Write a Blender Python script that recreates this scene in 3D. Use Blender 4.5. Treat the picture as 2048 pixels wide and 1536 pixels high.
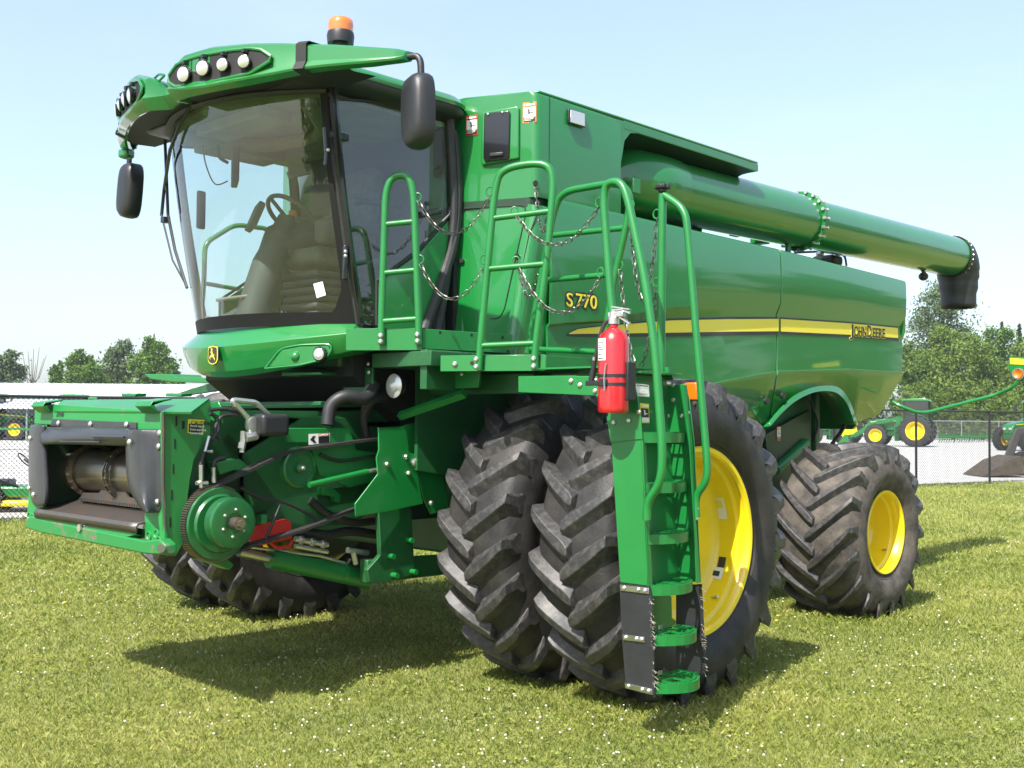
import bpy, bmesh, math, random
import numpy as np
from mathutils import Vector, Matrix
PI = math.pi
R = math.radians
random.seed(7)
rng = np.random.default_rng(11)
scene = bpy.context.scene
COL = scene.collection
for o in list(bpy.data.objects):
    bpy.data.objects.remove(o)

# ---------------------------------------------------------------- camera
CAMP = Vector((6.3763, -5.6745, 1.6907))
YAW, PIT, ROL, FPX = 0.75728, 0.03078, 0.00806, 2215.146
Fv = Vector((-math.sin(YAW)*math.cos(PIT), math.cos(YAW)*math.cos(PIT), math.sin(PIT)))
_r = Fv.cross(Vector((0, 0, 1))).normalized()
_u = _r.cross(Fv)
Rv = _r*math.cos(ROL) + _u*math.sin(ROL)
Uv = _u*math.cos(ROL) - _r*math.sin(ROL)
cam_d = bpy.data.cameras.new('camera')
cam = bpy.data.objects.new('camera', cam_d)
COL.objects.link(cam)
m3 = Matrix((Rv, Uv, -Fv)).transposed()
cam.matrix_world = Matrix.Translation(CAMP) @ m3.to_4x4()
cam_d.sensor_width = 36.0
cam_d.lens = 36.0*FPX/2048.0
cam_d.clip_end = 3000
cam_d.clip_start = 0.05
scene.camera = cam

# ---------------------------------------------------------------- world, sun, exposure
SUN_DIR = Vector((0.19, -0.79, 1.0)).normalized()
w = bpy.data.worlds.new('World')
scene.world = w
w.use_nodes = True
nt = w.node_tree
nt.nodes.clear()
sky = nt.nodes.new('ShaderNodeTexSky')
sky.sky_type = 'NISHITA'
sky.sun_disc = False
sky.sun_elevation = math.asin(SUN_DIR.z)
sky.sun_rotation = math.atan2(SUN_DIR.x, SUN_DIR.y)
sky.air_density = 1.0
sky.dust_density = 2.2
sky.ozone_density = 1.0
bg = nt.nodes.new('ShaderNodeBackground')
bg.inputs['Strength'].default_value = 0.138
wo = nt.nodes.new('ShaderNodeOutputWorld')
# faint high cloud veil, a slight whitening of the sky by direction
tc = nt.nodes.new('ShaderNodeTexCoord')
mp = nt.nodes.new('ShaderNodeMapping'); mp.inputs['Scale'].default_value = (1.2, 1.2, 4.5)
nz = nt.nodes.new('ShaderNodeTexNoise'); nz.inputs['Scale'].default_value = 2.3; nz.inputs['Detail'].default_value = 6; nz.inputs['Roughness'].default_value = .6
rp = nt.nodes.new('ShaderNodeValToRGB')
rp.color_ramp.elements[0].position = .5; rp.color_ramp.elements[0].color = (.30, .30, .30, 1)
rp.color_ramp.elements[1].position = .85; rp.color_ramp.elements[1].color = (.55, .55, .55, 1)
mxs = nt.nodes.new('ShaderNodeMix'); mxs.data_type = 'RGBA'
nt.links.new(tc.outputs['Generated'], mp.inputs['Vector'])
nt.links.new(mp.outputs[0], nz.inputs['Vector'])
nt.links.new(nz.outputs[0], rp.inputs[0])
nt.links.new(rp.outputs[0], mxs.inputs[0])
nt.links.new(sky.outputs[0], mxs.inputs[6])
mxs.inputs[7].default_value = (3.15, 3.7, 4.2, 1)
nt.links.new(mxs.outputs[2], bg.inputs[0])
nt.links.new(bg.outputs[0], wo.inputs[0])
sd = bpy.data.lights.new('sun', 'SUN')
sd.energy = 4.6
sd.angle = R(0.55)
sd.color = (1.0, .95, .87)
sun = bpy.data.objects.new('sun', sd)
COL.objects.link(sun)
sun.rotation_euler = (-SUN_DIR).to_track_quat('-Z', 'Y').to_euler()
sun.location = SUN_DIR*60
scene.view_settings.view_transform = 'Standard'
scene.view_settings.look = 'None'
scene.view_settings.exposure = 1.12
scene.view_settings.gamma = 1.0
scene.render.engine = 'CYCLES'
scene.cycles.max_bounces = 10
scene.cycles.transparent_max_bounces = 24
scene.cycles.use_denoising = True

# ---------------------------------------------------------------- pixel -> place on a known plane (photo pixels, 2048 wide)
def ray(px, py):
    return Fv + Rv*((px-1024)/FPX) - Uv*((py-768)/FPX)
def PX(px, py, v):
    d = ray(px, py); return CAMP + d*((v-CAMP.x)/d.x)
def PY(px, py, v):
    d = ray(px, py); return CAMP + d*((v-CAMP.y)/d.y)
def PZ(px, py, v):
    d = ray(px, py); return CAMP + d*((v-CAMP.z)/d.z)
def PV(px, py, a, b):
    n = Vector((b[1]-a[1], a[0]-b[0], 0)); d = ray(px, py)
    return CAMP + d*(n.dot(Vector((a[0], a[1], 0))-CAMP)/n.dot(d))
def PD(px, py, dist):
    d = ray(px, py); return CAMP + d*dist
def PG(px, py, g, lo=2., hi=16.):
    d = ray(px, py)
    def v(t):
        P = CAMP+d*t; return P.y-g(P.x)
    n = 400; prev = v(lo); pt = lo
    for i in range(1, n+1):
        t = lo+(hi-lo)*i/n; c = v(t)
        if prev*c <= 0:
            a, b = pt, t
            for _ in range(25):
                m = (a+b)/2
                if v(a)*v(m) <= 0: b = m
                else: a = m
            return CAMP+d*a
        prev, pt = c, t
    return None

# ---------------------------------------------------------------- materials
MATS = {}
def nodes_of(name):
    m = bpy.data.materials.new(name); m.use_nodes = True
    t = m.node_tree; b = t.nodes['Principled BSDF']
    MATS[name] = m
    return m, t, b
def mat(name, col, rough=.5, metal=0., coat=0., var=.0, vscale=3., col2=None, bump=0., bscale=60., spec=.5, thr=(.35, .7), coatr=.04):
    m, t, b = nodes_of(name)
    b.inputs['Base Color'].default_value = (*col, 1)
    b.inputs['Roughness'].default_value = rough
    b.inputs['Metallic'].default_value = metal
    b.inputs['Coat Weight'].default_value = coat
    b.inputs['Coat Roughness'].default_value = coatr
    b.inputs['Specular IOR Level'].default_value = spec
    if col2 is not None or var or bump:
        tcn = t.nodes.new('ShaderNodeTexCoord')
    if col2 is not None or var:
        n = t.nodes.new('ShaderNodeTexNoise'); n.inputs['Scale'].default_value = vscale; n.inputs['Detail'].default_value = 7; n.inputs['Roughness'].default_value = .62
        t.links.new(tcn.outputs['Object'], n.inputs['Vector'])
        r = t.nodes.new('ShaderNodeValToRGB')
        c2 = col2 if col2 is not None else tuple(min(1, c*(1+var)) for c in col)
        c1 = col if col2 is not None else tuple(c*(1-var) for c in col)
        r.color_ramp.elements[0].position = thr[0]; r.color_ramp.elements[0].color = (*c1, 1)
        r.color_ramp.elements[1].position = thr[1]; r.color_ramp.elements[1].color = (*c2, 1)
        t.links.new(n.outputs[0], r.inputs[0]); t.links.new(r.outputs[0], b.inputs['Base Color'])
    if bump:
        n2 = t.nodes.new('ShaderNodeTexNoise'); n2.inputs['Scale'].default_value = bscale; n2.inputs['Detail'].default_value = 4
        t.links.new(tcn.outputs['Object'], n2.inputs['Vector'])
        bp = t.nodes.new('ShaderNodeBump'); bp.inputs['Strength'].default_value = bump; bp.inputs['Distance'].default_value = .01
        t.links.new(n2.outputs[0], bp.inputs['Height']); t.links.new(bp.outputs[0], b.inputs['Normal'])
    return m
GREEN = (.004, .158, .027)
mat('paint', GREEN, .36, coat=1., var=.05, vscale=1.5, bump=.012, bscale=2.2, coatr=.05)
mat('paint_flat', (.005, .148, .027), .42, coat=.4, coatr=.15, col2=(.006, .17, .032), vscale=5)
mat('paint_mid', (.005, .10, .022), .4, coat=.5, coatr=.12)
mat('paint_rusty', (.009, .17, .036), .5, coat=.2, coatr=.3, col2=(.15, .115, .085), vscale=7, thr=(.52, .62))
mat('paint_grimy_shaded', (.004, .075, .017), .5, coat=.25, coatr=.25, col2=(.02, .10, .032), vscale=6, thr=(.45, .8))  # grimy green, colour also darkened for the shade under the cab
mat('paint_worn', (.009, .20, .042), .5, coat=.2, coatr=.3, col2=(.14, .13, .10), vscale=11, thr=(.60, .74))
mat('paint_shaded', (.002, .026, .007), .5, coat=.3, coatr=.2)  # near-black copy of the green; shade of recesses and undersides in its colour
mat('yellow', (.82, .61, .008), .33, coat=.6, var=.05, vscale=4, coatr=.12)
mat('decal_yellow', (.78, .65, .035), .4, coat=.5, coatr=.08)
mat('decal_black', (.012, .012, .012), .4, coat=.4)
mat('decal_white', (.75, .76, .72), .4)
mat('decal_red', (.45, .02, .015), .4)
mat('decal_orange', (.75, .22, .02), .4)
mat('black_plastic', (.015, .016, .018), .42, var=.1, vscale=20, bump=.15, bscale=300)
mat('black_gloss', (.006, .006, .007), .2, coat=.5)
mat('frit', (.006, .006, .006), .6, spec=.25)
mat('black_rubber', (.018, .019, .021), .5, var=.2, vscale=12)
mat('shroud', (.03, .032, .037), .36, var=.15, vscale=8, bump=.1, bscale=40)
mat('dark', (.006, .007, .007), .7)
mat('belt', (.02, .019, .018), .7, var=.3, vscale=50)
mat('steel', (.55, .55, .53), .28, metal=1., var=.1, vscale=12)
mat('steel_dark', (.20, .19, .17), .30, metal=.8, col2=(.30, .22, .15), vscale=6, thr=(.35, .75))
mat('steel_worn', (.10, .095, .09), .45, metal=.6, col2=(.20, .095, .04), vscale=14, thr=(.5, .78), bump=.1)
mat('zinc', (.62, .62, .60), .35, metal=.9, var=.1, vscale=30)
mat('chain', (.10, .095, .08), .42, metal=.8, col2=(.5, .5, .48), vscale=18, thr=(.45, .8))
mat('red', (.42, .006, .010), .3, coat=.8, col2=(.33, .02, .02), vscale=9, thr=(.55, .8))
mat('red_dull', (.50, .018, .012), .5)
mat('beige', (.20, .18, .145), .8, var=.15, vscale=8)
mat('headliner', (.15, .16, .09), .85, var=.2, vscale=4)
mat('cab_grey', (.058, .055, .053), .7, var=.1)
mat('seat_fabric', (.095, .09, .075), .9, var=.2, vscale=20)
mat('screen', (.01, .05, .03), .15, coat=.8)
mat('mirror_glass', (.8, .8, .8), .03, metal=1.)
mat('tyre', (.013, .013, .014), .58, col2=(.042, .038, .035), vscale=5, thr=(.38, .72), bump=.25, bscale=55, spec=.4)
mat('tyre_dusty', (.034, .032, .030), .75, col2=(.13, .112, .094), vscale=7, thr=(.32, .70), bump=.35, bscale=40, spec=.3)
mat('lug', (.028, .028, .030), .50, col2=(.105, .098, .088), vscale=24, thr=(.44, .82), bump=.10, bscale=50, spec=.45)
mat('post_black', (.012, .012, .013), .4)
mat('galv', (.38, .39, .40), .45, metal=.6)
mat('roof_white', (.50, .53, .55), .5, var=.04)
mat('wall_teal', (.16, .24, .24), .6)
mat('far_dark', (.02, .035, .03), .7)
mat('gravel', (.34, .335, .32), .95, col2=(.50, .495, .48), vscale=2.6, bump=.8, bscale=14)
mat('bark', (.10, .085, .07), .9, var=.3, vscale=8)
mat('bucket_rust', (.035, .028, .022), .7, col2=(.10, .075, .045), vscale=6)
mat('loader_orange', (.75, .33, .01), .45, coat=.3)
mat('flower_white', (.55, .54, .47), .8)
mat('flower_yellow', (.80, .58, .01), .7)

def glass(name, tint, refl=1.0, dust=0.0, ior=1.6):
    m, t, b = nodes_of(name)
    t.nodes.remove(b)
    out = t.nodes['Material Output']
    tr = t.nodes.new('ShaderNodeBsdfTransparent'); tr.inputs[0].default_value = (*tint, 1)
    gl = t.nodes.new('ShaderNodeBsdfGlossy'); gl.inputs['Roughness'].default_value = .01
    gl.inputs[0].default_value = (refl, refl, refl, 1)
    fr = t.nodes.new('ShaderNodeFresnel')
    ge = t.nodes.new('ShaderNodeNewGeometry'); mr = t.nodes.new('ShaderNodeMapRange'); mr.inputs[3].default_value = ior; mr.inputs[4].default_value = 1/ior
    t.links.new(ge.outputs['Backfacing'], mr.inputs[0]); t.links.new(mr.outputs[0], fr.inputs[0])
    mx = t.nodes.new('ShaderNodeMixShader')
    t.links.new(fr.outputs[0], mx.inputs[0]); t.links.new(tr.outputs[0], mx.inputs[1]); t.links.new(gl.outputs[0], mx.inputs[2])
    last = mx
    if dust:
        df = t.nodes.new('ShaderNodeBsdfDiffuse'); df.inputs[0].default_value = (.36, .35, .32, 1)
        n = t.nodes.new('ShaderNodeTexNoise'); n.inputs['Scale'].default_value = 2.2; n.inputs['Detail'].default_value = 8; n.inputs['Roughness'].default_value = .65
        tcn = t.nodes.new('ShaderNodeTexCoord'); t.links.new(tcn.outputs['Object'], n.inputs['Vector'])
        r = t.nodes.new('ShaderNodeMapRange'); r.inputs[1].default_value = .35; r.inputs[2].default_value = .75; r.inputs[3].default_value = dust*.35; r.inputs[4].default_value = dust
        t.links.new(n.outputs[0], r.inputs[0])
        m2 = t.nodes.new('ShaderNodeMixShader')
        t.links.new(r.outputs[0], m2.inputs[0]); t.links.new(mx.outputs[0], m2.inputs[1]); t.links.new(df.outputs[0], m2.inputs[2]); last = m2
    t.links.new(last.outputs[0], out.inputs[0])
    return m
glass('windshield_glass', (.82, .93, .90), 1.0, .035, 1.75)
glass('side_glass', (.80, .88, .84), 1.0, .05, 1.85)
glass('clear_cover', (.85, .85, .85), 1.)
def lampmat(name, col, rough=.12, tr=.0):
    m = mat(name, col, rough, coat=1., spec=.8)
    m.node_tree.nodes['Principled BSDF'].inputs['Transmission Weight'].default_value = tr
    return m
lampmat('lamp_lens', (.60, .61, .60), .2)
mat('dark_glass', (.012, .018, .018), .08, coat=1.)
lampmat('amber', (.85, .20, .01), .15, .25)
MATS['lamp_lens'].node_tree.nodes['Principled BSDF'].inputs['Metallic'].default_value = .45

def attr_mat(name, stops, rough=.75, transl=.25, attr='var'):
    m, t, b = nodes_of(name)
    a = t.nodes.new('ShaderNodeAttribute'); a.attribute_name = attr
    r = t.nodes.new('ShaderNodeValToRGB'); r.color_ramp.elements[0].position = stops[0][0]; r.color_ramp.elements[0].color = (*stops[0][1], 1)
    r.color_ramp.elements[1].position = stops[-1][0]; r.color_ramp.elements[1].color = (*stops[-1][1], 1)
    for s in stops[1:-1]:
        e = r.color_ramp.elements.new(s[0]); e.color = (*s[1], 1)
    t.links.new(a.outputs['Fac'], r.inputs[0]); t.links.new(r.outputs[0], b.inputs['Base Color'])
    b.inputs['Roughness'].default_value = rough; b.inputs['Specular IOR Level'].default_value = .25
    if transl:
        tl = t.nodes.new('ShaderNodeBsdfTranslucent'); t.links.new(r.outputs[0], tl.inputs[0])
        mx = t.nodes.new('ShaderNodeMixShader'); mx.inputs[0].default_value = transl
        t.links.new(b.outputs[0], mx.inputs[1]); t.links.new(tl.outputs[0], mx.inputs[2])
        t.links.new(mx.outputs[0], t.nodes['Material Output'].inputs[0])
    return m
attr_mat('leaf_mid', [(0, (.040, .085, .012)), (.5, (.075, .150, .018)), (1, (.130, .22, .034))])
attr_mat('leaf_bright', [(0, (.055, .105, .014)), (.5, (.110, .175, .028)), (1, (.18, .25, .045))])
attr_mat('leaf_silver', [(0, (.050, .085, .030)), (.5, (.095, .145, .055)), (1, (.17, .22, .10))])
attr_mat('leaf_spruce', [(0, (.020, .045, .018)), (.5, (.036, .07, .03)), (1, (.06, .10, .045))], transl=.1)
attr_mat('grass_blade', [(0, (.095, .145, .022)), (.35, (.25, .295, .055)), (.7, (.45, .44, .14)), (1, (.66, .60, .32))], rough=.6, transl=.42)

# ---------------------------------------------------------------- mesh builder
class MB:
    def __init__(s): s.v = []; s.f = []; s.mi = []
    def add(s, vs, fs):
        n = len(s.v); s.v += [tuple(v) for v in vs]
        s.f += [tuple(i+n for i in f) for f in fs]; return s
    def box(s, c, d, rot=None):
        h = Vector(d)/2
        vs = [Vector((sx*h.x, sy*h.y, sz*h.z)) for sz in (-1, 1) for sx, sy in ((-1, -1), (1, -1), (1, 1), (-1, 1))]
        if rot is not None: vs = [rot @ v for v in vs]
        c = Vector(c)
        return s.add([c+v for v in vs], [(3, 2, 1, 0), (4, 5, 6, 7), (0, 1, 5, 4), (1, 2, 6, 5), (2, 3, 7, 6), (3, 0, 4, 7)])
    def bx(s, x0, x1, y0, y1, z0, z1):
        return s.box(((x0+x1)/2, (y0+y1)/2, (z0+z1)/2), (abs(x1-x0), abs(y1-y0), abs(z1-z0)))
    def prism(s, pts, ext):
        n = len(pts); e = Vector(ext); pts = [Vector(p) for p in pts]
        nn = Vector((0, 0, 0))
        for i in range(n): nn += pts[i].cross(pts[(i+1) % n])
        if nn.dot(e) > 0: pts = pts[::-1]
        return s.add(pts+[p+e for p in pts], [tuple(range(n)), tuple(range(2*n-1, n-1, -1))] + [(i, i+n, (i+1) % n+n, (i+1) % n) for i in range(n)])
    def tube(s, path, r, seg=10, cap=True, closed=False):
        path = [Vector(p) for p in path]; n = len(path)
        rr = r if isinstance(r, (list, tuple)) else [r]*n
        vs = []; up = None
        for i, p in enumerate(path):
            if closed: d = (path[(i+1) % n]-path[i-1])
            else: d = (path[min(i+1, n-1)]-path[max(i-1, 0)])
            d = d.normalized() if d.length > 1e-9 else Vector((0, 0, 1))
            if up is None:
                a = Vector((0, 0, 1)) if abs(d.z) < .9 else Vector((1, 0, 0))
                up = (a - d*a.dot(d)).normalized()
            else:
                up = up - d*up.dot(d); up = up.normalized()
            q = d.cross(up)
            for k in range(seg):
                t = 2*PI*k/seg
                vs.append(p + (up*math.cos(t)+q*math.sin(t))*rr[i])
        fs = []
        for i in range(n if closed else n-1):
            j = (i+1) % n
            for k in range(seg):
                l = (k+1) % seg
                fs.append((i*seg+k, i*seg+l, j*seg+l, j*seg+k))
        if cap and not closed:
            fs.append(tuple(range(seg-1, -1, -1))); fs.append(tuple((n-1)*seg+k for k in range(seg)))
        return s.add(vs, fs)
    def cyl(s, a, b, r, seg=16, r2=None):
        return s.tube([a, b], [r, r if r2 is None else r2], seg)
    def lathe(s, prof, c, axis='X', seg=48, a0=0, a1=2*PI):
        full = abs(a1-a0-2*PI) < 1e-6
        ns = seg if full else seg+1
        vs = []
        for k in range(ns):
            t = a0+(a1-a0)*k/seg
            for (h, r) in prof:
                if axis == 'X': vs.append((c[0]+h, c[1]+r*math.cos(t), c[2]+r*math.sin(t)))
                elif axis == 'Z': vs.append((c[0]+r*math.cos(t), c[1]+r*math.sin(t), c[2]+h))
                else: vs.append((c[0]+r*math.sin(t), c[1]+h, c[2]+r*math.cos(t)))
        m = len(prof); fs = []
        for k in range(seg):
            k2 = (k+1) % ns
            for i in range(m-1):
                fs.append((k*m+i, k*m+i+1, k2*m+i+1, k2*m+i))
        return s.add(vs, fs)
    def sphere(s, c, r, sc=(1, 1, 1), nu=14, nv=8, v0=-PI/2, v1=PI/2):
        vs = []; fs = []
        for j in range(nv+1):
            a = v0+(v1-v0)*j/nv
            for i in range(nu):
                b = 2*PI*i/nu
                vs.append((c[0]+r*sc[0]*math.cos(a)*math.cos(b), c[1]+r*sc[1]*math.cos(a)*math.sin(b), c[2]+r*sc[2]*math.sin(a)))
        for j in range(nv):
            for i in range(nu):
                k = (i+1) % nu
                fs.append((j*nu+i, j*nu+k, (j+1)*nu+k, (j+1)*nu+i))
        return s.add(vs, fs)
    def grid(s, rows):
        m = len(rows[0]); vs = [p for r in rows for p in r]; fs = []
        for i in range(len(rows)-1):
            for j in range(m-1):
                fs.append((i*m+j, i*m+j+1, (i+1)*m+j+1, (i+1)*m+j))
        return s.add(vs, fs)
    def split(s, name, material, parent=None, **k):
        par = list(range(len(s.v)))
        def find(a):
            while par[a] != a:
                par[a] = par[par[a]]; a = par[a]
            return a
        for f in s.f:
            for q in f[1:]: par[find(q)] = find(f[0])
        groups = {}
        for f in s.f: groups.setdefault(find(f[0]), []).append(f)
        out = []
        for fs in groups.values():
            ids = sorted({q for f in fs for q in f}); mp_ = {q: i for i, q in enumerate(ids)}
            m = MB(); m.v = [s.v[q] for q in ids]; m.f = [tuple(mp_[q] for q in f) for f in fs]
            out.append(m.build(name, material, parent, **k))
        return out
    def bolt(s, p, n, r=.012, h=.010):
        p = Vector(p); n = Vector(n).normalized()
        s.tube([p, p+n*h*.5, p+n*h], [r, r, r*.55], 8)
        return s
    def build(s, name, material, parent=None, smooth=35, bevel=0, solid=0, sub=0, seg=2):
        me = bpy.data.meshes.new(name)
        me.from_pydata(s.v, [], s.f); me.update()
        if not isinstance(material, (list, tuple)): material = [material]
        for q in material: me.materials.append(MATS[q])
        bm = bmesh.new(); bm.from_mesh(me)
        bmesh.ops.remove_doubles(bm, verts=bm.verts, dist=1e-5)
        bmesh.ops.recalc_face_normals(bm, faces=bm.faces)
        bm.to_mesh(me); bm.free()
        if smooth:
            for p in me.polygons: p.use_smooth = True
            me.set_sharp_from_angle(angle=R(smooth))
        o = bpy.data.objects.new(name, me); COL.objects.link(o)
        if parent is not None: o.parent = parent
        if solid:
            md = o.modifiers.new('s', 'SOLIDIFY'); md.thickness = solid; md.offset = -1
        if sub:
            md = o.modifiers.new('u', 'SUBSURF'); md.levels = sub; md.render_levels = sub
        if bevel:
            md = o.modifiers.new('b', 'BEVEL'); md.width = bevel; md.segments = seg; md.limit_method = 'ANGLE'; md.angle_limit = R(35)
        return o

def empty(name, loc=(0, 0, 0), rz=0, parent=None):
    o = bpy.data.objects.new(name, None); COL.objects.link(o)
    o.location = loc; o.rotation_euler = (0, 0, rz); o.empty_display_size = .2
    if parent is not None: o.parent = parent
    return o
def tag(o, label=None, cat=None, group=None, kind=None):
    if label: o['label'] = label
    if cat: o['category'] = cat
    if group: o['group'] = group
    if kind: o['kind'] = kind
    return o
def kids(o): return [c for c in bpy.data.objects if c.parent == o]
def copy_tree(o, parent=None):
    c = o.copy(); COL.objects.link(c)
    if parent is not None: c.parent = parent
    for ch in kids(o): copy_tree(ch, c)
    return c
def fillet(pts, d=.06, n=5):
    pts = [Vector(p) for p in pts]; out = [pts[0]]
    for i in range(1, len(pts)-1):
        a, b, c = pts[i-1], pts[i], pts[i+1]
        d1 = min(d, (a-b).length*.48); d2 = min(d, (c-b).length*.48)
        p = b+(a-b).normalized()*d1; q = b+(c-b).normalized()*d2
        for k in range(n+1):
            t = k/n; out.append(p*(1-t)**2 + b*2*t*(1-t) + q*t*t)
    out.append(pts[-1]); return out
def text(body, size, matn, origin, right, up, parent=None, name='lettering', depth=.0012, sx=1., bold=0.):
    cu = bpy.data.curves.new(name, 'FONT'); cu.body = body; cu.size = size; cu.extrude = depth; cu.offset = bold
    tmp = bpy.data.objects.new('tmp', cu); COL.objects.link(tmp)
    dg = bpy.context.evaluated_depsgraph_get(); dg.update()
    me = bpy.data.meshes.new_from_object(tmp.evaluated_get(dg))
    bpy.data.objects.remove(tmp)
    right = Vector(right).normalized(); up = Vector(up).normalized(); n = right.cross(up)
    M = Matrix((right*sx, up, n)).transposed()
    me.transform(Matrix.Translation(Vector(origin)) @ M.to_4x4())
    me.materials.clear(); me.materials.append(MATS[matn]); me.name = name
    o = bpy.data.objects.new(name, me); COL.objects.link(o)
    if parent is not None: o.parent = parent
    return o
def interp(poly, x):
    if x <= poly[0][0]: 
        a, b = poly[0], poly[1]
    elif x >= poly[-1][0]:
        a, b = poly[-2], poly[-1]
    else:
        for a, b in zip(poly, poly[1:]):
            if a[0] <= x <= b[0]: break
    return a[1]+(b[1]-a[1])*(x-a[0])/(b[0]-a[0])
def smoothpoly(pts, n=6):
    pts = [Vector(p) for p in pts]; out = []
    for i in range(len(pts)-1):
        p0 = pts[max(i-1, 0)]; p1 = pts[i]; p2 = pts[i+1]; p3 = pts[min(i+2, len(pts)-1)]
        for k in range(n):
            t = k/n
            out.append(.5*((2*p1)+(p2-p0)*t+(2*p0-5*p1+4*p2-p3)*t*t+(3*p1-p0-3*p2+p3)*t**3))
    out.append(pts[-1]); return out
# ================================================================ COMBINE HARVESTER
H = empty('combine_harvester')
tag(H, 'large green combine harvester with dual front tyres, yellow rims and no header, parked on grass', 'combine harvester')

# ---------------------------------------------------------------- wheels
def tyre_carcass(Rt, w, rim, lh, bul=1.09):
    hw = w/2; Rc = Rt-lh
    half = [(0, Rc), (hw*.45, Rc-.006), (hw*.78, Rc-.022), (hw*.93, Rc-.055), (hw*1.02, Rc-.12), (hw*bul, Rc-(Rc-rim)*.48), (hw*(bul-.03), rim+(Rc-rim)*.26),
            (hw*.93, rim+.045), (hw*.88, rim+.02), (hw*.86, rim-.01)]
    prof = [(-x, r) for x, r in half[::-1]] + half[1:]
    return prof, half
def make_wheel(Rt, w, rim, nl, lh, lwb, lwt, ang, rimprof, tmat, lmat, holes):
    W = empty('wheel', parent=H)
    prof, half = tyre_carcass(Rt, w, rim, lh)
    mb = MB(); mb.lathe(prof, (0, 0, 0), 'X', 96)
    # sidewall ribs
    for s in (-1, 1):
        for rr, xx in ((rim+.05, .945),):
            mb.lathe([(s*w/2*(xx-.02), rr-.012), (s*(w/2*xx+.006), rr), (s*w/2*(xx-.02), rr+.012)], (0, 0, 0), 'X', 96)
    hw = w/2; Rc = Rt-lh
    crown = [(x, r) for x, r in half]
    def carc(x):
        x = abs(x)
        for (a, ra), (b, rb) in zip(crown, crown[1:5]):
            if a <= x <= b: return ra+(rb-ra)*(x-a)/(b-a)
        return crown[4][1]
    lg = MB()
    pitch = 2*PI/nl
    for s in (-1, 1):
        for k in range(nl):
            a0 = k*pitch + (pitch/2 if s > 0 else 0)
            N = 9; rings = []
            path = [(1.035, Rc-.165, Rc-.19, -.0), (1.05, Rc-.07, Rc-.10, 0.)]
            for i in range(N+1):
                path.append((1.0-i/N*1.10, None, None, i/N))
            for (fx, rt, rb, t) in path:
                x = fx*hw
                if rt is None:
                    rb = carc(x)-.012; rt = Rt-.016*(x/hw)**2 - (.010 if t == 0 else 0)
                run = ang*(t**.82)
                wob = 1.0+.30*t
                a = a0 - run/Rt
                wb = lwb*(.85 if t == 0 and fx > 1 else 1)/2*wob; wt = lwt/2*wob*(1.1 if t < .08 else 1)
                if t >= .999: wb *= .75; wt *= .65
                skew = .012
                rings.append([(s*x, rb, a-wb/Rt), (s*x, rt, a-(wt-skew)/Rt), (s*x, rt, a+(wt+skew*.3)/Rt), (s*x, rb, a+wb/Rt)])
            vs = []
            for rg in rings:
                for (x, r, a) in rg: vs.append((x, -r*math.cos(a), r*math.sin(a)))
            fs = []
            for i in range(len(rings)-1):
                for j in range(3):
                    fs.append((i*4+j, i*4+j+1, (i+1)*4+j+1, (i+1)*4+j))
            fs.append((0, 1, 2, 3)); e = (len(rings)-1)*4; fs.append((e+3, e+2, e+1, e))
            lg.add(vs, fs)
    t = mb.build('tyre', tmat, W, smooth=50)
    lg.build('tread', lmat, W, smooth=28, bevel=.004, seg=2)
    rb = MB(); rb.lathe(rimprof, (0, 0, 0), 'X', 80)
    r = rb.build('rim', 'yellow', W, smooth=40)
    hb = MB()
    for k in range(holes[0]):
        a = 2*PI*k/holes[0]
        hb.bolt((holes[2], holes[1]*math.cos(a), holes[1]*math.sin(a)), (1, 0, 0), .018, .03)
    hb.cyl((holes[2]-.02, 0, 0), (holes[2]+.05, 0, 0), holes[1]*.62, 24)
    hb.build('hub', 'yellow', W)
    vb = MB(); vb.cyl((holes[3][0], holes[3][1], holes[3][2]), (holes[3][0]+.05, holes[3][1]*.96, holes[3][2]*.96), .009, 8)
    vb.build('valve', 'steel', W)
    return W
rp_f = [(.218, .535), (.236, .545), (.240, .568), (.228, .578), (.220, .560), (.205, .545), (.165, .540), (.150, .515), (.055, .503), (.030, .492), (.012, .470), (.0, .43), (-.012, .33), (.0, .24), (.02, .20), (.02, .02)]
rp_f = [(h+.025, r) for h, r in rp_f]
W0 = make_wheel(.9924, .56, .56, 22, .050, .165, .062, .225, rp_f + [(-.0, .0)], 'tyre', 'lug', (10, .17, .02, (.12, .30, -.41)))
back = MB(); back.lathe([(-.22, .575), (-.21, .55), (-.15, .52), (0, .50)], (0, 0, 0), 'X', 64); back.build('rim_back', 'yellow', W0)
W0.location = (2.342, 0, .953); W0.rotation_euler = (R(4), 0, 0)
for x, rx in ((1.565, 9), (-1.565, 2), (-2.342, 7)):
    c = copy_tree(W0, H); c.location = (x, 0, .953); c.rotation_euler = (R(rx), 0, PI if x < 0 else 0)
    if x < 0: c.rotation_euler = (R(-rx), 0, 0)
rp_r = [(.315, .335), (.335, .345), (.338, .358), (.326, .364), (.318, .350), (.300, .338), (.240, .332), (.222, .312), (.10, .300), (.05, .285), (.02, .25), (.0, .18), (.0, .12), (.03, .10), (.03, .0)]
WR = make_wheel(.773, .70, .352, 18, .045, .115, .055, .36, rp_r, 'tyre_dusty', 'lug', (8, .12, .02, (.19, .21, -.20)))
WR.location = (1.793, 3.56, .728); WR.rotation_euler = (R(5), 0, R(0))
c = copy_tree(WR, H); c.location = (-1.793, 3.56, .728)

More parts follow.
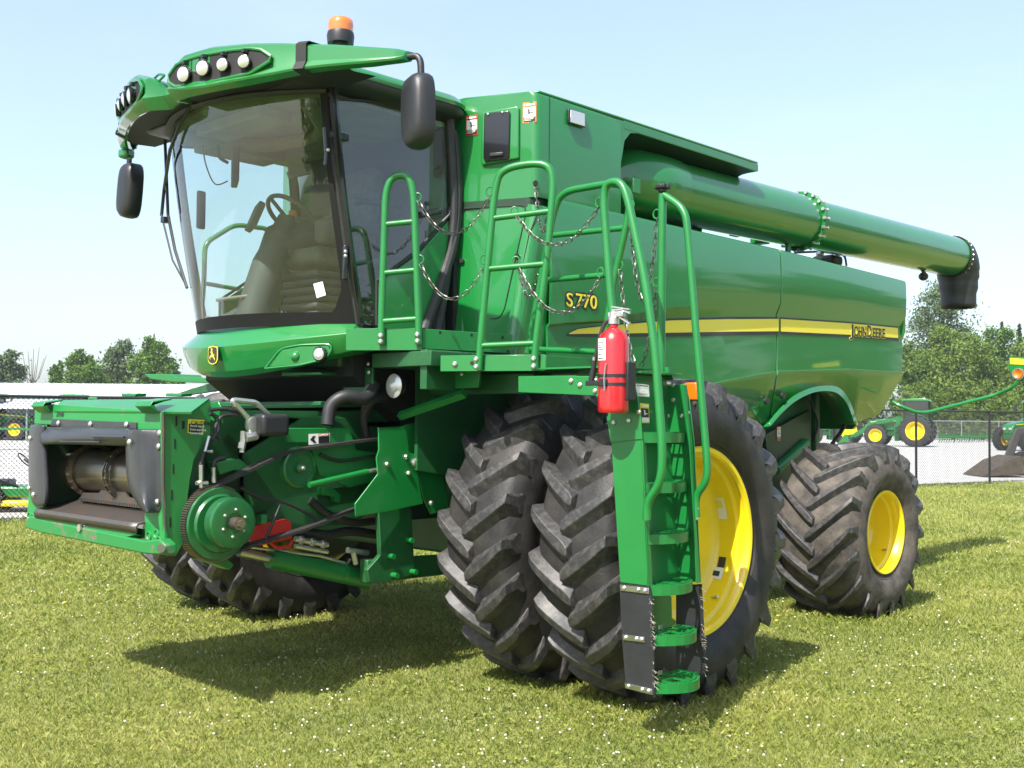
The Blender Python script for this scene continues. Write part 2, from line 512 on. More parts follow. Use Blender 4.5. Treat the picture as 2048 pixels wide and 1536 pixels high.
# ---------------------------------------------------------------- side panels
rowsF = dict(A=[(1100, 393), (1562, 499)], B=[(1083, 650), (1200, 640), (1340, 615), (1450, 608), (1563, 606)],
             C=[(1083, 655), (1340, 636), (1450, 632), (1563, 630)], D=[(1060, 775), (1300, 785), (1420, 768), (1500, 752), (1557, 742)])
rowsR = dict(A=[(1564, 499.5), (1812, 562)], B=[(1563, 606), (1700, 615), (1812, 632)], C=[(1563, 630), (1700, 640), (1803, 655)], D=[(1557, 742), (1700, 738), (1806, 745)])
XA, XC, XD, XE = 1.475, 1.430, 1.437, 1.385
def zl(poly, xv):
    q = [PX(px, py, xv) for px, py in poly]
    return [(p.y, p.z) for p in q]
def side_panel(name, rows, y0, y1, bottom, n, seamshape=None):
    zA, zB, zC, zD = zl(rows['A'], XA), zl(rows['B'], XA), zl(rows['C'], XC), zl(rows['D'], XC)
    cols = []
    ts = [0, .004/(y1-y0), .012/(y1-y0)]+[i/n for i in range(1, n)]+[1-.012/(y1-y0), 1-.004/(y1-y0), 1]
    for t_ in ts:
        y = y0+(y1-y0)*t_
        a, b, c, d = interp(zA, y), interp(zB, y), interp(zC, y), interp(zD, y)
        e = min(bottom(y), d-.02)
        b = max(b, c+.004)
        xe = XE+(1.437-XE)*0
        fe = (d-e)/.45
        xc = XC if b-c > .03 else XA-(XA-XC)*(b-c)/.03
        cols.append([(XA-.10, y, a+.008), (XA-.03, y, a+.006), (XA-.008, y, a-.006), (XA, y, a-.03), (XA+.006, y, (a+b)/2), (XA, y, b), (xc, y, c), (xc+.004, y, (c+d)/2), (xc, y, d+.004), (xc+.012, y, d), (xc+.012-.085*min(fe, 1.2), y, e)])
    mb = MB(); mb.grid(cols)
    return mb
def archb(y):
    # wheel arch edge in z from photo outline
    pts = [(1537, 850), (1552, 828), (1577, 800), (1608, 780), (1640, 771), (1668, 780), (1690, 800), (1706, 826), (1715, 848)]
    q = [PX(a, b, 1.40) for a, b in pts]
    return interp([(p.y, p.z) for p in q], y) if q[0].y <= y <= q[-1].y else None
ye0 = PX(1537, 850, 1.40); ye1 = PX(1715, 848, 1.40); yr1 = PX(1765, 829, 1.39); yr2 = PX(1806, 748, 1.43)
YS = PX(1562, 600, XA).y; YR = PX(1812, 600, XA).y
Y0 = PX(1103, 393, XA).y
def bott(y):
    a = archb(y)
    if a is not None: return a
    if y < ye0.y: return ye0.z
    if y < yr1.y: return interp([(ye1.y, ye1.z), (yr1.y, yr1.z)], y)
    return interp([(yr1.y, yr1.z), (yr2.y, yr2.z)], y)
fp = side_panel('side_panel', rowsF, Y0, YS-.016, bott, 26)
rp_ = side_panel('side_panel', rowsR, YS+.010, YR, bott, 44)
def mirror_mb(mb):
    m = MB(); m.v = [(-x, y, z) for x, y, z in mb.v]; m.f = [f[::-1] for f in mb.f]; return m
sp1 = fp.build('side_panel', 'paint', H, smooth=26, solid=.02)
sp2 = rp_.build('side_panel', 'paint', H, smooth=26, solid=.02)
mirror_mb(fp).build('side_panel', 'paint', H, smooth=26, solid=.02)
mirror_mb(rp_).build('side_panel', 'paint', H, smooth=26, solid=.02)
# rear cover between the two sides
zr = PX(1812, 562, XA).z
b = MB(); b.prism([(-1.46, YR-.02, zr), (-1.46, YR-.02, 2.62), (-1.42, YR-.02, 2.52), (-1.42, YR-.02, 2.12), (-.9, YR-.05, 1.6), (.9, YR-.05, 1.6), (1.42, YR-.02, 2.12), (1.42, YR-.02, 2.52), (1.46, YR-.02, 2.62), (1.46, YR-.02, zr)], (0, .05, 0)).build('rear_cover', 'paint', H, bevel=.01)
# wheel arch lip (thick bright edge)
b = MB(); rows = []
for (a_, b_), (c_, d_) in zip([(1536, 846), (1549, 828), (1583, 794), (1617, 775), (1651, 769), (1678, 775), (1698, 802), (1714, 848)], [(1543, 858), (1570, 828), (1597, 807), (1631, 792), (1658, 790), (1678, 797), (1695, 817), (1707, 849)]):
    p = PX(a_, b_, 1.402); c_ = a_+(c_-a_)*.62; d_ = b_+(d_-b_)*.62; q = PX(c_, d_, 1.424); rows.append([(p.x, p.y, p.z), (p.x+.012, p.y, p.z-.008), (q.x, q.y, q.z), (q.x-.05, q.y, q.z-.01), (q.x-.2, q.y, q.z+.01)])
rows = [[Vector(v) for v in r] for r in rows]
cols_ = [smoothpoly([r[k] for r in rows], 4) for k in range(5)]
rows = [[cols_[k][i] for k in range(5)] for i in range(len(cols_[0]))]
b.grid([[Vector(q) for q in r] for r in rows]).build('wheel_arch', 'paint', H, solid=.012)
mirror_mb(b).build('wheel_arch', 'paint', H, solid=.012)
# round rubber plugs by the seam
for (a_, b_) in ((1533, 802), (1566, 791)):
    p = PX(a_, b_, 1.415); b = MB(); b.cyl((p.x-.01, p.y, p.z), (p.x+.012, p.y, p.z), .03, 20); b.build('rubber_plug', 'black_rubber', sp1)

# stripe decal
def surf_x(y, z, rows):
    zB, zC, zD = interp(zl(rows['B'], XA), y), interp(zl(rows['C'], XC), y), interp(zl(rows['D'], XC), y)
    zB = max(zB, zC+.004); xc = XC if zB-zC > .03 else XA-(XA-XC)*(zB-zC)/.03
    if z > zB: return XA+.003
    if z > zC: return xc+(XA-xc)*(z-zC)/max(zB-zC, 1e-4)
    return xc + .004*(1-abs((z-(zC+zD)/2)/((zC-zD)/2)))
def band(name, top, bot, matn, rows, parent, off, n=30):
    T = zl(top, XC); B_ = zl(bot, XC)
    ya = max(T[0][0], B_[0][0]) if False else T[0][0]; yb = min(T[-1][0], B_[-1][0])
    cols = []
    for i in range(n+1):
        y = ya+(yb-ya)*i/n
        zt, zb_ = interp(T, y), interp(B_, y)
        cols.append([(surf_x(y, z, rows)+off, y, z) for z in (zt, (zt*2+zb_)/3, (zt+2*zb_)/3, zb_)])
    b = MB(); b.grid(cols); return b.build(name, matn, parent)
# yellow lines are slightly two-toned across the band: thin raised sub-lines
band('stripe_edge', [(1129, 668), (1150, 656), (1200, 650), (1340, 637), (1450, 634), (1556, 634)], [(1129, 672), (1150, 674), (1200, 674), (1340, 673.5), (1450, 671.5), (1556, 669.5)], 'decal_black', rowsF, sp1, .003)
band('stripe', [(1133, 667), (1152, 658), (1200, 653), (1340, 641), (1450, 638.5), (1556, 638)], [(1133, 668.5), (1152, 668), (1200, 667.5), (1340, 665.5), (1450, 663.5), (1556, 662.5)], 'decal_yellow', rowsF, sp1, .0055)
band('stripe_edge', [(1560, 634.5), (1700, 643.5), (1796, 653)], [(1560, 669), (1700, 675), (1796, 682)], 'decal_black', rowsR, sp2, .003)
band('stripe', [(1560, 638), (1700, 647), (1795, 656)], [(1560, 663), (1700, 669.5), (1795, 676)], 'decal_yellow', rowsR, sp2, .0055)
def sidetext(body, pxa, pya, x, h, m, parent, sx=1., bold=0., off=0., dyz=(0, 1, 0)):
    p = PX(pxa, pya, x)
    return text(body, h, m, (x+off, p.y, p.z), dyz, (0, 0, 1), parent, 'lettering', sx=sx, bold=bold)
# model lettering, yellow with a black outline
for bold, m, off in ((.013, 'decal_black', .004), (.001, 'decal_yellow', .007)):
    sidetext('S', 1131, 612, XA, .132, m, sp1, 1.2, bold, off)
    sidetext('770', 1149.5, 613, XA, .132, m, sp1, 1.2, bold, off)
def fittext(body, p0_, p1_, x, h, m, parent, bold, off):
    a, b_ = PX(*p0_, x), PX(*p1_, x)
    o = text(body, h, m, (0, 0, 0), (0, 1, 0), (0, 0, 1), parent, 'lettering', sx=1.)
    ys = [v.co.y for v in o.data.vertices]; lo_, hi_ = min(ys), max(ys); W_ = b_.y-a.y; sl = (b_.z-a.z)/W_
    bpy.data.objects.remove(o)
    k = W_/(hi_-lo_)
    o = text(body, h, m, (0, 0, 0), (0, 1, 0), (0, 0, 1), parent, 'lettering', sx=1., bold=bold)
    for v in o.data.vertices:
        yy = (v.co.y-lo_)*k; v.co = Vector((v.co.x+x+off, a.y+yy, v.co.z+a.z+sl*yy))
    return o
for bold, m, off in ((.008, 'decal_yellow', .008), (.003, 'decal_black', .0105)):
    for body, p_, q_x, hh in (('J', (1698.5, 671.5), (1704.5, 672), .160), ('OHN', (1706.5, 671.5), (1730.5, 673.3), .132), ('D', (1733, 673.7), (1741, 674.3), .162), ('EERE', (1743.5, 674.3), (1768, 676.2), .132)):
        fittext(body, p_, q_x, XC, hh, m, sp2, bold, off)

# ---------------------------------------------------------------- grain tank and front body
ztk = 3.88
TX = 1.455
def gface(x): return -.44+.39*(abs(x)-.94) if abs(x) > .94 else -.44-.05*(1-abs(x)/.94)
def fbody(levels, name, matn, top=True, back=.3):
    rows = []
    for (z, xl, xc, rr) in levels:
        row = []
        yc = gface(xc)
        for x in (0, xl*.5, xl, xl+(xc-xl)*.3, xl+(xc-xl)*.6, xc-rr*1.6): row.append((x, gface(x), z))
        for k in range(1, 6):
            a = k/6*PI/2; row.append((xc-rr+rr*math.sin(a)*1.0, yc-rr*.39+ rr*(1-math.cos(a)), z))
        row.append((xc, yc+rr, z)); row.append((xc, back, z))
        rows.append([(-x, y, z_) for x, y, z_ in row[::-1]]+row[1:])
    b = MB(); b.grid(rows)
    return b
# upper tank block (chamfered shoulder on the inner edge)
lv = [(3.875, .93, TX-.03, .05), (3.865, .93, TX-.01, .055), (3.84, .92, TX, .06), (3.5, .92, TX, .06), (3.20, .94, TX+.004, .06), (3.165, .94, TX, .06)]
tk = fbody(lv, 'grain_tank', 'paint', back=.66)
ymid = PX(1248, 232, TX).y; yend = PX(1517, 325, TX).y
tank = tk.build('grain_tank', 'paint', H, smooth=32)
b = MB()
for s in (-1, 1):
    pass
# tank roof with the long overhanging hood above the auger
b.prism([(-TX+.02, -.20, ztk-.005), (-.93, -.42, ztk-.005), (.93, -.42, ztk-.005), (TX-.02, -.20, ztk-.005), (TX, ymid, ztk-.01), (TX, yend, ztk-.01), (-TX, yend, ztk-.01), (-TX, ymid, ztk-.01)], (0, 0, .02)).build('tank_roof', 'paint', H, bevel=.01)
b = MB()
b.bx(TX-.02, TX, ymid, yend+.0, ztk-.075, ztk-.012)
b.bx(.55, TX-.021, yend-.02, yend, ztk-.075, ztk-.012)
b.build('hood_lip', 'paint', H, bevel=.006)
# hood underside, curving down to the inner wall
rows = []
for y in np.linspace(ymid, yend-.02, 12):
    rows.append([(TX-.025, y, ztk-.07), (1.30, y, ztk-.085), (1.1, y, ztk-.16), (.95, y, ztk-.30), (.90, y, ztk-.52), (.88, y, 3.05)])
b = MB(); b.grid([[Vector(p) for p in r] for r in rows]).build('hood_underside', 'paint_shaded', H)
# side tank wall with rounded opening for the auger
b = MB()
q = [PX(1095, 180, TX+.003), PX(1245, 232, TX+.003)]
P = lambda a_, b_: PX(a_, b_, TX+.003)
b.prism([(TX-.02, .62, 3.16), (TX-.02, ymid-.03, 3.16), (TX-.02, ymid-.03, 3.55), (TX-.02, ymid+.01, 3.72), (TX-.02, ymid+.08, 3.79), (TX-.02, ymid+.2, 3.81), (TX-.02, ymid+.2, 3.862), (TX-.02, .62, 3.862)], (.018, 0, 0)).build('tank_corner', 'paint', H)
b = MB(); b.bx(-TX+.02, .86, .0, yend-.05, 2.2, ztk-.012); b.build('tank_bin', 'paint_shaded', H)
b = MB(); b.bx(.86, TX-.03, ymid-.10, ymid-.08, 3.0, ztk-.08); b.build('opening_wall', 'paint_shaded', H)
# thin seam line on tank side
pA, pB = PX(1095, 185, TX), PX(1101, 392, TX)
b = MB(); b.bx(TX+.0005, TX+.002, -.125, -.120, 3.17, 3.86); b.build('seam', 'paint_shaded', tank)
# ledge between tank and lower body (recess, its shade put into the dark paint)
b = fbody([(3.165, .94, TX-.035, .05), (3.10, .94, TX-.035, .05)], 'x', 'x', back=3.0); b.build('recess_band', 'paint_shaded', H, smooth=32)
lv2 = [(3.118, .935, TX-.03, .05), (3.112, .935, TX+.0, .06), (3.08, .93, TX+.012, .065), (2.9, .91, TX+.004, .065), (2.5, .79, TX-.018, .065), (2.26, .71, TX-.03, .065), (2.10, .66, TX-.04, .065)]
# lower body leans back towards the foot
def gl(x, z): return gface(x) - (3.1-z)*.10*(1 if abs(x) > .9 else abs(x)/.9)
rows = []
for (z, xl, xc, rr) in lv2:
    row = []
    for x in (xl-.30, xl-.02, xl, xl+(xc-xl)*.3, xl+(xc-xl)*.6, xc-rr*1.5): 
        yy = gface(x)-max(0, (3.1-z))*.16*((x-xl)/(xc-xl) if x > xl else 0)
        if x < xl-.1: yy += .30
        elif x < xl: yy += .02
        row.append((x, yy, z))
    yc = gface(xc)-max(0, (3.1-z))*.16
    for k in range(1, 6):
        a = k/6*PI/2; row.append((xc-rr+rr*math.sin(a), yc-rr*.39+rr*(1-math.cos(a)), z))
    row.append((xc, yc+rr, z)); row.append((xc, max(Y0+.01, yc+rr+.03), z))
    rows.append(row)
b = MB(); b.grid([[Vector(p) for p in r] for r in rows]); fb = b.build('front_body', 'paint', H, smooth=32)
mirror_mb(b).build('front_body', 'paint', H, smooth=32)
def PF(px, py, off=.0):
    p = PG(px, py, lambda x: gface(x)-off); return p
def PL(px, py, off=.0):
    # lower front surface with lean
    p = PF(px, py)
    for _ in range(3):
        z = p.z; xl = interp([(2.1, .66), (2.26, .71), (2.5, .79), (2.9, .91), (3.1, .93)], z)
        k = max(0, 3.1-z)*.16
        p = PG(px, py, lambda x: gface(x)-k*max(0, (abs(x)-xl)/(1.44-xl))-off)
    return p
# door panel with groove
def loop3(pts, r, seg=6): 
    return MB().tube(pts, r, seg, closed=True)
door = [(930, 417), (1048, 410), (1052, 425), (1030, 520), (1008, 620), (998, 637), (893, 641), (888, 634), (905, 545), (918, 440)]
dp = [PL(a_, b_, .004) for a_, b_ in door]
ff = []
for i in range(len(dp)): ff.append(dp[i])
loop3(fillet(dp+[dp[0]], .03), .005).build('door_gap', 'paint_shaded', fb)
nrm = Vector((.33, -.93, 0)).normalized()
# latch
p = PL(925, 522); MB().cyl(p, p+nrm*.02, .016, 14).build('latch', 'black_plastic', fb)
# side seam line at door right
MB().tube([PL(a_, b_, .004) for a_, b_ in ((1076, 425), (1058, 470), (1040, 560), (1025, 655))], .0045, 6).build('door_gap', 'paint_shaded', fb)
# upper hatch with black grille
hp = [PF(a_, b_, 0) for a_, b_ in ((966, 226), (1036, 213), (1040, 218), (1040, 318), (968, 332), (964, 326))]
b = MB(); b.prism(hp, nrm*.022); hatch = b.build('hatch', 'paint', tank, bevel=.010, seg=3)
hp2 = [p+nrm*.022 for p in [PF(a_, b_, 0) for a_, b_ in ((973, 229), (1021, 223), (1024, 229), (1022, 315), (1018, 322), (975, 325), (971, 320))]]
b = MB(); b.prism(hp2, nrm*.018); b.build('vent_box', 'black_gloss', hatch, bevel=.008, seg=3)
for a_, b_ in ((981, 232), (1010, 228)):
    p = PF(a_, b_, 0)+nrm*.042; MB().sphere(p, .010).build('screw', 'zinc', hatch)
p = PF(998, 312)+nrm*.045; MB().box(p, (.10, .02, .03), Matrix.Rotation(R(21), 3, 'Z')).build('vent_handle', 'black_plastic', hatch, bevel=.008)

def decal(quadpx, fn, cols, parent, nrm, name='warning_decal', lines=True, off=.003):
    """small warning sticker: border, white field, header and dark text block"""
    q = [fn(*c) for c in quadpx]          # TL TR BR BL
    n = Vector(nrm).normalized()
    def sub(u0, v0, u1, v1, k):
        def at(u, v): 
            t = q[0]*(1-u)+q[1]*u; bt = q[3]*(1-u)+q[2]*u
            return t*(1-v)+bt*v + n*(off+k*.0012)
        return [at(u0, v0), at(u1, v0), at(u1, v1), at(u0, v1)]
    root = MB(); root.add(sub(0, 0, 1, 1, 0), [(0, 1, 2, 3)]); r = root.build(name, cols[0], parent, smooth=0)
    f = MB(); f.add(sub(.07, .24, .93, .93, 1), [(0, 1, 2, 3)]); f.build('field', cols[1], r, smooth=0)
    d = MB(); d.add(sub(.07, .72, .93, .95, 2), [(0, 1, 2, 3)]); 
    d.add(sub(.40, .40, .52, .60, 2), [(0, 1, 2, 3)]); d.add(sub(.36, .34, .50, .40, 2), [(0, 1, 2, 3)]); d.add(sub(.50, .50, .78, .54, 2), [(0, 1, 2, 3)])
    d.build('pictogram', cols[2], r, smooth=0)
    t = MB()
    for k, (u1) in enumerate((.85, .8, .6)):
        v = .755+k*.06; t.add(sub(.12, v, u1, v+.022, 3), [(0, 1, 2, 3)])
    t.add(sub(.25, .08, .88, .17, 3), [(0, 1, 2, 3)]); t.add(sub(.10, .07, .18, .18, 3), [(0, 1, 2, 3)])
    t.build('text_lines', cols[3], r, smooth=0)
    return r
decal([(932, 232), (956, 229), (956, 270), (932, 272)], PF, ('decal_red', 'decal_white', 'decal_black', 'decal_white'), tank, nrm)
decal([(1046, 206), (1073, 203), (1073, 244), (1046, 247)], PF, ('decal_orange', 'decal_white', 'decal_black', 'decal_white'), tank, nrm)
# work lamp on tank side
q = [PX(a_, b_, TX+.001) for a_, b_ in ((1133, 217), (1167, 227), (1167, 257), (1133, 247))]
lamp = MB().prism(q, (.022, 0, 0)).build('work_lamp', 'black_gloss', tank, bevel=.012, seg=3)
cq = sum(q, Vector((0, 0, 0)))/4
MB().prism([cq+(p-cq)*.84+Vector((.022, 0, 0)) for p in q], (.004, 0, 0)).build('lens', 'lamp_lens', lamp, bevel=.004)
b = MB()
for y0_, z0_, z1_ in ((YS-.003, 1.75, 2.95),): b.bx(1.34, 1.36, y0_-.05, y0_+.05, z0_, z1_)
b.build('seam_backing', 'dark', H)
# gap filler: dark seal between cab and body
def sealp(a_, b_): return PX(a_, b_, .90)
b = MB()
b.bx(-.88, .90, -.56, -.45, 2.1, 3.62); 
MB().bx(-.88, .93, -.50, -.46, 2.1, 2.95).build('cab_seal', 'dark', H)
seal = smoothpoly([PX(a_, b_, .93) for a_, b_ in ((903, 262), (912, 300), (915, 400), (908, 480), (885, 560), (862, 625), (850, 660))], 5)
MB().tube(seal, .035, 10).build('cab_seal', 'black_rubber', H)
MB().tube([(-p.x, p.y, p.z) for p in seal], .035, 10).build('cab_seal', 'black_rubber', H)

# ---------------------------------------------------------------- unloading auger
AX = 1.17
def aug(px, py): return PX(px, py, AX)
a1t, a1b = aug(1345, 345), aug(1345, 440)
cA = (aug(1600, 397)+aug(1600, 489))/2; rA = (aug(1600, 385)-aug(1600, 496)).length/2
cB = (aug(1900, 478)+aug(1900, 549))/2
cB = aug(1903, 513)
dirA = (cB-cA).normalized()
start = cA-dirA*(cA.y-1.25)/dirA.y
rad = .246
b = MB(); b.tube([start, cA-dirA*.03], rad+.003, 48); aug1 = b.build('auger_tube', 'paint', H, smooth=50)
b = MB(); b.tube([cA+dirA*.03, cB], rad-.012, 48); aug2 = b.build('auger_tube', 'paint', H, smooth=50)
b = MB(); b.tube([cA-dirA*.03, cA+dirA*.0], rad+.035, 48); b.tube([cA+dirA*.004, cA+dirA*.03], rad+.03, 48); fl = b.build('auger_flange', 'paint_flat', H, bevel=.003)
b = MB()
up = Vector((0, 0, 1)); up = (up-dirA*up.dot(dirA)).normalized(); sd_ = dirA.cross(up)
for k in range(20):
    a = 2*PI*k/20; o_ = (up*math.cos(a)+sd_*math.sin(a))*(rad+.028)
    b.tube([cA-dirA*.05+o_, cA-dirA*.035+o_, cA-dirA*.034+o_, cA+dirA*.034+o_, cA+dirA*.035+o_, cA+dirA*.05+o_], [.016, .016, .010, .010, .016, .016], 7)
b.split('bolt', 'zinc', fl)
# elbow housing where the auger meets the tank
el = MB(); el.tube(smoothpoly([start+dirA*.35, start+dirA*.05, start+Vector((-.12, -.18, -.02)), start+Vector((-.45, -.28, -.25))], 5), rad+.02, 40); el.build('auger_elbow', 'paint', H, smooth=50)
MB().box(PX(1273, 372, AX+rad)+Vector((.0, 0, 0)), (.01, .09, .11)).build('elbow_plate', 'paint_flat', aug1, bevel=.004)
# spout: black rubber bending downwards
e = MB()
p0 = cB; sp = smoothpoly([p0-dirA*.02, p0+dirA*.13+Vector((0, 0, -.03)), p0+dirA*.19+Vector((0, 0, -.15)), p0+dirA*.20+Vector((0, 0, -.32)), p0+dirA*.20+Vector((0, -.0, -.60))], 5)
rr = [rad+.006]*5+[rad-.00]*3+[rad+.0]*3+[rad-.01]*3+[rad-.025]*3+[rad-.045]*3+[rad-.05]*3
rr = rr[:len(sp)]
e.tube(sp, rr, 36, cap=False); spout = e.build('spout', 'black_rubber', H, smooth=50, solid=.012)
b = MB(); ring = []
for k in range(28):
    a = 2*PI*k/28; o_ = (up*math.cos(a)+sd_*math.sin(a))*(rad+.0); b.bolt(cB+o_+dirA*.02, o_, .011, .014)
b.split('bolt', 'zinc', spout)
MB().sphere(aug(1852, 549)+Vector((-.03, 0, -.02)), .055, (1, 1, .9)).build('spout_lamp', 'black_plastic', aug2)
MB().tube([aug(1845, 540), aug(1852, 552)], .02, 8).build('lamp_bracket', 'black_plastic', aug2)
# support post and hardware on top of auger
p = aug(1576, 490); MB().cyl((p.x, p.y, p.z+.02), (p.x, p.y, 3.05), .028, 12).build('auger_support', 'paint_flat', H)
b = MB(); c0 = aug(1462, 362); c1 = aug(1540, 385)
b.tube([c0, c1], .016, 6)
for p in (c0, c0*.5+c1*.5, c1): b.box(p+Vector((0, 0, -.03)), (.03, .05, .09))
b.build('auger_pipe', 'paint_flat', aug1)
# engine deck odds and ends behind the panel
b = MB(); b.bx(-1.3, 1.22, .8, YS-.25, 2.2, 3.02); b.bx(-1.3, 1.25, YS-.3, YR-.1, 2.2, 2.76); b.build('engine_deck', 'paint_shaded', H)
b = MB()
p = PX(1640, 520, 1.1); 
b.tube(fillet([PX(1590, 505, .8), PX(1640, 503, .8), PX(1690, 510, .8), PX(1693, 532, .8)], .1), .012, 8)
b.tube([PX(1660, 520, .8), PX(1680, 508, .8), PX(1692, 510, .8)], .018, 8)
b.build('deck_rail', 'black_plastic', H)
b = MB(); b.box(PX(1655, 522, .9), (.25, .22, .10)); b.build('air_intake', 'black_plastic', H, bevel=.03)
p = PX(1640, 508, 1.0); lo = MB().sphere(p, .045, (1, .5, .8)).build('deck_lamp', 'lamp_lens', H)
b = MB(); b.box(PX(1472, 466, 1.1), (.08, .12, .06)); b.box(PX(1430, 455, 1.05), (.1, .2, .05)); b.box(PX(1520, 482, .9), (.15, .12, .06)); b.build('deck_bracket', 'paint_flat', H, bevel=.01)

# ---------------------------------------------------------------- chassis, axles, belly
b = MB()
b.bx(-.95, .95, -.55, 4.6, 1.05, 2.1)
b.build('separator_body', 'paint_grimy_shaded', H, bevel=.02)
b = MB(); b.prism([(1.0, -.9, 2.0), (1.0, -.9, 1.35), (1.0, .8, 1.1), (1.0, 4.4, 1.25), (1.0, 4.4, 2.1), (1.0, 0, 2.1)], (.03, 0, 0)); b.build('chassis_plate', 'paint_grimy_shaded', H)
mirror_mb(b).build('chassis_plate', 'paint_grimy_shaded', H)
b = MB(); b.cyl((-2.2, 0, .947), (2.2, 0, .947), .13, 24); b.bx(-1.0, 1.0, -.22, .22, .72, 1.2); b.build('front_axle', 'paint_grimy_shaded', H, bevel=.02)
b = MB(); b.cyl((-1.5, 3.56, .728), (1.5, 3.56, .728), .08, 20); b.bx(-.9, .9, 3.45, 3.67, .66, .92)
b.bx(1.30, 1.40, 3.44, 3.68, .60, .95); b.bx(-1.40, -1.30, 3.44, 3.68, .60, .95); b.build('rear_axle', 'paint_grimy_shaded', H, bevel=.02)
for s_ in (-1, 1):
    MB().lathe([(s_*.98, .0), (s_*.98, .40), (s_*1.15, .44), (s_*1.29, .46), (s_*1.30, 0)], (0, 0, .947), 'X', 32).build('final_drive', 'paint_shaded', H, smooth=40)
# final drive legs: vertical green columns in front of the axle
b = MB()
q = [PX(a_, b_, .93) for a_, b_ in ((757, 1015), (823, 1015), (830, 1150), (765, 1165), (740, 1165), (735, 1140), (762, 1110))]
b.prism(q, (-.04, 0, 0)); fd = b.build('axle_bracket', 'paint_grimy_shaded', H, bevel=.004)
b = MB()
for a_, b_ in ((815, 1080), (778, 1112), (823, 1143), (785, 1150)):
    b.cyl(PX(a_, b_, .93), PX(a_, b_, .93)+Vector((.05, 0, 0)), .018, 10)
b.split('bolt', 'paint_flat', fd)
b = MB()
b.prism([PX(a_, b_, .9) for a_, b_ in ((735, 1120), (900, 1110), (905, 1148), (735, 1168))], (-.08, 0, 0)); b.build('axle_beam', 'paint_grimy_shaded', H, bevel=.01)
b = MB(); b.bx(-.75, .75, -.85, -.3, 1.0, 1.75); b.build('front_bulkhead', 'paint_shaded', H)
# things inside rear arch
b = MB()
b.bx(1.04, 1.10, 2.6, 2.68, 1.0, 2.0); b.bx(1.06, 1.12, 4.2, 4.28, 1.1, 2.0); b.bx(1.03, 1.3, 2.5, 4.5, 2.02, 2.06); b.build('arch_bracket', 'paint_grimy_shaded', H, bevel=.01)
b = MB(); b.tube(fillet([PX(1700, 800, 1.2), PX(1688, 860, 1.15), PX(1660, 890, 1.1), PX(1650, 930, 1.0)], .2), .02, 8)
b.tube(fillet([PX(1620, 800, 1.1), PX(1640, 850, 1.15), PX(1625, 880, 1.1), PX(1640, 920, 1.05)], .2), .012, 8)
b.build('hose', 'black_rubber', H)
b = MB(); b.cyl(PX(1552, 940, 1.12), PX(1612, 885, 1.12), .045, 16); b.build('side_cylinder', 'paint_flat', H)
b = MB(); b.cyl(PX(1540, 952, 1.13), PX(1600, 898, 1.13), .018, 12); b.build('cylinder_rod', 'steel', H)
b = MB(); b.prism([PX(a_, b_, 1.1) for a_, b_ in ((1530, 870), (1620, 820), (1625, 1000), (1545, 990))], (-.04, 0, 0)); b.build('rear_side_plate', 'paint_shaded', H)
decal([(1553, 853), (1561, 853), (1561, 881), (1553, 881)], lambda a_, b_: PX(a_, b_, 1.102), ('decal_orange', 'decal_white', 'decal_black', 'decal_white'), H, (1, 0, 0))

# ---------------------------------------------------------------- rear arm with marker light
ya = 6.1
ar = [PX(1786, 804, 1.44), PX(1800, 812, 1.52), PX(1842, 828, 1.68), PY(1990, 790, 6.0), PY(2028, 775, 5.9), PY(2037, 757, 5.9)]
MB().tube(fillet(ar, .12), .018, 10).build('marker_arm', 'paint_flat', H)
q = [PY(a_, b_, 5.9) for a_, b_ in ((2018, 713), (2090, 718), (2090, 748), (2076, 764), (2028, 760), (2016, 735))]
mp_ = MB().prism(q, (0, .03, 0)).build('marker_plate', 'paint', H, bevel=.006)
q = [PY(a_, b_, 5.896) for a_, b_ in ((2020, 716), (2088, 721), (2088, 731), (2020, 728))]
MB().prism(q, (0, .003, 0)).build('marker_stripe', 'decal_yellow', mp_)
p = PY(2037, 748, 5.895)
MB().lathe([(0, .0), (-.02, .03), (-.026, .044), (-.0, .048)], (p.x, p.y, p.z), 'Y', 28).build('amber_lamp', 'amber', mp_)
MB().lathe([(0, .048), (-.018, .050), (-.018, .058), (0, .060)], (p.x, p.y, p.z), 'Y', 28).build('lamp_ring', 'zinc', mp_)
# ================================================================ CAB
CH = .90
# visor curve in plan, fitted to the photo
def gv(x): x = abs(x); return -2.23+.12*x+.17*x*x
def PVis(a_, b_, off=0): return PG(a_, b_, lambda x: gv(x)+off)
# roof slab
def roof_outline(z, hx, y0, y1, r=.22, n=6):
    pts = []
    for (cx_, cy_, a0) in ((hx-r, y1-r, 0), (-hx+r, y1-r, PI/2), (-hx+r*.5, y0+r*.5, PI), (hx-r*.5, y0+r*.5, 3*PI/2)):
        rr = r if cy_ > -1 else r*.5
        for k in range(n+1):
            a = a0+PI/2*k/n; pts.append(Vector((cx_+rr*math.cos(a), cy_+rr*math.sin(a), z)))
    return pts
b = MB(); rows = []
for z, hx, y0, y1 in ((3.70, .90, -1.80, -.52), (3.715, 1.02, -1.80, -.44), (3.745, 1.05, -1.80, -.41), (3.775, 1.05, -1.80, -.41)):
    rows.append(roof_outline(z, hx, y0, y1))
for r_ in rows: r_.append(r_[0])
b.grid(rows); b.add(rows[0][:-1], [tuple(range(len(rows[0])-1))]); roofu = b.build('cab_roof', 'black_plastic', H, smooth=45)
b = MB(); rows = []
for z, hx, y0, y1 in ((3.776, 1.055, -1.80, -.40), (3.80, 1.06, -1.80, -.395), (3.845, 1.03, -1.82, -.43), (3.870, .93, -1.85, -.55), (3.885, .6, -1.75, -.8)):
    rows.append(roof_outline(z, hx, y0, y1))
for r_ in rows: r_.append(r_[0])
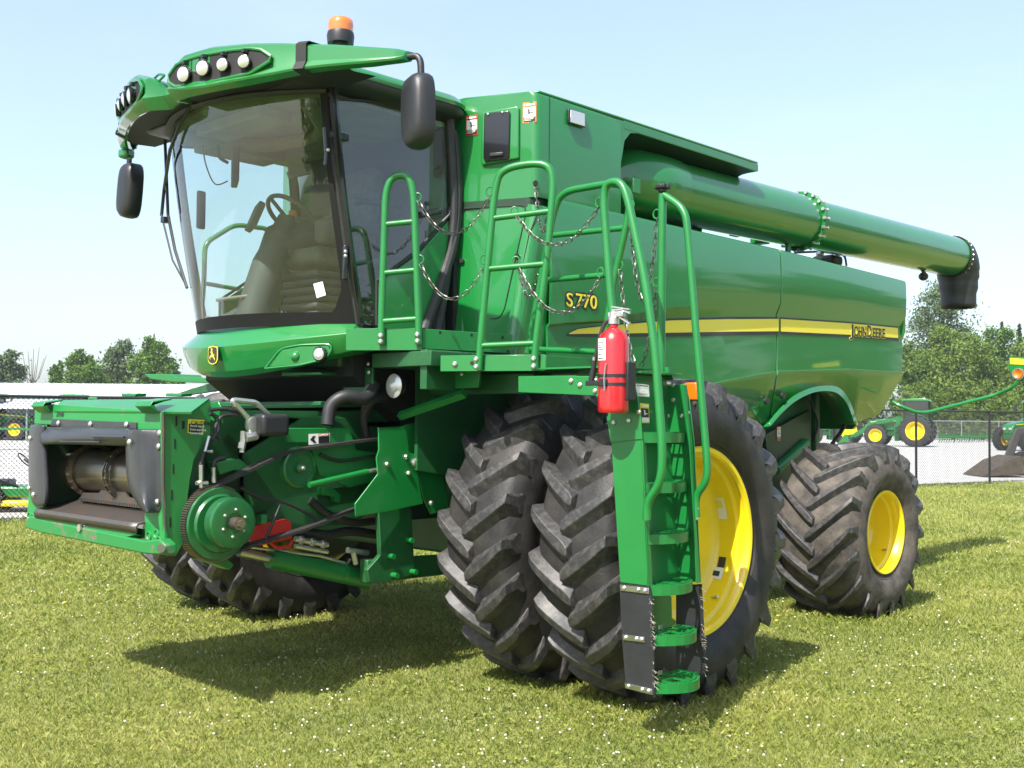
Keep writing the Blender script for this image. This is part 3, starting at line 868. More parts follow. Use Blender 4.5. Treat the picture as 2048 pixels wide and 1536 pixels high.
b.grid(rows); b.add(rows[-1][:-1], [tuple(range(len(rows[0])-1))]); b.build('roof_cover', 'paint', roofu, smooth=45)
# visor halves: stations along x with five profile points
st = [  # x, dy, ztop, zface_bottom, zlip, depth
 (.00, .16, 3.800, 3.735, 3.700), (.10, .12, 3.810, 3.730, 3.66), (.155, .0, 3.850, 3.70, 3.640), (.30, -.02, 3.905, 3.675, 3.64), (.50, -.02, 3.918, 3.665, 3.645), (.75, -.01, 3.905, 3.68, 3.655),
 (.95, .0, 3.885, 3.695, 3.675), (1.10, .0, 3.862, 3.708, 3.690), (1.25, .0, 3.845, 3.712, 3.697), (1.45, .0, 3.815, 3.715, 3.70), (1.585, .0, 3.795, 3.722, 3.712), (1.62, .02, 3.785, 3.735, 3.725)]
def visor(s):
    rows = []
    st0 = np.array(st); xs_ = sorted(set(list(st0[:, 0])+[float(v) for v in np.linspace(.3, 1.58, 24)])); st1 = [[x]+[float(np.interp(x, st0[:, 0], st0[:, k])) for k in range(1, 5)] for x in xs_]
    for (x, dy, zt, zb, zl_) in st1:
        y = gv(x)+dy
        dep = .42 if x < 1.0 else .42-.33*(x-1.0)/.62
        nx = .25*x
        rows.append([Vector((s*x, y+dep, zt-.03)), Vector((s*x, y+.10, zt+.004)), Vector((s*x, y+.035, zt)), Vector((s*x, y+.012, zt-.015)), Vector((s*x, y+.012, zb+.022+.028*min(1, max(0, (zt-zb-.08)/.08)))), Vector((s*x, y-.012, zb+.008)), Vector((s*x, y-.006, zb-.004)), Vector((s*x, y+.045, zl_)), Vector((s*x, y+.065, zl_+.006)), Vector((s*x, y+.08, zl_+.03))])
    b = MB(); b.grid(rows); b.add(rows[-1], [tuple(range(len(rows[-1])))]); return b
vL = visor(1).build('visor', 'paint', H, smooth=28)
vR = visor(-1).build('visor', 'paint', H, smooth=28)
# underside filler between visor and cab (black)
rows = []
for x in np.linspace(-1.3, 1.3, 31): zz_ = interp([(t[0], t[4]) for t in st], abs(x))+.022; rows.append([Vector((x, gv(x)+.05+(.12 if abs(x) < .1 else 0), zz_)), Vector((x, max(gv(x)+.12, -1.9), 3.705)), Vector((x, max(-1.50, gv(x)+.2), 3.715))])
MB().grid(rows).build('visor_underside', 'dark', H)
# black joint strip across the visor at the folding wing
for s, v in ((1, vL), (-1, vR)):
    b = MB(); pr = []
    for x in (1.065, 1.125):
        y = gv(x); pr.append([Vector((s*x, y+.12, 3.872)), Vector((s*x, y+.02, 3.872)), Vector((s*x, y+.0, 3.855)), Vector((s*x, y+.0, 3.75)), Vector((s*x, y-.022, 3.705)), Vector((s*x, y+.05, 3.682))])
    b.grid(pr).build('wing_joint', 'dark', v, smooth=0, solid=-.004)
# lamp recess + lamps
def pod(s, v, lamps):
    rec = [(.17, 3.80), (.27, 3.855), (.55, 3.868), (.84, 3.860), (.92, 3.82), (.90, 3.765), (.78, 3.715), (.50, 3.695), (.26, 3.70), (.19, 3.73)]
    pts = [Vector((s*x, gv(x)-.002+.012, z)) for x, z in rec]
    cc = Vector((s*.54, gv(.54)+.010, 3.78))
    # curved black recess following the visor
    rows = []
    for x in np.linspace(.17, .92, 13):
        zt = interp([(.17, 3.79), (.24, 3.85), (.40, 3.868), (.65, 3.868), (.84, 3.858), (.92, 3.80)], x)
        zb = interp([(.17, 3.745), (.24, 3.705), (.50, 3.692), (.80, 3.712), (.92, 3.77)], x)
        rows.append([Vector((s*x, gv(x)-.008, zt)), Vector((s*x, gv(x)-.008, (zt+zb)/2)), Vector((s*x, gv(x)-.012, zb))])
    rc = MB().grid(rows).build('lamp_recess', 'dark', v)
    # rim round the recess
    top = [r_[0] for r_ in rows]; bot = [r_[-1] for r_ in rows]
    MB().tube(top+bot[::-1], .011, 8, closed=True).build('recess_rim', 'paint', rc)
    for (x, z, r) in lamps:
        y = gv(x)-.012; d = Vector((s*(.16+x*.5), -1, -.12)).normalized()
        c = Vector((s*x, y, z))
        q = MB(); 
        side = d.cross(Vector((0, 0, 1))).normalized(); upv = side.cross(d)
        ring = lambda k, off: [c+d*off+(side*math.cos(t)+upv*math.sin(t))*k for t in [2*PI*i/22 for i in range(22)]]
        R1, R2, R3, R4 = ring(r*.9, -.02), ring(r*1.12, .02), ring(r*1.12, .032), ring(r*.97, .034)
        q.add(R1+R2+R3+R4, [(a*22+i, a*22+(i+1) % 22, (a+1)*22+(i+1) % 22, (a+1)*22+i) for a in range(3) for i in range(22)])
        lh = q.build('headlight', 'black_gloss', H)
        q = MB(); r5, r6, r7 = ring(r*.97, .033), ring(r*.6, .041), ring(r*.2, .044)
        q.add(r5+r6+r7+[c+d*.0445], [(a*22+i, a*22+(i+1) % 22, (a+1)*22+(i+1) % 22, (a+1)*22+i) for a in range(2) for i in range(22)]+[(44+i, 44+(i+1) % 22, 66) for i in range(22)])
        q.build('lens', 'lamp_lens', lh)
        MB().box(c+Vector((0, -.01, r+.028)), (.03, .03, .02)).build('lamp_bracket', 'black_plastic', lh)
L = [(.325, 3.765, .046), (.475, 3.780, .045), (.62, 3.780, .038), (.765, 3.780, .038)]
pod(1, vL, L); pod(-1, vR, L)
# small grab on right
MB().tube(fillet([PVis(300, 165, .1), PVis(318, 148, .1), PVis(330, 150, .1), PVis(318, 162, .1)], .03), .008, 6).build('roof_hook', 'paint_flat', roofu)

# beacon
p = PX(681, 88, .62)
bc = MB().lathe([(0, 0), (0, .085), (.05, .09), (.075, .085), (.078, 0)], p, 'Z', 28).build('beacon', 'black_plastic', H)
MB().lathe([(.078, .080), (.12, .084), (.150, .080), (.165, .066), (.172, 0)], p, 'Z', 28).build('beacon_lens', 'amber', bc, smooth=60)
MB().cyl((p.x, p.y, p.z-.3), (p.x, p.y, p.z), .05, 16).build('beacon_post', 'black_plastic', bc)

# mirrors
def mirror(s):
    base = Vector((s*1.60, gv(1.6)+.075, 3.755))
    c = Vector((s*1.677, -1.493, 3.435))
    path = fillet([base, base+Vector((s*.09, .03, .0)), Vector((s*1.70, -1.50, 3.62)), Vector((s*1.70, -1.495, 3.30))], .07)
    arm = MB().tube(path, .020, 12).build('mirror_arm', 'black_plastic', H)
    b = MB(); rows = []
    # shell facing forward, glass facing rear
    for v, zz in ((-1, -.235), (-.93, -.245), (0, 0), (.93, .215), (1, .205)): pass
    hw, hh = .118, .215
    n = 20
    def ring(sc, dy, e=3.4):
        pts = []
        for i in range(n):
            t = 2*PI*i/n; ct, st_ = math.cos(t), math.sin(t)
            x = hw*sc*math.copysign(abs(ct)**(2/e), ct); z = hh*sc**.8*math.copysign(abs(st_)**(2/e), st_)
            pts.append(Matrix.Rotation(s*R(-14 if s > 0 else -2), 3, 'Z') @ Matrix.Rotation(R(-2 if s > 0 else 7), 3, 'Y') @ Vector((x*(1 if s > 0 else .92), dy, z)) + c)
        return pts
    rs = [ring(.97, .045), ring(1.0, .03), ring(1.0, -.01), ring(.95, -.045), ring(.82, -.068), ring(.5, -.08)]
    b.add([p for r_ in rs for p in r_], [(a*n+i, a*n+(i+1) % n, (a+1)*n+(i+1) % n, (a+1)*n+i) for a in range(5) for i in range(n)]+[tuple(5*n+i for i in range(n))])
    sh = b.build('mirror', 'black_plastic', H, smooth=40)
    MB().add(ring(.93, .046), [tuple(range(n))]).build('mirror_glass', 'mirror_glass', sh, smooth=0)
mirror(1); mirror(-1)
# pod drop under right visor wing
MB().box((-1.51, -1.62, 3.675), (.10, .09, .07), Matrix.Rotation(.3, 3, 'Z')).build('arm_mount', 'paint', roofu, bevel=.02)

# windshield: curved, leaning outward at the top
def wsh(u, t, off=0):   # u -1..1, t 0 bottom..1 top
    x = u*(CH-.01+.02*t)
    yb = -1.70+.39*abs(u)**2.1; ytop = -1.93+.36*abs(u)**2.1
    y = yb+(ytop-yb)*(t**1.1) - .03*math.sin(PI*t) - off
    z = 2.262+(3.715-2.262)*t
    return Vector((x, y, z))
rows = [[wsh(u, t) for u in np.linspace(-1, 1, 25)] for t in np.linspace(.0, 1, 14)]
ws = MB().grid(rows).build('windshield', 'windshield_glass', H, smooth=60)
# black frit bands at foot and sides
rows = [[wsh(u, t, .004) for u in np.linspace(-1, 1, 25)] for t in (.0, .03, .058)]
MB().grid(rows).build('frit_band', 'frit', ws, smooth=60)
for s in (-1, 1):
    rows = [[wsh(s*u, t, .004) for u in (1.0, .985, .965 if t > .2 else .965-.14*(1-t/.2)**2)] for t in np.linspace(0, 1, 14)]
    MB().grid(rows).build('frit_band', 'frit', ws, smooth=60)
MB().tube([wsh(u, .985, .0) for u in np.linspace(-1, 1, 21)], .022, 8).build('top_seal', 'black_rubber', ws)
# paper tag
q = [wsh(.78, .195, .012), wsh(.86, .19, .012)]
qq = [(627, 568), (645, 563), (652, 590), (634, 596)]
gwb = lambda x: wsh(min(1, abs(x)/CH), .15).y-.012
MB().prism([PG(a_, b_, gwb) for a_, b_ in qq], (0, -.001, 0)).build('paper_tag', 'decal_white', ws)

# pillars
for s in (-1, 1):
    pa = [wsh(s*1.0, t)+Vector((s*.012, .03, 0)) for t in np.linspace(0, 1, 9)]
    MB().tube(pa, .034, 10).build('front_pillar', 'black_gloss', H)
    # rear pillar
    rpz = [Vector((s*.92, -.63, 2.27)), Vector((s*.92, -.55, 2.7)), Vector((s*.93, -.50, 3.1)), Vector((s*.93, -.55, 3.72))]
    MB().tube(smoothpoly(rpz, 5), .032 if s > 0 else .010, 10).build('rear_pillar', 'black_rubber', H)
    ok = [Vector((s*(CH+.015), p_.y, p_.z)) for p_ in [PX(a_, b_, CH+.015) for a_, b_ in ((655, 196), (893, 215), (905, 300), (905, 400), (898, 430), (836, 500), (753, 562), (753, 655), (715, 655), (690, 480), (665, 310))]]
    ok[7].z = 2.27; ok[8].z = 2.27
    dg_ = MB().add(ok, [tuple(range(len(ok)))]).build('door_glass', 'side_glass', H, smooth=0)
    MB().tube(ok, .012, 6, closed=True).build('glass_seal', 'black_rubber', dg_)
    lp = [Vector((s*(CH+.02), p_.y, p_.z)) for p_ in [PX(a_, b_, CH+.02) for a_, b_ in ((755, 566), (838, 507), (898, 440), (898, 500), (872, 590), (852, 660), (755, 660))]]
    lpn = MB().prism(lp, (-s*.03, 0, 0)).build('door_lower_panel', 'paint', dg_, bevel=.008)
# door hinge and handles
p = PX(678, 272, CH+.03); hg = MB().box(p, (.02, .15, .045)).build('door_hinge', 'black_plastic', H, bevel=.015)
p = PX(690, 525, CH+.03); MB().box(p, (.03, .03, .22)).build('door_latch', 'black_gloss', H, bevel=.01)
p = PX(652, 300, CH+.04); MB().tube([PX(648, 255, CH+.03), PX(652, 310, CH+.03), PX(650, 330, CH+.03)], .012, 8).build('hinge_bar', 'black_gloss', H)
b = MB()
for a_, b_ in ((691, 503), (691, 512), (656, 300)): b.sphere(PX(a_, b_, CH+.05), .012)
b.split('screw', 'zinc', H)
b = MB(); b.tube([PX(720, 402, .88), PX(800, 412, .86)], .02, 8); b.tube([PX(700, 530, .88), PX(770, 525, .87)], .03, 8); b.build('inner_handle', 'black_plastic', H)
MB().sphere(PX(716, 402, .88), .03).build('lever_knob', 'black_plastic', H)
MB().tube([PX(840, 430, .95), PX(880, 422, .95)], .022, 10).build('grab_handle', 'black_gloss', H)

# cab floor, rear wall, headliner
b = MB(); b.prism([Vector((x, wsh(x/CH, 0).y+.03, 2.16)) for x in np.linspace(-.88, .88, 13)]+[Vector((.9, -.55, 2.16)), Vector((-.9, -.55, 2.16))], (0, 0, .10)); b.build('cab_floor', 'cab_grey', H)
b = MB(); b.prism([Vector((x, wsh(x/CH, 1).y+.05, 3.66)) for x in np.linspace(-.88, .88, 13)]+[Vector((.9, -.55, 3.66)), Vector((-.9, -.55, 3.66))], (0, 0, .035)); b.build('headliner', 'headliner', H)
b = MB(); b.tube(smoothpoly([(-.55, -1.75, 3.64), (-.3, -1.3, 3.60), (.1, -1.1, 3.62), (.5, -1.3, 3.60), (.75, -1.6, 3.64)], 5), [.05]*21, 10); b.bx(-.3, .45, -1.75, -1.5, 3.58, 3.66); b.bx(-.75, -.45, -1.5, -.9, 3.58, 3.66); b.build('overhead_console', 'headliner', H, bevel=.02)
b = MB(); b.bx(-.9, .9, -.58, -.54, 2.2, 2.80); b.bx(-.60, .9, -.58, -.54, 2.8, 3.66); b.bx(-.9, -.60, -.58, -.54, 3.57, 3.66); b.build('cab_rear_wall', 'cab_grey', H, bevel=.01)
# seat
b = MB(); b.box((.12, -.98, 2.78), (.52, .50, .12)); b.build('seat_cushion', 'seat_fabric', H, bevel=.05, seg=4)
b = MB(); b.box((.12, -.72, 3.13), (.48, .13, .66), Matrix.Rotation(R(-8), 3, 'X')); b.build('backrest', 'seat_fabric', H, bevel=.05, seg=4)
b = MB(); b.box((.45, -1.0, 2.98), (.12, .42, .10)); b.box((.45, -1.18, 2.92), (.14, .18, .16)); b.build('armrest', 'cab_grey', H, bevel=.03)
b = MB()
for k in range(6): b.box((.12, -.98, 2.66-k*.055), (.42-.02*(k % 2), .44-.03*(k % 2), .04))
b.bx(-.15, .38, -1.2, -.75, 2.26, 2.36); b.build('seat_bellows', 'cab_grey', H, bevel=.015)
b = MB(); b.box((-.38, -.95, 2.68), (.36, .36, .09)); b.box((-.42, -.74, 2.95), (.34, .08, .45)); b.build('passenger_seat', 'seat_fabric', H, bevel=.03)
# steering column (placed from photo on the centre plane)
S = lambda a_, b_, x=0.: PX(a_, b_, x)
b = MB(); b.tube(smoothpoly([S(500, 655), S(515, 600), S(545, 510), S(560, 468), S(575, 440)], 4), [.115]*8+[.10]*5+[.07]*4, 16); b.build('steering_column', 'cab_grey', H, smooth=50)
b = MB(); b.tube(smoothpoly([S(560, 505), S(600, 480), S(640, 460), S(670, 480)], 4), .11, 12); b.build('column_shroud', 'cab_grey', H, smooth=50)
cw = S(583, 433); tilt = Matrix.Rotation(R(-40), 3, 'X')
ring = [cw+tilt @ Vector((.19*math.cos(t), .19*math.sin(t), 0)) for t in np.linspace(0, 2*PI, 33)[:-1]]
sw = MB().tube(ring, .016, 10, closed=True).build('steering_wheel', 'cab_grey', H)
b = MB()
for t in (.2, 2.3, 4.4): b.tube([cw+tilt @ Vector((0, 0, -.04)), cw+tilt @ Vector((.18*math.cos(t), .18*math.sin(t), 0))], .014, 8)
b.sphere(cw+tilt @ Vector((0, 0, -.03)), .05, (1, 1, .6)); b.build('spokes', 'cab_grey', sw)
MB().box(cw+Vector((-.06, .05, .03)), (.05, .05, .06)).build('steering_knob', 'decal_orange', sw, bevel=.015)
MB().tube([S(432, 600, -.1), S(528, 588, .1)], .012, 8).build('foot_bar', 'beige', H)
b = MB(); b.box(S(520, 640, -.25), (.5, .3, .06)); b.box(S(470, 640, -.25), (.12, .2, .12), Matrix.Rotation(.5, 3, 'X')); b.build('pedals', 'cab_grey', H, bevel=.01)
def monitor(px, py, x, sx, sz, rz, rx, parent=H, face='screen'):
    c = S(px, py, x); M = Matrix.Rotation(R(rz), 3, 'Z') @ Matrix.Rotation(R(rx), 3, 'X')
    m_ = MB().box(c, (sx, .045, sz), M).build('monitor', 'cab_grey', parent, bevel=.008)
    MB().box(c+M @ Vector((0, .0245, 0)), (sx*.86, .004, sz*.84), M).build('screen', face, m_)
    return m_
monitor(510, 434, -.05, .22, .19, -25, -22)
monitor(470, 335, -.35, .20, .25, -30, 0)
MB().tube(fillet([S(436, 290, -.30), S(436, 315, -.30), S(455, 325, -.33)], .05), .012, 8).build('monitor_arm', 'black_plastic', H)
MB().tube(smoothpoly([S(405, 290, -.5), S(412, 330, -.5), S(430, 368, -.42), S(456, 362, -.36)], 5), .005, 6).build('cable', 'black_plastic', H)
MB().box(S(402, 420, -.78), (.03, .07, .28)).build('pillar_box', 'cab_grey', H, bevel=.015)
MB().prism([S(400, 655, -.8), S(432, 655, -.6), S(440, 640, -.6), S(410, 632, -.8)], (0, .15, 0)).build('floor_box', 'beige', H, bevel=.01)
# wipers on the windshield, right side
b = MB()
wp = [wsh(-.80+.12*t, .93-.40*t, .06) for t in np.linspace(0, 1, 8)]
b.tube([Vector(PG(a_, b_, lambda x: wsh(max(-1, min(1, x/CH)), .8).y-.05) or (0, 0, 0)) for a_, b_ in ((385, 205), (360, 250), (340, 300), (328, 380), (323, 432))], .012, 6)
b.build('wiper_arm', 'black_plastic', ws)
b = MB(); b.tube([PY(a_, b_, -1.62) for a_, b_ in ((330, 280), (336, 430), (350, 500), (374, 576))], .011, 6)
b.tube([PY(a_, b_, -1.60) for a_, b_ in ((323, 430), (345, 520), (372, 570))], .007, 6)
b.box(PY(331, 440, -1.63), (.05, .05, .04)); b.build('wiper_blade', 'black_plastic', ws)

# ---------------------------------------------------------------- front bumper below the windshield
def bp_(u, k):
    x = u*.97
    front = -1.76+.345*abs(u)**2.2
    prof = {0: (front+.13, 2.270, 1), 1: (front+.10, 2.272, 1), 2: (front+.010, 2.150+.065*abs(u)**2, 1), 3: (front+.004, 2.138+.068*abs(u)**2, 1), 4: (front+.02, 2.07+.075*abs(u)**2, 1), 5: (front+.055, 1.98+.125*abs(u)**2.0, 1), 6: (front+.10, 1.945+.150*abs(u)**2.0, 1), 7: (front+.25, 1.965+.15*abs(u)**2.0, 1)}
    y, z, _ = prof[k]
    return Vector((x*(1.0 if k > 1 else .94), y, z))
rows = [[bp_(u, k) for k in range(8)] for u in np.linspace(-1, 1, 33)]
b = MB().grid(rows); b.add(rows[0], [tuple(range(8))]); b.add(rows[-1], [tuple(range(8))])
bump = b.build('front_bumper', 'paint', H, smooth=30)
gb = lambda x: -1.76+.345*min(1, abs(x)/.97)**2.2+.015
# recess crease around the fog light
pts = [PG(a_, b_, lambda x: gb(x)-.010) for a_, b_ in ((530, 737), (562, 697), (600, 690), (660, 688), (664, 700), (650, 718), (600, 730))]
MB().tube(fillet(pts+[pts[0]], .04), .007, 8, closed=True).build('bumper_crease', 'paint', bump)
MB().add([PG(a_, b_, lambda x: gb(x)-.012) for a_, b_ in ((540, 733), (564, 700), (600, 693), (657, 691), (660, 700), (648, 716), (600, 728))], [tuple(range(7))]).build('bumper_recess', 'paint_flat', bump, smooth=0)
p = PG(641, 708, lambda x: gb(x)-.01); n_ = Vector((.36, -.93, 0)).normalized()
fog = MB().tube([p-n_*.02, p+n_*.014, p+n_*.02], [.047, .047, .040], 28).build('fog_light', 'black_gloss', H)
MB().tube([p+n_*.018, p+n_*.024, p+n_*.027], [.034, .030, .015], 24).build('lens', 'lamp_lens', fog, smooth=60)
MB().tube([p+n_*.016, p+n_*.023], [.039, .037], 24).build('lamp_ring', 'steel', fog)
p = PG(592, 713, lambda x: gb(x)); MB().sphere(p, .034, (1, 1, 1)).build('sensor_dome', 'paint', bump, smooth=60)
# emblem
def deer(u, v): return (u, v)
ec = Vector((0.005, gb(0)-.022, 2.085))
sh = [(-.044, .060), (0, .066), (.044, .060), (.050, .04), (.050, -.035), (.036, -.056), (0, -.066), (-.036, -.056), (-.050, -.035), (-.050, .04)]
mk = lambda s_, dy, L_=sh: [ec+Vector((x*s_*1.22, dy, z*s_)) for x, z in L_]
em = MB().prism(mk(1.0, 0), (0, -.006, 0)).build('emblem', 'black_gloss', H, bevel=.004)
MB().prism(mk(.93, -.0065), (0, -.002, 0)).build('emblem_border', 'decal_yellow', em)
MB().prism(mk(.82, -.009), (0, -.002, 0)).build('emblem_field', 'black_gloss', em)
dr = [(-.020, .022), (-.012, .026), (-.012, .032), (-.020, .042), (-.016, .044), (-.010, .037), (-.010, .046), (-.006, .046), (-.006, .036), (.000, .042), (.003, .039), (-.003, .030), (-.002, .024), (.002, .016), (.002, .008), (.010, .002), (.016, .000), (.018, .008), (.022, .006), (.021, -.006), (.020, -.014), (.028, -.024), (.032, -.036), (.028, -.036), (.020, -.024), (.012, -.018), (.004, -.014), (-.004, -.012), (-.012, -.014), (-.022, -.012), (-.026, -.020), (-.020, -.026), (-.023, -.029), (-.032, -.020), (-.030, -.008), (-.018, -.004), (-.014, .002), (-.012, .014), (-.022, .017)]
dr = [(x*1.02, z*1.0+.001) for x, z in dr]
MB().add([ec+Vector((x, -.0125, z)) for x, z in dr], [tuple(range(len(dr)))]).build('leaping_deer', 'decal_yellow', em, smooth=0)
# cab underframe
b = MB(); b.bx(-.80, .80, -1.36, -.5, 2.0, 2.15); b.build('cab_underframe', 'paint_shaded', H, bevel=.02)
b = MB(); b.prism([(-.86, -1.30, 2.08), (-.86, -1.30, 1.95), (-.86, -.8, 1.6), (-.86, -.5, 1.6), (-.86, -.5, 2.08)], (1.72, 0, 0)); b.build('cab_support', 'dark', H)  # shade under the cab put in as a black colour

# rail on the far side of the cab, seen through the glass
RX = -1.65
rr1 = MB().tube(fillet([PX(398, 690, RX), PX(408, 560, RX), PX(410, 486, RX), PX(470, 449, RX), PX(540, 458, RX), PX(548, 690, RX)], .08), .021, 10).build('handrail', 'paint_flat', H, smooth=50)
MB().tube([PX(405, 566, RX), PX(545, 590, RX)], .018, 10).build('rung', 'paint_flat', rr1, smooth=50)
# ================================================================ PLATFORMS, RAILS, LADDER
U1, U2, U3 = PZ(692, 657, 2.232), PZ(845, 656, 2.232), PZ(1025, 668, 2.232)
def plate_strip(name, pts, z0, z1, th=.006, parent=H, m='paint_flat'):
    b = MB(); outer = [Vector((p.x, p.y, 0)) for p in pts]
    for a, c in zip(outer, outer[1:]):
        d = (c-a).normalized(); n = Vector((d.y, -d.x, 0))*th
        vs = [a, c, c-n, a-n]
        b.prism([Vector((v.x, v.y, z0)) for v in vs], (0, 0, z1-z0))
    return b.build(name, m, parent, bevel=.002)
zb = 2.232-.135
up_ = plate_strip('upper_platform_edge', [U1, U2], zb, 2.232)
plate_strip('upper_platform_edge', [U2+Vector((.002, .002, 0)), U3], zb+.01, 2.228)
MB().prism([Vector((U1.x, U1.y+.01, 2.222)), Vector((U2.x-.01, U2.y+.01, 2.222)), Vector((U3.x-.01, U3.y, 2.222)), Vector((.9, U3.y, 2.222)), Vector((.9, U1.y+.05, 2.222))], (0, 0, -.02)).build('upper_platform', 'paint_flat', H)
LZ = 2.06
L1, L2, L3 = PZ(881, 711, LZ), PZ(1091, 709, LZ), PZ(1199, 717, LZ)
lb = LZ-.095
lp_ = plate_strip('lower_platform_edge', [L1, L2], lb, LZ)
plate_strip('lower_platform_edge', [L2+Vector((.002, .002, 0)), L3], lb+.005, LZ-.003)
MB().prism([Vector((L1.x, L1.y+.01, LZ-.008)), Vector((L2.x-.01, L2.y+.01, LZ-.008)), Vector((L3.x-.01, L3.y, LZ-.008)), Vector((1.45, L3.y, LZ-.008)), Vector((1.45, L1.y+.1, LZ-.008))], (0, 0, -.015)).build('lower_platform', 'paint_flat', H)
def fb_(px, py, A, B, off=.0):
    p = PV(px, py, (A.x, A.y), (B.x, B.y)); d = (B-A); n = Vector((d.y, -d.x, 0)).normalized()
    return p+n*off, n
b = MB()
for a_, b_ in ((765, 672), (765, 684), (838, 670), (838, 683)):
    p, n = fb_(a_, b_, U1, U2, .040); b.bolt(p, n, .016, .014)
b.split('bolt', 'zinc', up_)
b = MB()
for a_, b_ in ((957, 719), (957, 734), (1071, 718), (1071, 733), (910, 728)):
    p, n = fb_(a_, b_, L1, L2, .042 if a_ > 920 else .002); b.bolt(p, n, .016, .014)
b.split('bolt', 'zinc', lp_)
p, n = fb_(944, 726, L1, L2, .001); MB().cyl(p, p+n*.002, .012, 12).build('hole', 'dark', lp_)
b = MB()
for a_, b_ in ((880, 665), (943, 670), (1005, 675), (1016, 703)):
    p = PX(a_, b_, 0); p, n = fb_(a_, b_, U2, U3, .001); b.cyl(p, p+n*.002, .010, 10)
b.split('hole', 'dark', up_)
# perforated step plates beneath the platforms
b = MB(); b.bx(.95, 1.5, -1.22, -.5, 2.0, 2.09); b.bx(1.38, 1.44, -1.2, -.35, 1.86, 2.1); b.build('platform_support', 'paint_grimy_shaded', H, bevel=.004)
b = MB(); b.bx(.95, 1.95, -.80, -.74, 1.84, 1.96); b.bx(1.45, 2.1, -.62, -.56, 1.9, 2.04); b.build('platform_crossbar', 'paint_grimy_shaded', H, bevel=.004)
b = MB(); b.tube([PY(800, 832, -1.0), PY(930, 787, -.95)], .03, 4); b.build('brace_bar', 'paint_flat', H)

TR = .0225
def rail(path, rungs, name='handrail', d=.09, r=TR, rr=.018, parent=H):
    o = MB().tube(fillet(path, d, 6), r, 12).build(name, 'paint_flat', parent, smooth=50)
    if rungs:
        b = MB()
        for a, c in rungs: b.tube([a, c], rr, 10)
        b.split('rung', 'paint_flat', o, smooth=50)
    return o
def A_(a_, b_): return fb_(a_, b_, U1, U2, .0)[0]+Vector((.012, -.014, 0))
ra = rail([A_(764, 690), A_(764, 640), A_(772, 385), A_(786, 352), A_(818, 352), A_(828, 385), A_(838, 640), A_(838, 690)], [(A_(770, 450), A_(829, 444)), (A_(768, 547), A_(832, 541)), (A_(766, 643), A_(837, 638))])
def B_(a_, b_): return fb_(a_, b_, L1, L2, .0)[0]+Vector((.01, -.02, 0))
rb_ = rail([B_(960, 740), B_(963, 690), B_(992, 380), B_(1005, 338), B_(1090, 325), B_(1110, 352), B_(1098, 500), B_(1072, 700), B_(1072, 740)], [(B_(988, 438), B_(1100, 424)), (B_(977, 539), B_(1092, 529)), (B_(964, 692), B_(1072, 687))], d=.13)
YC = -.50
def C_(a_, b_): return PY(a_, b_, YC)
rc_ = rail([C_(1055, 706), C_(1082, 560), C_(1108, 420), C_(1125, 383), C_(1235, 364), C_(1260, 385), C_(1258, 430), C_(1228, 560), C_(1205, 704)], [(C_(1100, 471), C_(1248, 456)), (C_(1085, 561), C_(1222, 549)), (C_(1062, 698), C_(1203, 704))], d=.12)
YD = -1.0
def D_(a_, b_): return PY(a_, b_, YD)
rd = rail([D_(1234, 700), D_(1222, 600), D_(1207, 400), D_(1212, 366), D_(1240, 362), D_(1254, 390), D_(1290, 560), D_(1310, 700), D_(1325, 900), D_(1322, 965), D_(1294, 1005), D_(1294, 1040)], [], d=.10)
YE = -.55
def E_(a_, b_): return PY(a_, b_, YE)
re_ = rail([E_(1325, 388), E_(1323, 600), E_(1322, 755)], [], r=.024)
MB().tube(fillet([E_(1328, 390), E_(1370, 418), E_(1376, 470), E_(1400, 760), E_(1415, 935), E_(1412, 965), E_(1391, 992), E_(1393, 1035)], .09, 6), .021, 12).build('sloped_rail', 'paint_flat', re_, smooth=50)
kc = E_(1325, 374)
kb = MB(); kb.cyl(kc+Vector((0, 0, -.03)), kc+Vector((0, 0, -.01)), .025, 16)
n8 = []
for k in range(48):
    t = 2*PI*k/48; rr = .042+.006*math.cos(8*t); n8.append((kc.x+rr*math.cos(t), kc.y+rr*math.sin(t), kc.z-.012))
kb.prism(n8, (0, 0, .026)); kb.build('knob', 'black_plastic', re_, bevel=.005)

# ladder
def q_(L_, y): return [PY(a_, b_, y) for a_, b_ in L_]
YL = -.95
lad = MB().prism(q_([(1213, 790), (1230, 752), (1262, 750), (1276, 800), (1285, 880), (1297, 1172), (1240, 1165), (1222, 880), (1215, 835)], YL), (0, .012, 0)).build('ladder_side', 'paint_flat', H, bevel=.003)
MB().prism(q_([(1212, 832), (1280, 826), (1285, 878), (1221, 885)], YL-.006), (0, .005, 0)).build('ladder_bracket', 'paint_flat', lad, bevel=.002)
# outer flange of front side and rear side plate
def prism_y(L_, y, th, name, m, par=H): return MB().prism(q_(L_, y), (0, th, 0)).build(name, m, par, bevel=.002)
o0 = q_([(1283, 880), (1297, 1172)], YL)
MB().prism([o0[0]+Vector((0, 0, 0)), o0[1], o0[1]+Vector((0, .035, 0)), o0[0]+Vector((0, .035, 0))], (-.006, 0, 0)).build('side_flange', 'paint_flat', lad)
YB = YE
ls2 = MB().prism(q_([(1328, 772), (1368, 768), (1378, 800), (1387, 880), (1400, 1165), (1345, 1160)], YB), (0, .012, 0)).build('ladder_side', 'paint_flat', H, bevel=.003)
o1 = q_([(1374, 770), (1387, 880), (1401, 1165)], YB)
MB().prism([o1[0], o1[1], o1[2], o1[2]+Vector((0, -.035, 0)), o1[1]+Vector((0, -.035, 0)), o1[0]+Vector((0, -.035, 0))], (-.006, 0, 0)).build('side_flange', 'paint_flat', ls2)
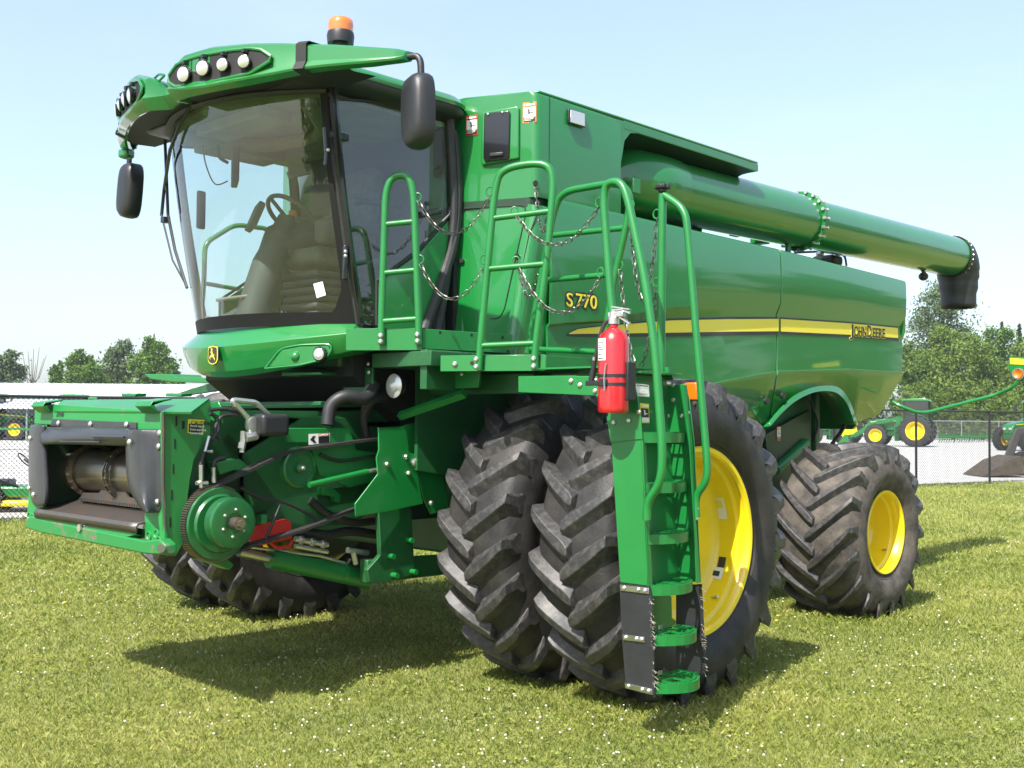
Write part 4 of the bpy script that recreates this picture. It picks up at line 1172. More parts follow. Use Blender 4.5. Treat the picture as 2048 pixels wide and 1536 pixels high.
# riser / back plate between the sides
z_t = PY(1285, 790, YL).z
bk = q_([(1240, 800), (1256, 1120)], YL)
x0, x1 = bk[0].x+.03, bk[1].x+.04
rz = lambda z: x0+(x1-x0)*(bk[0].z-z)/(bk[0].z-bk[1].z)
MB().prism([(rz(1.93), YL+.012, 1.93), (rz(.78), YL+.012, .78), (rz(.78), YB, .78), (rz(1.93), YB, 1.93)], (-.006, 0, 0)).build('ladder_back', 'paint_flat', H)
zc = PY(1300, 1265, -.75).z
MB().prism([PX(a_, b_, 2.70) for a_, b_ in ((1298, 1183), (1336, 1186), (1343, 1194), (1344, 1236), (1352, 1242), (1350, 1262), (1302, 1266))], (-.006, 0, 0)).build('ladder_back', 'paint_flat', H)
# steps
steps = [(865, .0), (964, .01), (1064, .02), (1164, .03), (1262, .05), (1355, .055)]
for i, (py, ex) in enumerate(steps):
    pL = PY(1290+4*i, py+4, YL+.012); pR = PY(1376+4*i, py-2, YB)
    z = (pL.z+pR.z)/2-.0
    xi = rz(z)+.005; 
    if i >= 4: xi = rz(.5)-.02
    ya, yb = YL+.014, YB-.002
    xe = PY([1284, 1288, 1292, 1298, 1303, 1308][i], py, YL).x
    def outline(dx, dy=0):
        pts = [(xi, ya+dy), (xe-dx, ya+dy)]
        for k in range(1, 8):
            t = k/8; pts.append((xe-dx+(.035+ex)*math.sin(PI*t)+.02*math.sin(PI*t)**.5, ya+dy+(yb-ya-2*dy)*t))
        pts += [(xe-dx, yb-dy), (xi, yb-dy)]
        return pts
    ol = outline(0); il = outline(.014, .008)
    b = MB()
    n = len(ol)
    hh = .052
    for k in range(n):
        a, c = ol[k], ol[(k+1) % n]; a2, c2 = il[k], il[(k+1) % n]
        if k == n-1: a2 = (a2[0]+.01, a2[1]); c2 = (c2[0]+.01, c2[1])
        b.prism([(a[0], a[1], z-hh), (c[0], c[1], z-hh), (c2[0], c2[1], z-hh), (a2[0], a2[1], z-hh)], (0, 0, hh))
    st_o = b.build('step', 'paint_flat', H)
    g = MB(); wx = xe-xi+.05+ex
    for k in range(1, 3):
        xx = xi+(xe-xi+.0)*k/2.6
        g.bx(xx-.005, xx+.005, ya+.005, yb-.005, z-.009, z-.001)
    for k in (1.5, 3, 4.5):
        yy = ya+(yb-ya)*k/6
        te = math.sin(PI*k/6); g.bx(xi+.005, xe-.005+(.035+ex)*te, yy-.005, yy+.005, z-.009, z)
    for k in range(26):
        t = (k+.5)/26; yy = ya+(yb-ya)*t; te = math.sin(PI*t); xx = xe-.006+(.035+ex)*te; g.bx(xx-.006, xx+.004, yy-.005, yy+.003, z-.001, z+.006)
    g.build('grating', 'paint_flat', st_o)
    MB().bx(xi+.0, xi+.01, ya+(yb-ya)*.48, ya+(yb-ya)*.55, z+.0, z+.02).build('step_bolt', 'zinc', st_o) if i > 3 else None
# rubber side skirts with metal clamps and frayed edges
def skirt(L_, y, sgn):
    sk = MB().prism(q_(L_, y), (0, .010, 0)).build('rubber_skirt', 'black_rubber', H)
    return sk
sk1 = skirt([(1239, 1166), (1299, 1173), (1304, 1200), (1309, 1390), (1252, 1376), (1244, 1280)], YL-.002, 1)
for (c4) in (((1241, 1169), (1298, 1176), (1299, 1188), (1242, 1181)), ((1246, 1268), (1289, 1274), (1290, 1285), (1247, 1280)), ((1250, 1365), (1305, 1378), (1306, 1390), (1251, 1376))):
    cl = MB().prism(q_(c4, YL-.004), (0, -.005, 0)).build('clamp_strip', 'steel', sk1, bevel=.0015)
    b = MB()
    for t in (.12, .62, .85):
        pa = q_([c4[0]], YL-.009)[0]*(1-t)+q_([c4[1]], YL-.009)[0]*t; pb = q_([c4[3]], YL-.009)[0]*(1-t)+q_([c4[2]], YL-.009)[0]*t
        b.bolt((pa+pb)/2, (0, -1, 0), .012, .010)
    b.split('bolt', 'zinc', cl)
sk2 = skirt([(1352, 1172), (1402, 1168), (1407, 1270), (1409, 1350), (1352, 1340)], YB+.02, -1)
b = MB(); rr_ = random.Random(4)
for (L_, y, k0) in (([(1300, 1195), (1309, 1385)], YL, 34), ([(1402, 1175), (1408, 1350)], YB+.02, 22)):
    pa, pb = q_(L_, y)
    for k in range(k0):
        t = rr_.random(); p = pa.lerp(pb, t); d = Vector((rr_.uniform(.01, .028), rr_.uniform(-.012, .012), rr_.uniform(-.02, .008)))
        b.tube([p-d*.3, p+d*.5, p+d+Vector((0, 0, -.004))], .0022, 4)
b.build('frayed_threads', 'beige', sk1)
b = MB()
for a_, b_, y in ((1228, 845, YL-.007), (1258, 841, YL-.007), (1278, 824, YL-.007), (1292, 1016, YL-.02), (1292, 1036, YL-.02)): b.bolt(PY(a_, b_, y), (0, -1, 0), .013, .012)
b.split('bolt', 'zinc', lad)
b = MB()
for a_, b_ in ((1336, 832), (1364, 832), (1347, 800), (1346, 770), (1376, 826), (1394, 1017), (1394, 1036)): b.bolt(PY(a_, b_, YB-.002), (.3, -1, 0), .013, .012)
b.split('bolt', 'zinc', ls2)
# top cross beam carrying the ladder
beam = MB().prism(q_([(1036, 752), (1150, 751), (1152, 752), (1222, 752), (1222, 792), (1205, 800), (1190, 792), (1150, 790), (1036, 785)], YL), (0, .05, 0)).build('ladder_beam', 'paint_flat', H, bevel=.004)
b = MB()
for a_, b_ in ((1142, 762), (1160, 770), (1190, 761), (1190, 782)): b.bolt(PY(a_, b_, YL-.001), (0, -1, 0), .015, .012)
b.split('bolt', 'zinc', beam)
b = MB(); pL = PY(1262, 760, YL)
b.prism([(pL.x-.30, YL+.06, 1.935), (pL.x+.02, YL+.06, 1.935), (pL.x+.05, YB, 1.935), (pL.x-.30, YB, 1.935)], (0, 0, .012))
b.prism([PY(a_, b_, YB+.0) for a_, b_ in ((1310, 735), (1340, 735), (1346, 760), (1305, 762))], (0, .012, 0))
b.build('ladder_top_plate', 'paint_flat', H, bevel=.003)
b = MB(); b.bx(2.0, 2.66, -.70, -.66, 1.9, 1.96); b.bx(2.0, 2.66, YB-.02, YB+.02, 1.88, 1.96); b.build('ladder_arm', 'paint_flat', H, bevel=.004)
MB().prism([(1.9, -.93, 1.972), (2.66, -.93, 1.972), (2.66, -.5, 1.972), (1.9, -.5, 1.972)], (0, 0, .01)).build('ladder_walkway', 'paint_flat', H)
decal([(1270, 767), (1297, 770), (1298, 794), (1272, 792)], lambda a_, b_: PX(a_, b_, 2.80), ('decal_white', 'decal_white', 'decal_white', 'decal_black'), H, (1, -.0, 0), 'information_decal')
decal([(1279, 806), (1297, 808), (1298, 846), (1281, 846)], lambda a_, b_: PX(a_, b_, 2.78), ('decal_yellow', 'decal_black', 'decal_white', 'decal_white'), H, (1, 0, 0), 'caution_decal')
MB().prism([PX(a_, b_, 2.74) for a_, b_ in ((1262, 762), (1308, 764), (1312, 850), (1268, 850))], (.012, 0, 0)).build('ladder_top_back', 'paint_flat', H)
MB().prism([PX(a_, b_, 2.74) for a_, b_ in ((1306, 764), (1352, 770), (1368, 790), (1372, 856), (1310, 850))], (-.012, 0, 0)).build('ladder_top_back', 'paint_flat', H)
# amber side lamp behind the ladder
p = PY(1388, 783, -.42); al = MB().box(p, (.10, .04, .11)).build('side_marker', 'black_plastic', H, bevel=.01)
MB().box(p+Vector((0, -.025, 0)), (.085, .025, .10)).build('amber_lens', 'amber', al, bevel=.008)

# ---------------------------------------------------------------- chains
def link_mesh(b, c, d, side, up, L=.030, W=.0105, r=.0033):
    ma, mi = 10, 5; vs = []
    for i in range(ma):
        t = 2*PI*i/ma; ct, st_ = math.cos(t), math.sin(t)
        ctr = c+d*(ct*W+math.copysign(L/2-W*.2, ct) if abs(ct) > .01 else 0)+side*st_*W
        rad = (d*ct+side*st_).normalized()
        for j in range(mi):
            q = 2*PI*j/mi; vs.append(ctr+rad*math.cos(q)*r+up*math.sin(q)*r)
    b.add(vs, [(i*mi+j, i*mi+(j+1) % mi, ((i+1) % ma)*mi+(j+1) % mi, ((i+1) % ma)*mi+j) for i in range(ma) for j in range(mi)])
def chain(a, c, sag, parent=H, ring=None):
    a, c = Vector(a), Vector(c); P_ = [a.lerp(c, t)+Vector((0, 0, -4*sag*t*(1-t))) for t in np.linspace(0, 1, 120)]
    L = [0]
    for p, q in zip(P_, P_[1:]): L.append(L[-1]+(q-p).length)
    pitch = .036; n = int(L[-1]/pitch); b = MB()
    for k in range(n):
        s = (k+.5)*L[-1]/n
        i = min(max(np.searchsorted(L, s), 1), len(L)-1)
        d = (P_[i]-P_[i-1]).normalized(); p = P_[i-1].lerp(P_[i], (s-L[i-1])/(L[i]-L[i-1]+1e-9))
        h = Vector((0, 0, 1)) if abs(d.z) < .95 else Vector((1, 0, 0))
        s1 = d.cross(h).normalized(); s2 = s1.cross(d)
        if k % 2: s1, s2 = s2, -s1
        m = Matrix.Rotation(.5, 3, d); s1 = m @ s1; s2 = m @ s2
        link_mesh(b, p, d, s1, s2)
    o = b.build('safety_chain', 'chain', parent, smooth=60)
    return o
def eye(p, parent, out):
    out = Vector(out).normalized(); up = Vector((0, 0, 1)); c = Vector(p)
    ring = [c+out*.022*math.cos(t)+up*.026*math.sin(t) for t in np.linspace(0, 2*PI, 17)[:-1]]
    MB().tube(ring, .005, 6, closed=True).build('chain_eye', 'paint_flat', parent)
def sagpx(a, c, pm, f):
    mid = (Vector(a)+Vector(c))/2
    return (mid-f).length if False else max(.02, mid.z-f.z)
def mk(a, c, lowz): return chain(a, c, (a.z+c.z)/2-lowz)
def rib(px, py, k):   # blend plane from rail A to rail B
    return None
def cpair(pa, fa, pb, fb2, mid):
    a = fa(*pa); c = fb2(*pb); m = (a+c)/2
    # low point z from photo at the middle depth
    depth = (m-CAMP).dot(Fv); d = ray(*mid); low = CAMP+d*depth
    sag = m.z-low.z
    o = chain(a, c, max(.03, sag)); return a, c
out = (.73, .5, 0)
a, c = cpair((837, 402), A_, (984, 390), B_, (908, 468)); eye(A_(836, 396), ra, out); eye(B_(982, 384), rb_, (-.73, -.5, 0))
a, c = cpair((841, 527), A_, (972, 530), B_, (905, 598)); eye(A_(841, 520), ra, out); eye(B_(970, 520), rb_, (-.73, -.5, 0))
a, c = cpair((1033, 428), B_, (1199, 412), D_, (1112, 490)); eye(B_(1031, 424), rb_, out); eye(D_(1198, 405), rd, (-1, 0, 0))
a, c = cpair((1036, 528), B_, (1203, 552), D_, (1118, 625)); eye(B_(1034, 523), rb_, out); eye(D_(1201, 545), rd, (-1, 0, 0))
a, c = cpair((1034, 512), lambda a_, b_: PL(a_, b_, .01), (1075, 550), C_, (1050, 590))
a, c = cpair((1071, 366), lambda a_, b_: PF(a_, b_, .01), (1096, 430), C_, (1085, 458))
MB().cyl(PF(1071, 366, .0), PF(1071, 366, .03), .018, 10).build('chain_anchor', 'black_plastic', tank)
MB().cyl(PL(1034, 512, .0), PL(1034, 512, .03), .018, 10).build('chain_anchor', 'black_plastic', fb)
eye(C_(1262, 410), rc_, (1, 0, 0)); eye(E_(1313, 428), re_, (-1, 0, 0))
cpair((1259, 420), C_, (1314, 438), E_, (1294, 602))
eye(C_(1240, 532), rc_, (1, 0, 0)); eye(E_(1313, 565), re_, (-1, 0, 0))
cpair((1240, 540), C_, (1313, 572), E_, (1275, 735))

# ---------------------------------------------------------------- fire extinguisher (a thing of its own, clamped to the ladder)
pc = PY(1227, 740, -1.075); ex = pc.x; ey = pc.y
zt = PY(1229, 652, ey).z; zbm = PY(1225, 826, ey).z
rE = .082
FE = empty('fire_extinguisher', (ex, ey, zbm))
tag(FE, 'red fire extinguisher with black hose strapped to the top of the green access ladder', 'fire extinguisher')
hE = zt-zbm
def fe(b, name, m, **k): return b.build(name, m, FE, **k)
cylE = fe(MB().lathe([(0, 0), (0, rE*.9), (.012, rE), (.03, rE), (hE-.085, rE), (hE-.045, rE*.86), (hE-.018, rE*.5), (hE-.005, .024), (hE+.03, .024), (hE+.03, 0)], (0, 0, 0), 'Z', 36), 'cylinder', 'red', smooth=50)
b = MB(); b.lathe([(hE+.01, .030), (hE+.045, .030), (hE+.05, .022), (hE+.075, .022), (hE+.08, 0)], (0, 0, 0), 'Z', 16)
b.box((.02, 0, hE+.06), (.10, .03, .03)); fe(b, 'valve', 'zinc', bevel=.004)
b = MB(); b.tube([(-.01, 0, hE+.085), (.05, 0, hE+.085), (.11, 0, hE+.062)], .008, 6); b.box((.05, 0, hE+.092), (.12, .022, .007), Matrix.Rotation(.18, 3, 'Y')); b.box((.065, 0, hE+.032), (.10, .02, .007), Matrix.Rotation(.55, 3, 'Y')); fe(b, 'handle', 'zinc')
g_ = lambda a_, b_, y=ey: PY(a_, b_, y)-Vector((ex, ey, zbm))
fe(MB().tube(smoothpoly([g_(1228, 640), g_(1214, 642, ey-.02), g_(1204, 660, ey-.03), g_(1196, 690, ey-.04), g_(1190, 722, ey-.04)], 6), .011, 10), 'hose', 'black_rubber')
nz_ = fe(MB().tube([g_(1189, 718, ey-.04), g_(1187, 735, ey-.04), g_(1184, 757, ey-.04), g_(1183, 762, ey-.04)], [.012, .014, .018, .018], 14), 'nozzle', 'black_plastic')
MB().tube([g_(1190, 714, ey-.04), g_(1189, 721, ey-.04)], .0135, 12).build('nozzle_collar', 'steel', nz_)
def wrap(z0, z1, a0, a1, r, m, name, par):
    b = MB(); rows = [[(r*math.cos(t), r*math.sin(t), z) for t in np.linspace(a0, a1, 14)] for z in (z0, z1)]; b.grid(rows); return b.build(name, m, par, smooth=60)
lbz = g_(1217, 722).z
wrap(lbz, lbz+.115, R(-130), R(-82), rE+.0012, 'decal_white', 'label', FE)
wrap(lbz+.008, lbz+.014, R(-122), R(-92), rE+.002, 'decal_black', 'label_print', FE)
for k in range(6): wrap(lbz+.03+k*.012, lbz+.034+k*.012, R(-123), R(-96+3*(k % 3)), rE+.002, 'far_dark', 'label_print', FE)
# smudged spot with wear
sz = g_(1225, 755).z
for k in (0, .045):
    wrap(sz-k, sz-k+.016, -PI, PI, rE+.004, 'black_plastic', 'strap', FE)
b = MB(); b.box((.085, .03, sz-.02), (.03, .07, .20)); b.box((-.06, -.055, sz-.03), (.16, .02, .026), Matrix.Rotation(.0, 3, 'Z')); b.box((.0, -.088, sz-.028), (.05, .012, .04)); fe(b, 'bracket', 'black_plastic', bevel=.004)
fe(MB().tube([(.02, -.09, sz+.07), (.012, -.094, sz-.01), (.016, -.094, sz-.07)], .004, 6), 'pin_cord', 'steel')

# ================================================================ FEEDER HOUSE
FY = -2.59
def FP(a_, b_, y=FY): return PY(a_, b_, y)
def fplate(name, L_, m='paint_worn', th=.02, y=FY, par=H, bevel=.004): return MB().prism([FP(a_, b_, y) for a_, b_ in L_], (0, th, 0)).build(name, m, par, bevel=bevel)
# main front frame as a ring: outer outline and opening
outer = [(68, 838), (70, 806), (320, 822), (330, 1108), (52, 1052)]
ff_ = fplate('feeder_frame', [(70, 806), (320, 822), (321, 862), (68, 848)])
fplate('frame_side', [(68, 848), (92, 850), (86, 1048), (52, 1052)], par=ff_)
fplate('frame_side', [(286, 860), (321, 862), (330, 1108), (290, 1100)], par=ff_)
fplate('frame_bottom', [(78, 1020), (290, 1060), (290, 1086), (74, 1046)], par=ff_, y=FY+.01)
# inner box
xl, xr = FP(88, 940).x, FP(290, 940).x
zt0, zb0 = 1.62, 1.10
b = MB(); b.bx(xl, xl+.012, FY+.02, -1.5, .99, 1.72); b.bx(xr-.012, xr, FY+.02, -1.5, .99, 1.72); b.bx(xl, xr, FY+.02, -1.3, 1.70, 1.72); b.bx(xl, xr, -1.5, -1.49, .99, 1.72); b.build('feeder_interior', 'paint_shaded', H)
# feeder floor, worn steel lip
fl0 = [FP(80, 1016, FY-.05), FP(287, 1056, FY-.05), FP(291, 1040, FY-.05), FP(84, 1000, FY-.05)]
b = MB()
ys = [FY-.055, FY-.06, FY-.045, FY+.02, FY+.45]; zs = [1.040, 1.075, 1.095, 1.105, 1.20]
rows = [[Vector((x, y, z+.0)) for x in np.linspace(xl+.0, xr+.015, 12)] for y, z in zip(ys, zs)]
b.grid(rows); b.build('feeder_floor', 'steel_worn', H, smooth=40, solid=.012)
# curved green crossbar beneath lip
rows = []
for x in np.linspace(xl, xr, 17):
    t = (x-xl)/(xr-xl); zz = 1.035-.07*math.sin(PI*t)**.8; rows.append([Vector((x, FY-.045, 1.045)), Vector((x, FY-.045, zz)), Vector((x, FY-.02, zz-.01)), Vector((x, FY+.02, zz-.01))])
MB().grid(rows).build('lip_support', 'paint_worn', H, smooth=30)
p = Vector((0, FY-.05, 1.02)); MB().cyl(p, p+Vector((0, -.012, 0)), .022, 14).build('centre_bolt', 'zinc', H)
# bottom beam with ends
bb = [FP(a_, b_, FY-.05) for a_, b_ in ((50, 1040), (60, 1032), (88, 1040), (290, 1082), (318, 1078), (330, 1090), (330, 1110), (290, 1108), (84, 1066), (52, 1056))]
beamf = MB().prism(bb, (0, .07, 0)).build('bottom_beam', 'paint_rusty', H, bevel=.008)
MB().cyl(FP(322, 1097, FY-.05), FP(322, 1097, FY-.075), .022, 16).build('pin', 'steel_dark', beamf)
b = MB()
for a_, b_ in ((298, 1072), (313, 1068), (318, 1082), (59, 1032), (66, 1036)):
    c0 = FP(a_, b_, FY-.001); b.lathe([(0, .016), (-.006, .020), (-.006, .026), (0, .028)], c0, 'Y', 14)
b.split('hole_ring', 'paint_worn', ff_)
# drum with chains
dc = (0, -2.28, 1.32)
pL_, pR_ = PY(108, 940, -2.33), PY(262, 958, -2.33)
dx0, dx1 = -.80, .66
dr_ = MB(); dr_.lathe([(dx0, 0), (dx0, .135), (-.66, .135), (-.66, .150), (-.645, .150), (-.645, .135), (dx1, .135), (dx1, 0)], (0, -2.36, 1.335), 'X', 40); drum = dr_.build('conveyor_drum', 'steel_dark', H, smooth=40)
b = MB()
for xx in (-.74, -.43, .05, .50):
    b = MB()
    for k in range(22):
        a = 2*PI*k/22; c_ = Vector((xx, -2.36+.158*math.cos(a), 1.335+.158*math.sin(a))); t_ = Vector((0, -math.sin(a), math.cos(a)))
        M = Matrix((Vector((1, 0, 0)), t_, Vector((0, math.cos(a), math.sin(a))))).transposed()
        if k % 2:
            b.box(c_+Vector((-.020, 0, 0)), (.006, .05, .022), M); b.box(c_+Vector((.020, 0, 0)), (.006, .05, .022), M)
        else:
            b.box(c_+Vector((-.013, 0, 0)), (.006, .05, .022), M); b.box(c_+Vector((.013, 0, 0)), (.006, .05, .022), M)
        b.cyl(c_+Vector((-.024, 0, 0))+t_*.022, c_+Vector((.024, 0, 0))+t_*.022, .007, 6)
    b.build('drum_chain', 'steel_dark', drum)
# toothed slat under the drum
b = MB(); b.prism([(-.42, -2.45, 1.16), (-.38, -2.45, 1.20), (-.16, -2.45, 1.21), (-.12, -2.45, 1.245), (.16, -2.45, 1.245), (.20, -2.45, 1.205), (.50, -2.45, 1.19), (.50, -2.45, 1.165)], (0, .012, 0)); 
for k in range(44):
    xx = -.40+k*.0205; b.bx(xx, xx+.012, -2.465, -2.45, 1.150, 1.166)
b.build('slat', 'steel_worn', drum)
b = MB(); b.cyl((-.66, -2.4, 1.12), (-.66, -2.4, 1.3), .035, 12, .02); b.build('pivot', 'steel_dark', H)
# black rubber shroud around the opening: top and side flaps bulging forwards
def lo(L_, y): return [FP(a_, b_, y) for a_, b_ in L_]
sh_rows = []
top_o = [(108, 838), (150, 840), (200, 844), (250, 849), (300, 852)]
r0 = lo([(75, 852), (130, 852), (200, 852), (240, 853), (262, 855)], FY-.006)
r1 = lo([(74, 858), (130, 857), (200, 857), (240, 858), (264, 859)], FY-.05)
r2 = lo([(76, 876), (130, 868), (200, 868), (240, 868), (264, 870)], FY-.085)
r3 = lo([(78, 890), (130, 880), (200, 880), (240, 880), (264, 882)], FY-.085)
r4 = lo([(80, 890), (130, 890), (200, 892), (240, 893), (262, 893)], FY-.06)
shr = MB().grid([r0, r1, r2, r3, r4]).build('rubber_shroud', 'shroud', H, smooth=60, solid=.008, sub=1)
MB().prism(lo([(104, 838), (272, 845), (272, 862), (100, 852)], FY-.010), (0, .008, 0)).build('shroud_strip', 'shroud', shr, bevel=.002)
# right flap (machine's left), wide, hanging
g0 = [lo([(250, 853), (282, 856), (300, 862), (318, 866)], FY-.0), ]
rows = []
prof = [(858, 252, 276, 302, 322), (880, 250, 275, 304, 324), (920, 250, 278, 306, 325), (960, 252, 280, 306, 325), (985, 260, 283, 306, 324), (1005, 271, 288, 306, 323), (1026, 288, 296, 307, 320)]
for (yy, a0_, a1_, a2_, a3_) in prof:
    rows.append([FP(a0_, yy, FY-.03), FP(a0_+3, yy, FY-.085), FP(a1_, yy, FY-.09), FP((a1_+a2_)/2, yy, FY-.06), FP(a2_, yy, FY-.035), FP((a2_+a3_)/2, yy, FY-.012), FP(a3_, yy, FY-.004)])
MB().grid(rows).build('shroud_flap', 'shroud', shr, smooth=60, solid=.008, sub=1)
rows = []
prof = [(848, 57, 72, 86, 96), (880, 56, 70, 84, 94), (920, 55, 70, 88, 98), (950, 55, 70, 89, 99), (975, 56, 72, 92, 101), (1000, 60, 75, 92, 100), (1012, 66, 78, 88, 94)]
for (yy, a0_, a1_, a2_, a3_) in prof:
    rows.append([FP(a0_, yy, FY-.004), FP((a0_+a1_)/2, yy, FY-.05), FP(a1_, yy, FY-.07), FP(a2_, yy, FY-.07), FP(a3_, yy, FY-.03)])
MB().grid(rows).build('shroud_flap', 'shroud', shr, smooth=60, solid=.008, sub=1)
b = MB()
for a_, b_, y in ((118, 846, FY-.012), (182, 848, FY-.012), (254, 849, FY-.012), (320, 866, FY-.01), (61, 876, FY-.05), (318, 893, FY-.01), (260, 884, FY-.095), (315, 1004, FY-.012), (299, 1018, FY-.03), (68, 989, FY-.06), (59, 976, FY-.02)): b.bolt(FP(a_, b_, y), (0, -1, 0), .018, .014)
b.split('bolt', 'zinc', shr)
b = MB()
for (a0_, a1_, yy) in ((185, 248, 873), (120, 200, 883)): b.tube([FP(a0_, yy, FY-.092), FP(a1_, yy+1, FY-.092)], .006, 6)
b.split('shroud_ridge', 'shroud', shr)
# top lip, bent sheet with hooks
tl = [FP(108, 825, FY), FP(395, 830, FY)]
zt_ = 1.735
pA1 = PY(108, 822, FY-.01); pB1 = PY(320, 826, FY-.01)
b = MB()
zz = PX(415, 800, .90)
b.add([PY(108, 822, FY-.005), PY(382, 824, FY-.005)+Vector((0, 0, 0)), PY(418, 797, -2.42), PY(122, 800, -2.42)], [(0, 1, 2, 3)])
b.build('top_lip', 'paint_flat', H, smooth=0, solid=.012)
for a_ in (86, 298):
    x_ = PY(a_, 812, FY-.03).x
    b = MB(); b.prism([(x_-.085, FY-.05, 1.755), (x_-.085, FY+.06, 1.775), (x_-.085, FY+.06, 1.785), (x_-.085, FY-.055, 1.768), (x_-.085, FY-.07, 1.74), (x_-.085, FY-.02, 1.70), (x_-.085, FY-.015, 1.71)], (.17, 0, 0)); b.build('latch_hook', 'paint_flat', H, bevel=.004)
for (a_, b_) in ((255, 792), (345, 792)):
    p = PY(a_, b_, -2.30); MB().prism([p+Vector((-.08, 0, 0)), p+Vector((.10, 0, -.005)), p+Vector((.05, .10, 0)), p+Vector((-.08, .10, 0))], (0, 0, .018)).build('latch_plate', 'paint_flat', H, bevel=.004)
p = PY(186, 797, -2.25); MB().tube([p+Vector((-.06, 0, -.04)), p+Vector((-.05, 0, .0)), p+Vector((.05, 0, .0)), p+Vector((.06, 0, -.04))], .010, 6).build('lifting_eye', 'paint_flat', H)
p2 = PY(432, 812, -2.25)
MB().prism([p2+Vector((-.06, 0, -.08)), p2+Vector((-.05, 0, .02)), p2+Vector((.02, 0, .03)), p2+Vector((.05, 0, -.01)), p2+Vector((.06, 0, -.10))], (0, .012, 0)).build('lifting_plate', 'paint_flat', H, bevel=.003)
# handwritten stock number
text('7144', .05, 'far_dark', FP(112, 834, FY-.004), (1, 0, 0), (.1, 0, 1), ff_, 'handwriting')
# side plate (machine's left)
SX = .868
def SP(a_, b_, x=SX): return PX(a_, b_, x)
sidep = MB().prism([SP(a_, b_) for a_, b_ in ((322, 826), (330, 822), (385, 824), (405, 800), (421, 800), (421, 868), (408, 885), (388, 920), (380, 960), (374, 1010), (370, 1080), (352, 1112), (334, 1112), (326, 1060))], (-.014, 0, 0)).build('feeder_side_plate', 'paint_flat', H, bevel=.003)
b = MB()
for a_, b_ in ((353, 842), (350, 888), (347, 938), (344, 990), (341, 1045)): b.prism([SP(a_-1.5, b_-10, SX+.001), SP(a_+1.5, b_-10, SX+.001), SP(a_+1.5, b_+10, SX+.001), SP(a_-1.5, b_+10, SX+.001)], (.001, 0, 0))
b.prism([SP(364, 842, SX+.001), SP(370, 842, SX+.001), SP(369, 858, SX+.001), SP(364, 858, SX+.001)], (.001, 0, 0))
b.split('slot', 'dark', sidep)
MB().tube([SP(326, 824, SX+.004), SP(327, 860, SX+.004), SP(326, 960, SX+.004), SP(332, 1106, SX+.004)], .008, 6).build('worn_edge', 'steel_worn', sidep)
# caution sticker
c4 = [SP(a_, b_, SX+.002) for a_, b_ in ((376, 838), (409, 840), (406, 869), (375, 866))]
cd = MB().add(c4, [(0, 1, 2, 3)]).build('caution_decal', 'decal_yellow', sidep, smooth=0)
c5 = [SP(a_, b_, SX+.0035) for a_, b_ in ((378, 847), (406, 848.5), (404, 867), (377, 864.5))]
MB().add(c5, [(0, 1, 2, 3)]).build('field', 'decal_black', cd, smooth=0)
rd_ = (c4[1]-c4[0]); 
text('CAUTION', .030, 'decal_black', c4[0]+Vector((.002, .018, -.030)), rd_, (0, 0, 1), cd, 'lettering', sx=.95)
text('Avoid injury\nfrom machine\nLower fully', .020, 'decal_white', c5[0]+Vector((.002, .006, -.018)), rd_, (0, 0, 1), cd, 'lettering', sx=.9)
# feeder housing body sloping up to the cab
hb_ = [(-1.48, 1.00), (-1.48, 1.715), (-1.0, 1.74), (-.6, 1.76), (-.6, 1.2), (-1.2, 1.0)]
b = MB(); b.prism([(-.72, y, z) for y, z in hb_], (1.44, 0, 0)); fh = b.build('feeder_house', 'paint_grimy_shaded', H, bevel=.01)
for s_ in (-1, 1): MB().prism([(s_*.74, -2.5, .98), (s_*.74, -2.5, 1.725), (s_*.74, -1.47, 1.725), (s_*.74, -1.47, 1.0)], (-s_*.02, 0, 0)).build('feeder_side', 'paint_grimy_shaded', H)
MB().prism([(-.73, -2.5, 1.725), (-.73, -.7, 1.765), (.73, -.7, 1.765), (.73, -2.5, 1.725)], (0, 0, .015)).build('feeder_top', 'paint_grimy_shaded', H)
b = MB()
for yy in (-1.9, -1.4, -.95): b.bx(-.7, .7, yy-.03, yy+.03, 1.74+(yy+2)*.02, 1.775+(yy+2)*.02)
b.build('feeder_ribs', 'paint_grimy_shaded', fh, bevel=.006)
# side machinery plates
SM = .74
b = MB(); b.prism([PX(a_, b_, SM) for a_, b_ in ((420, 830), (600, 830), (760, 840), (760, 960), (560, 1000), (520, 1040), (430, 1060), (395, 1000))], (-.02, 0, 0)); b.build('drive_plate', 'paint_grimy_shaded', H, bevel=.005)
b = MB(); b.prism([PX(a_, b_, .86) for a_, b_ in ((573, 856), (700, 856), (712, 900), (760, 905), (760, 960), (700, 975), (640, 950), (620, 885), (575, 885))], (-.03, 0, 0)); b.build('drive_bracket', 'paint_flat', H, bevel=.004)
b = MB(); b.prism([PX(a_, b_, .84) for a_, b_ in ((432, 925), (480, 918), (500, 935), (495, 945), (470, 940), (440, 950))], (-.10, 0, 0)); b.build('drive_bracket', 'paint_flat', H, bevel=.004)
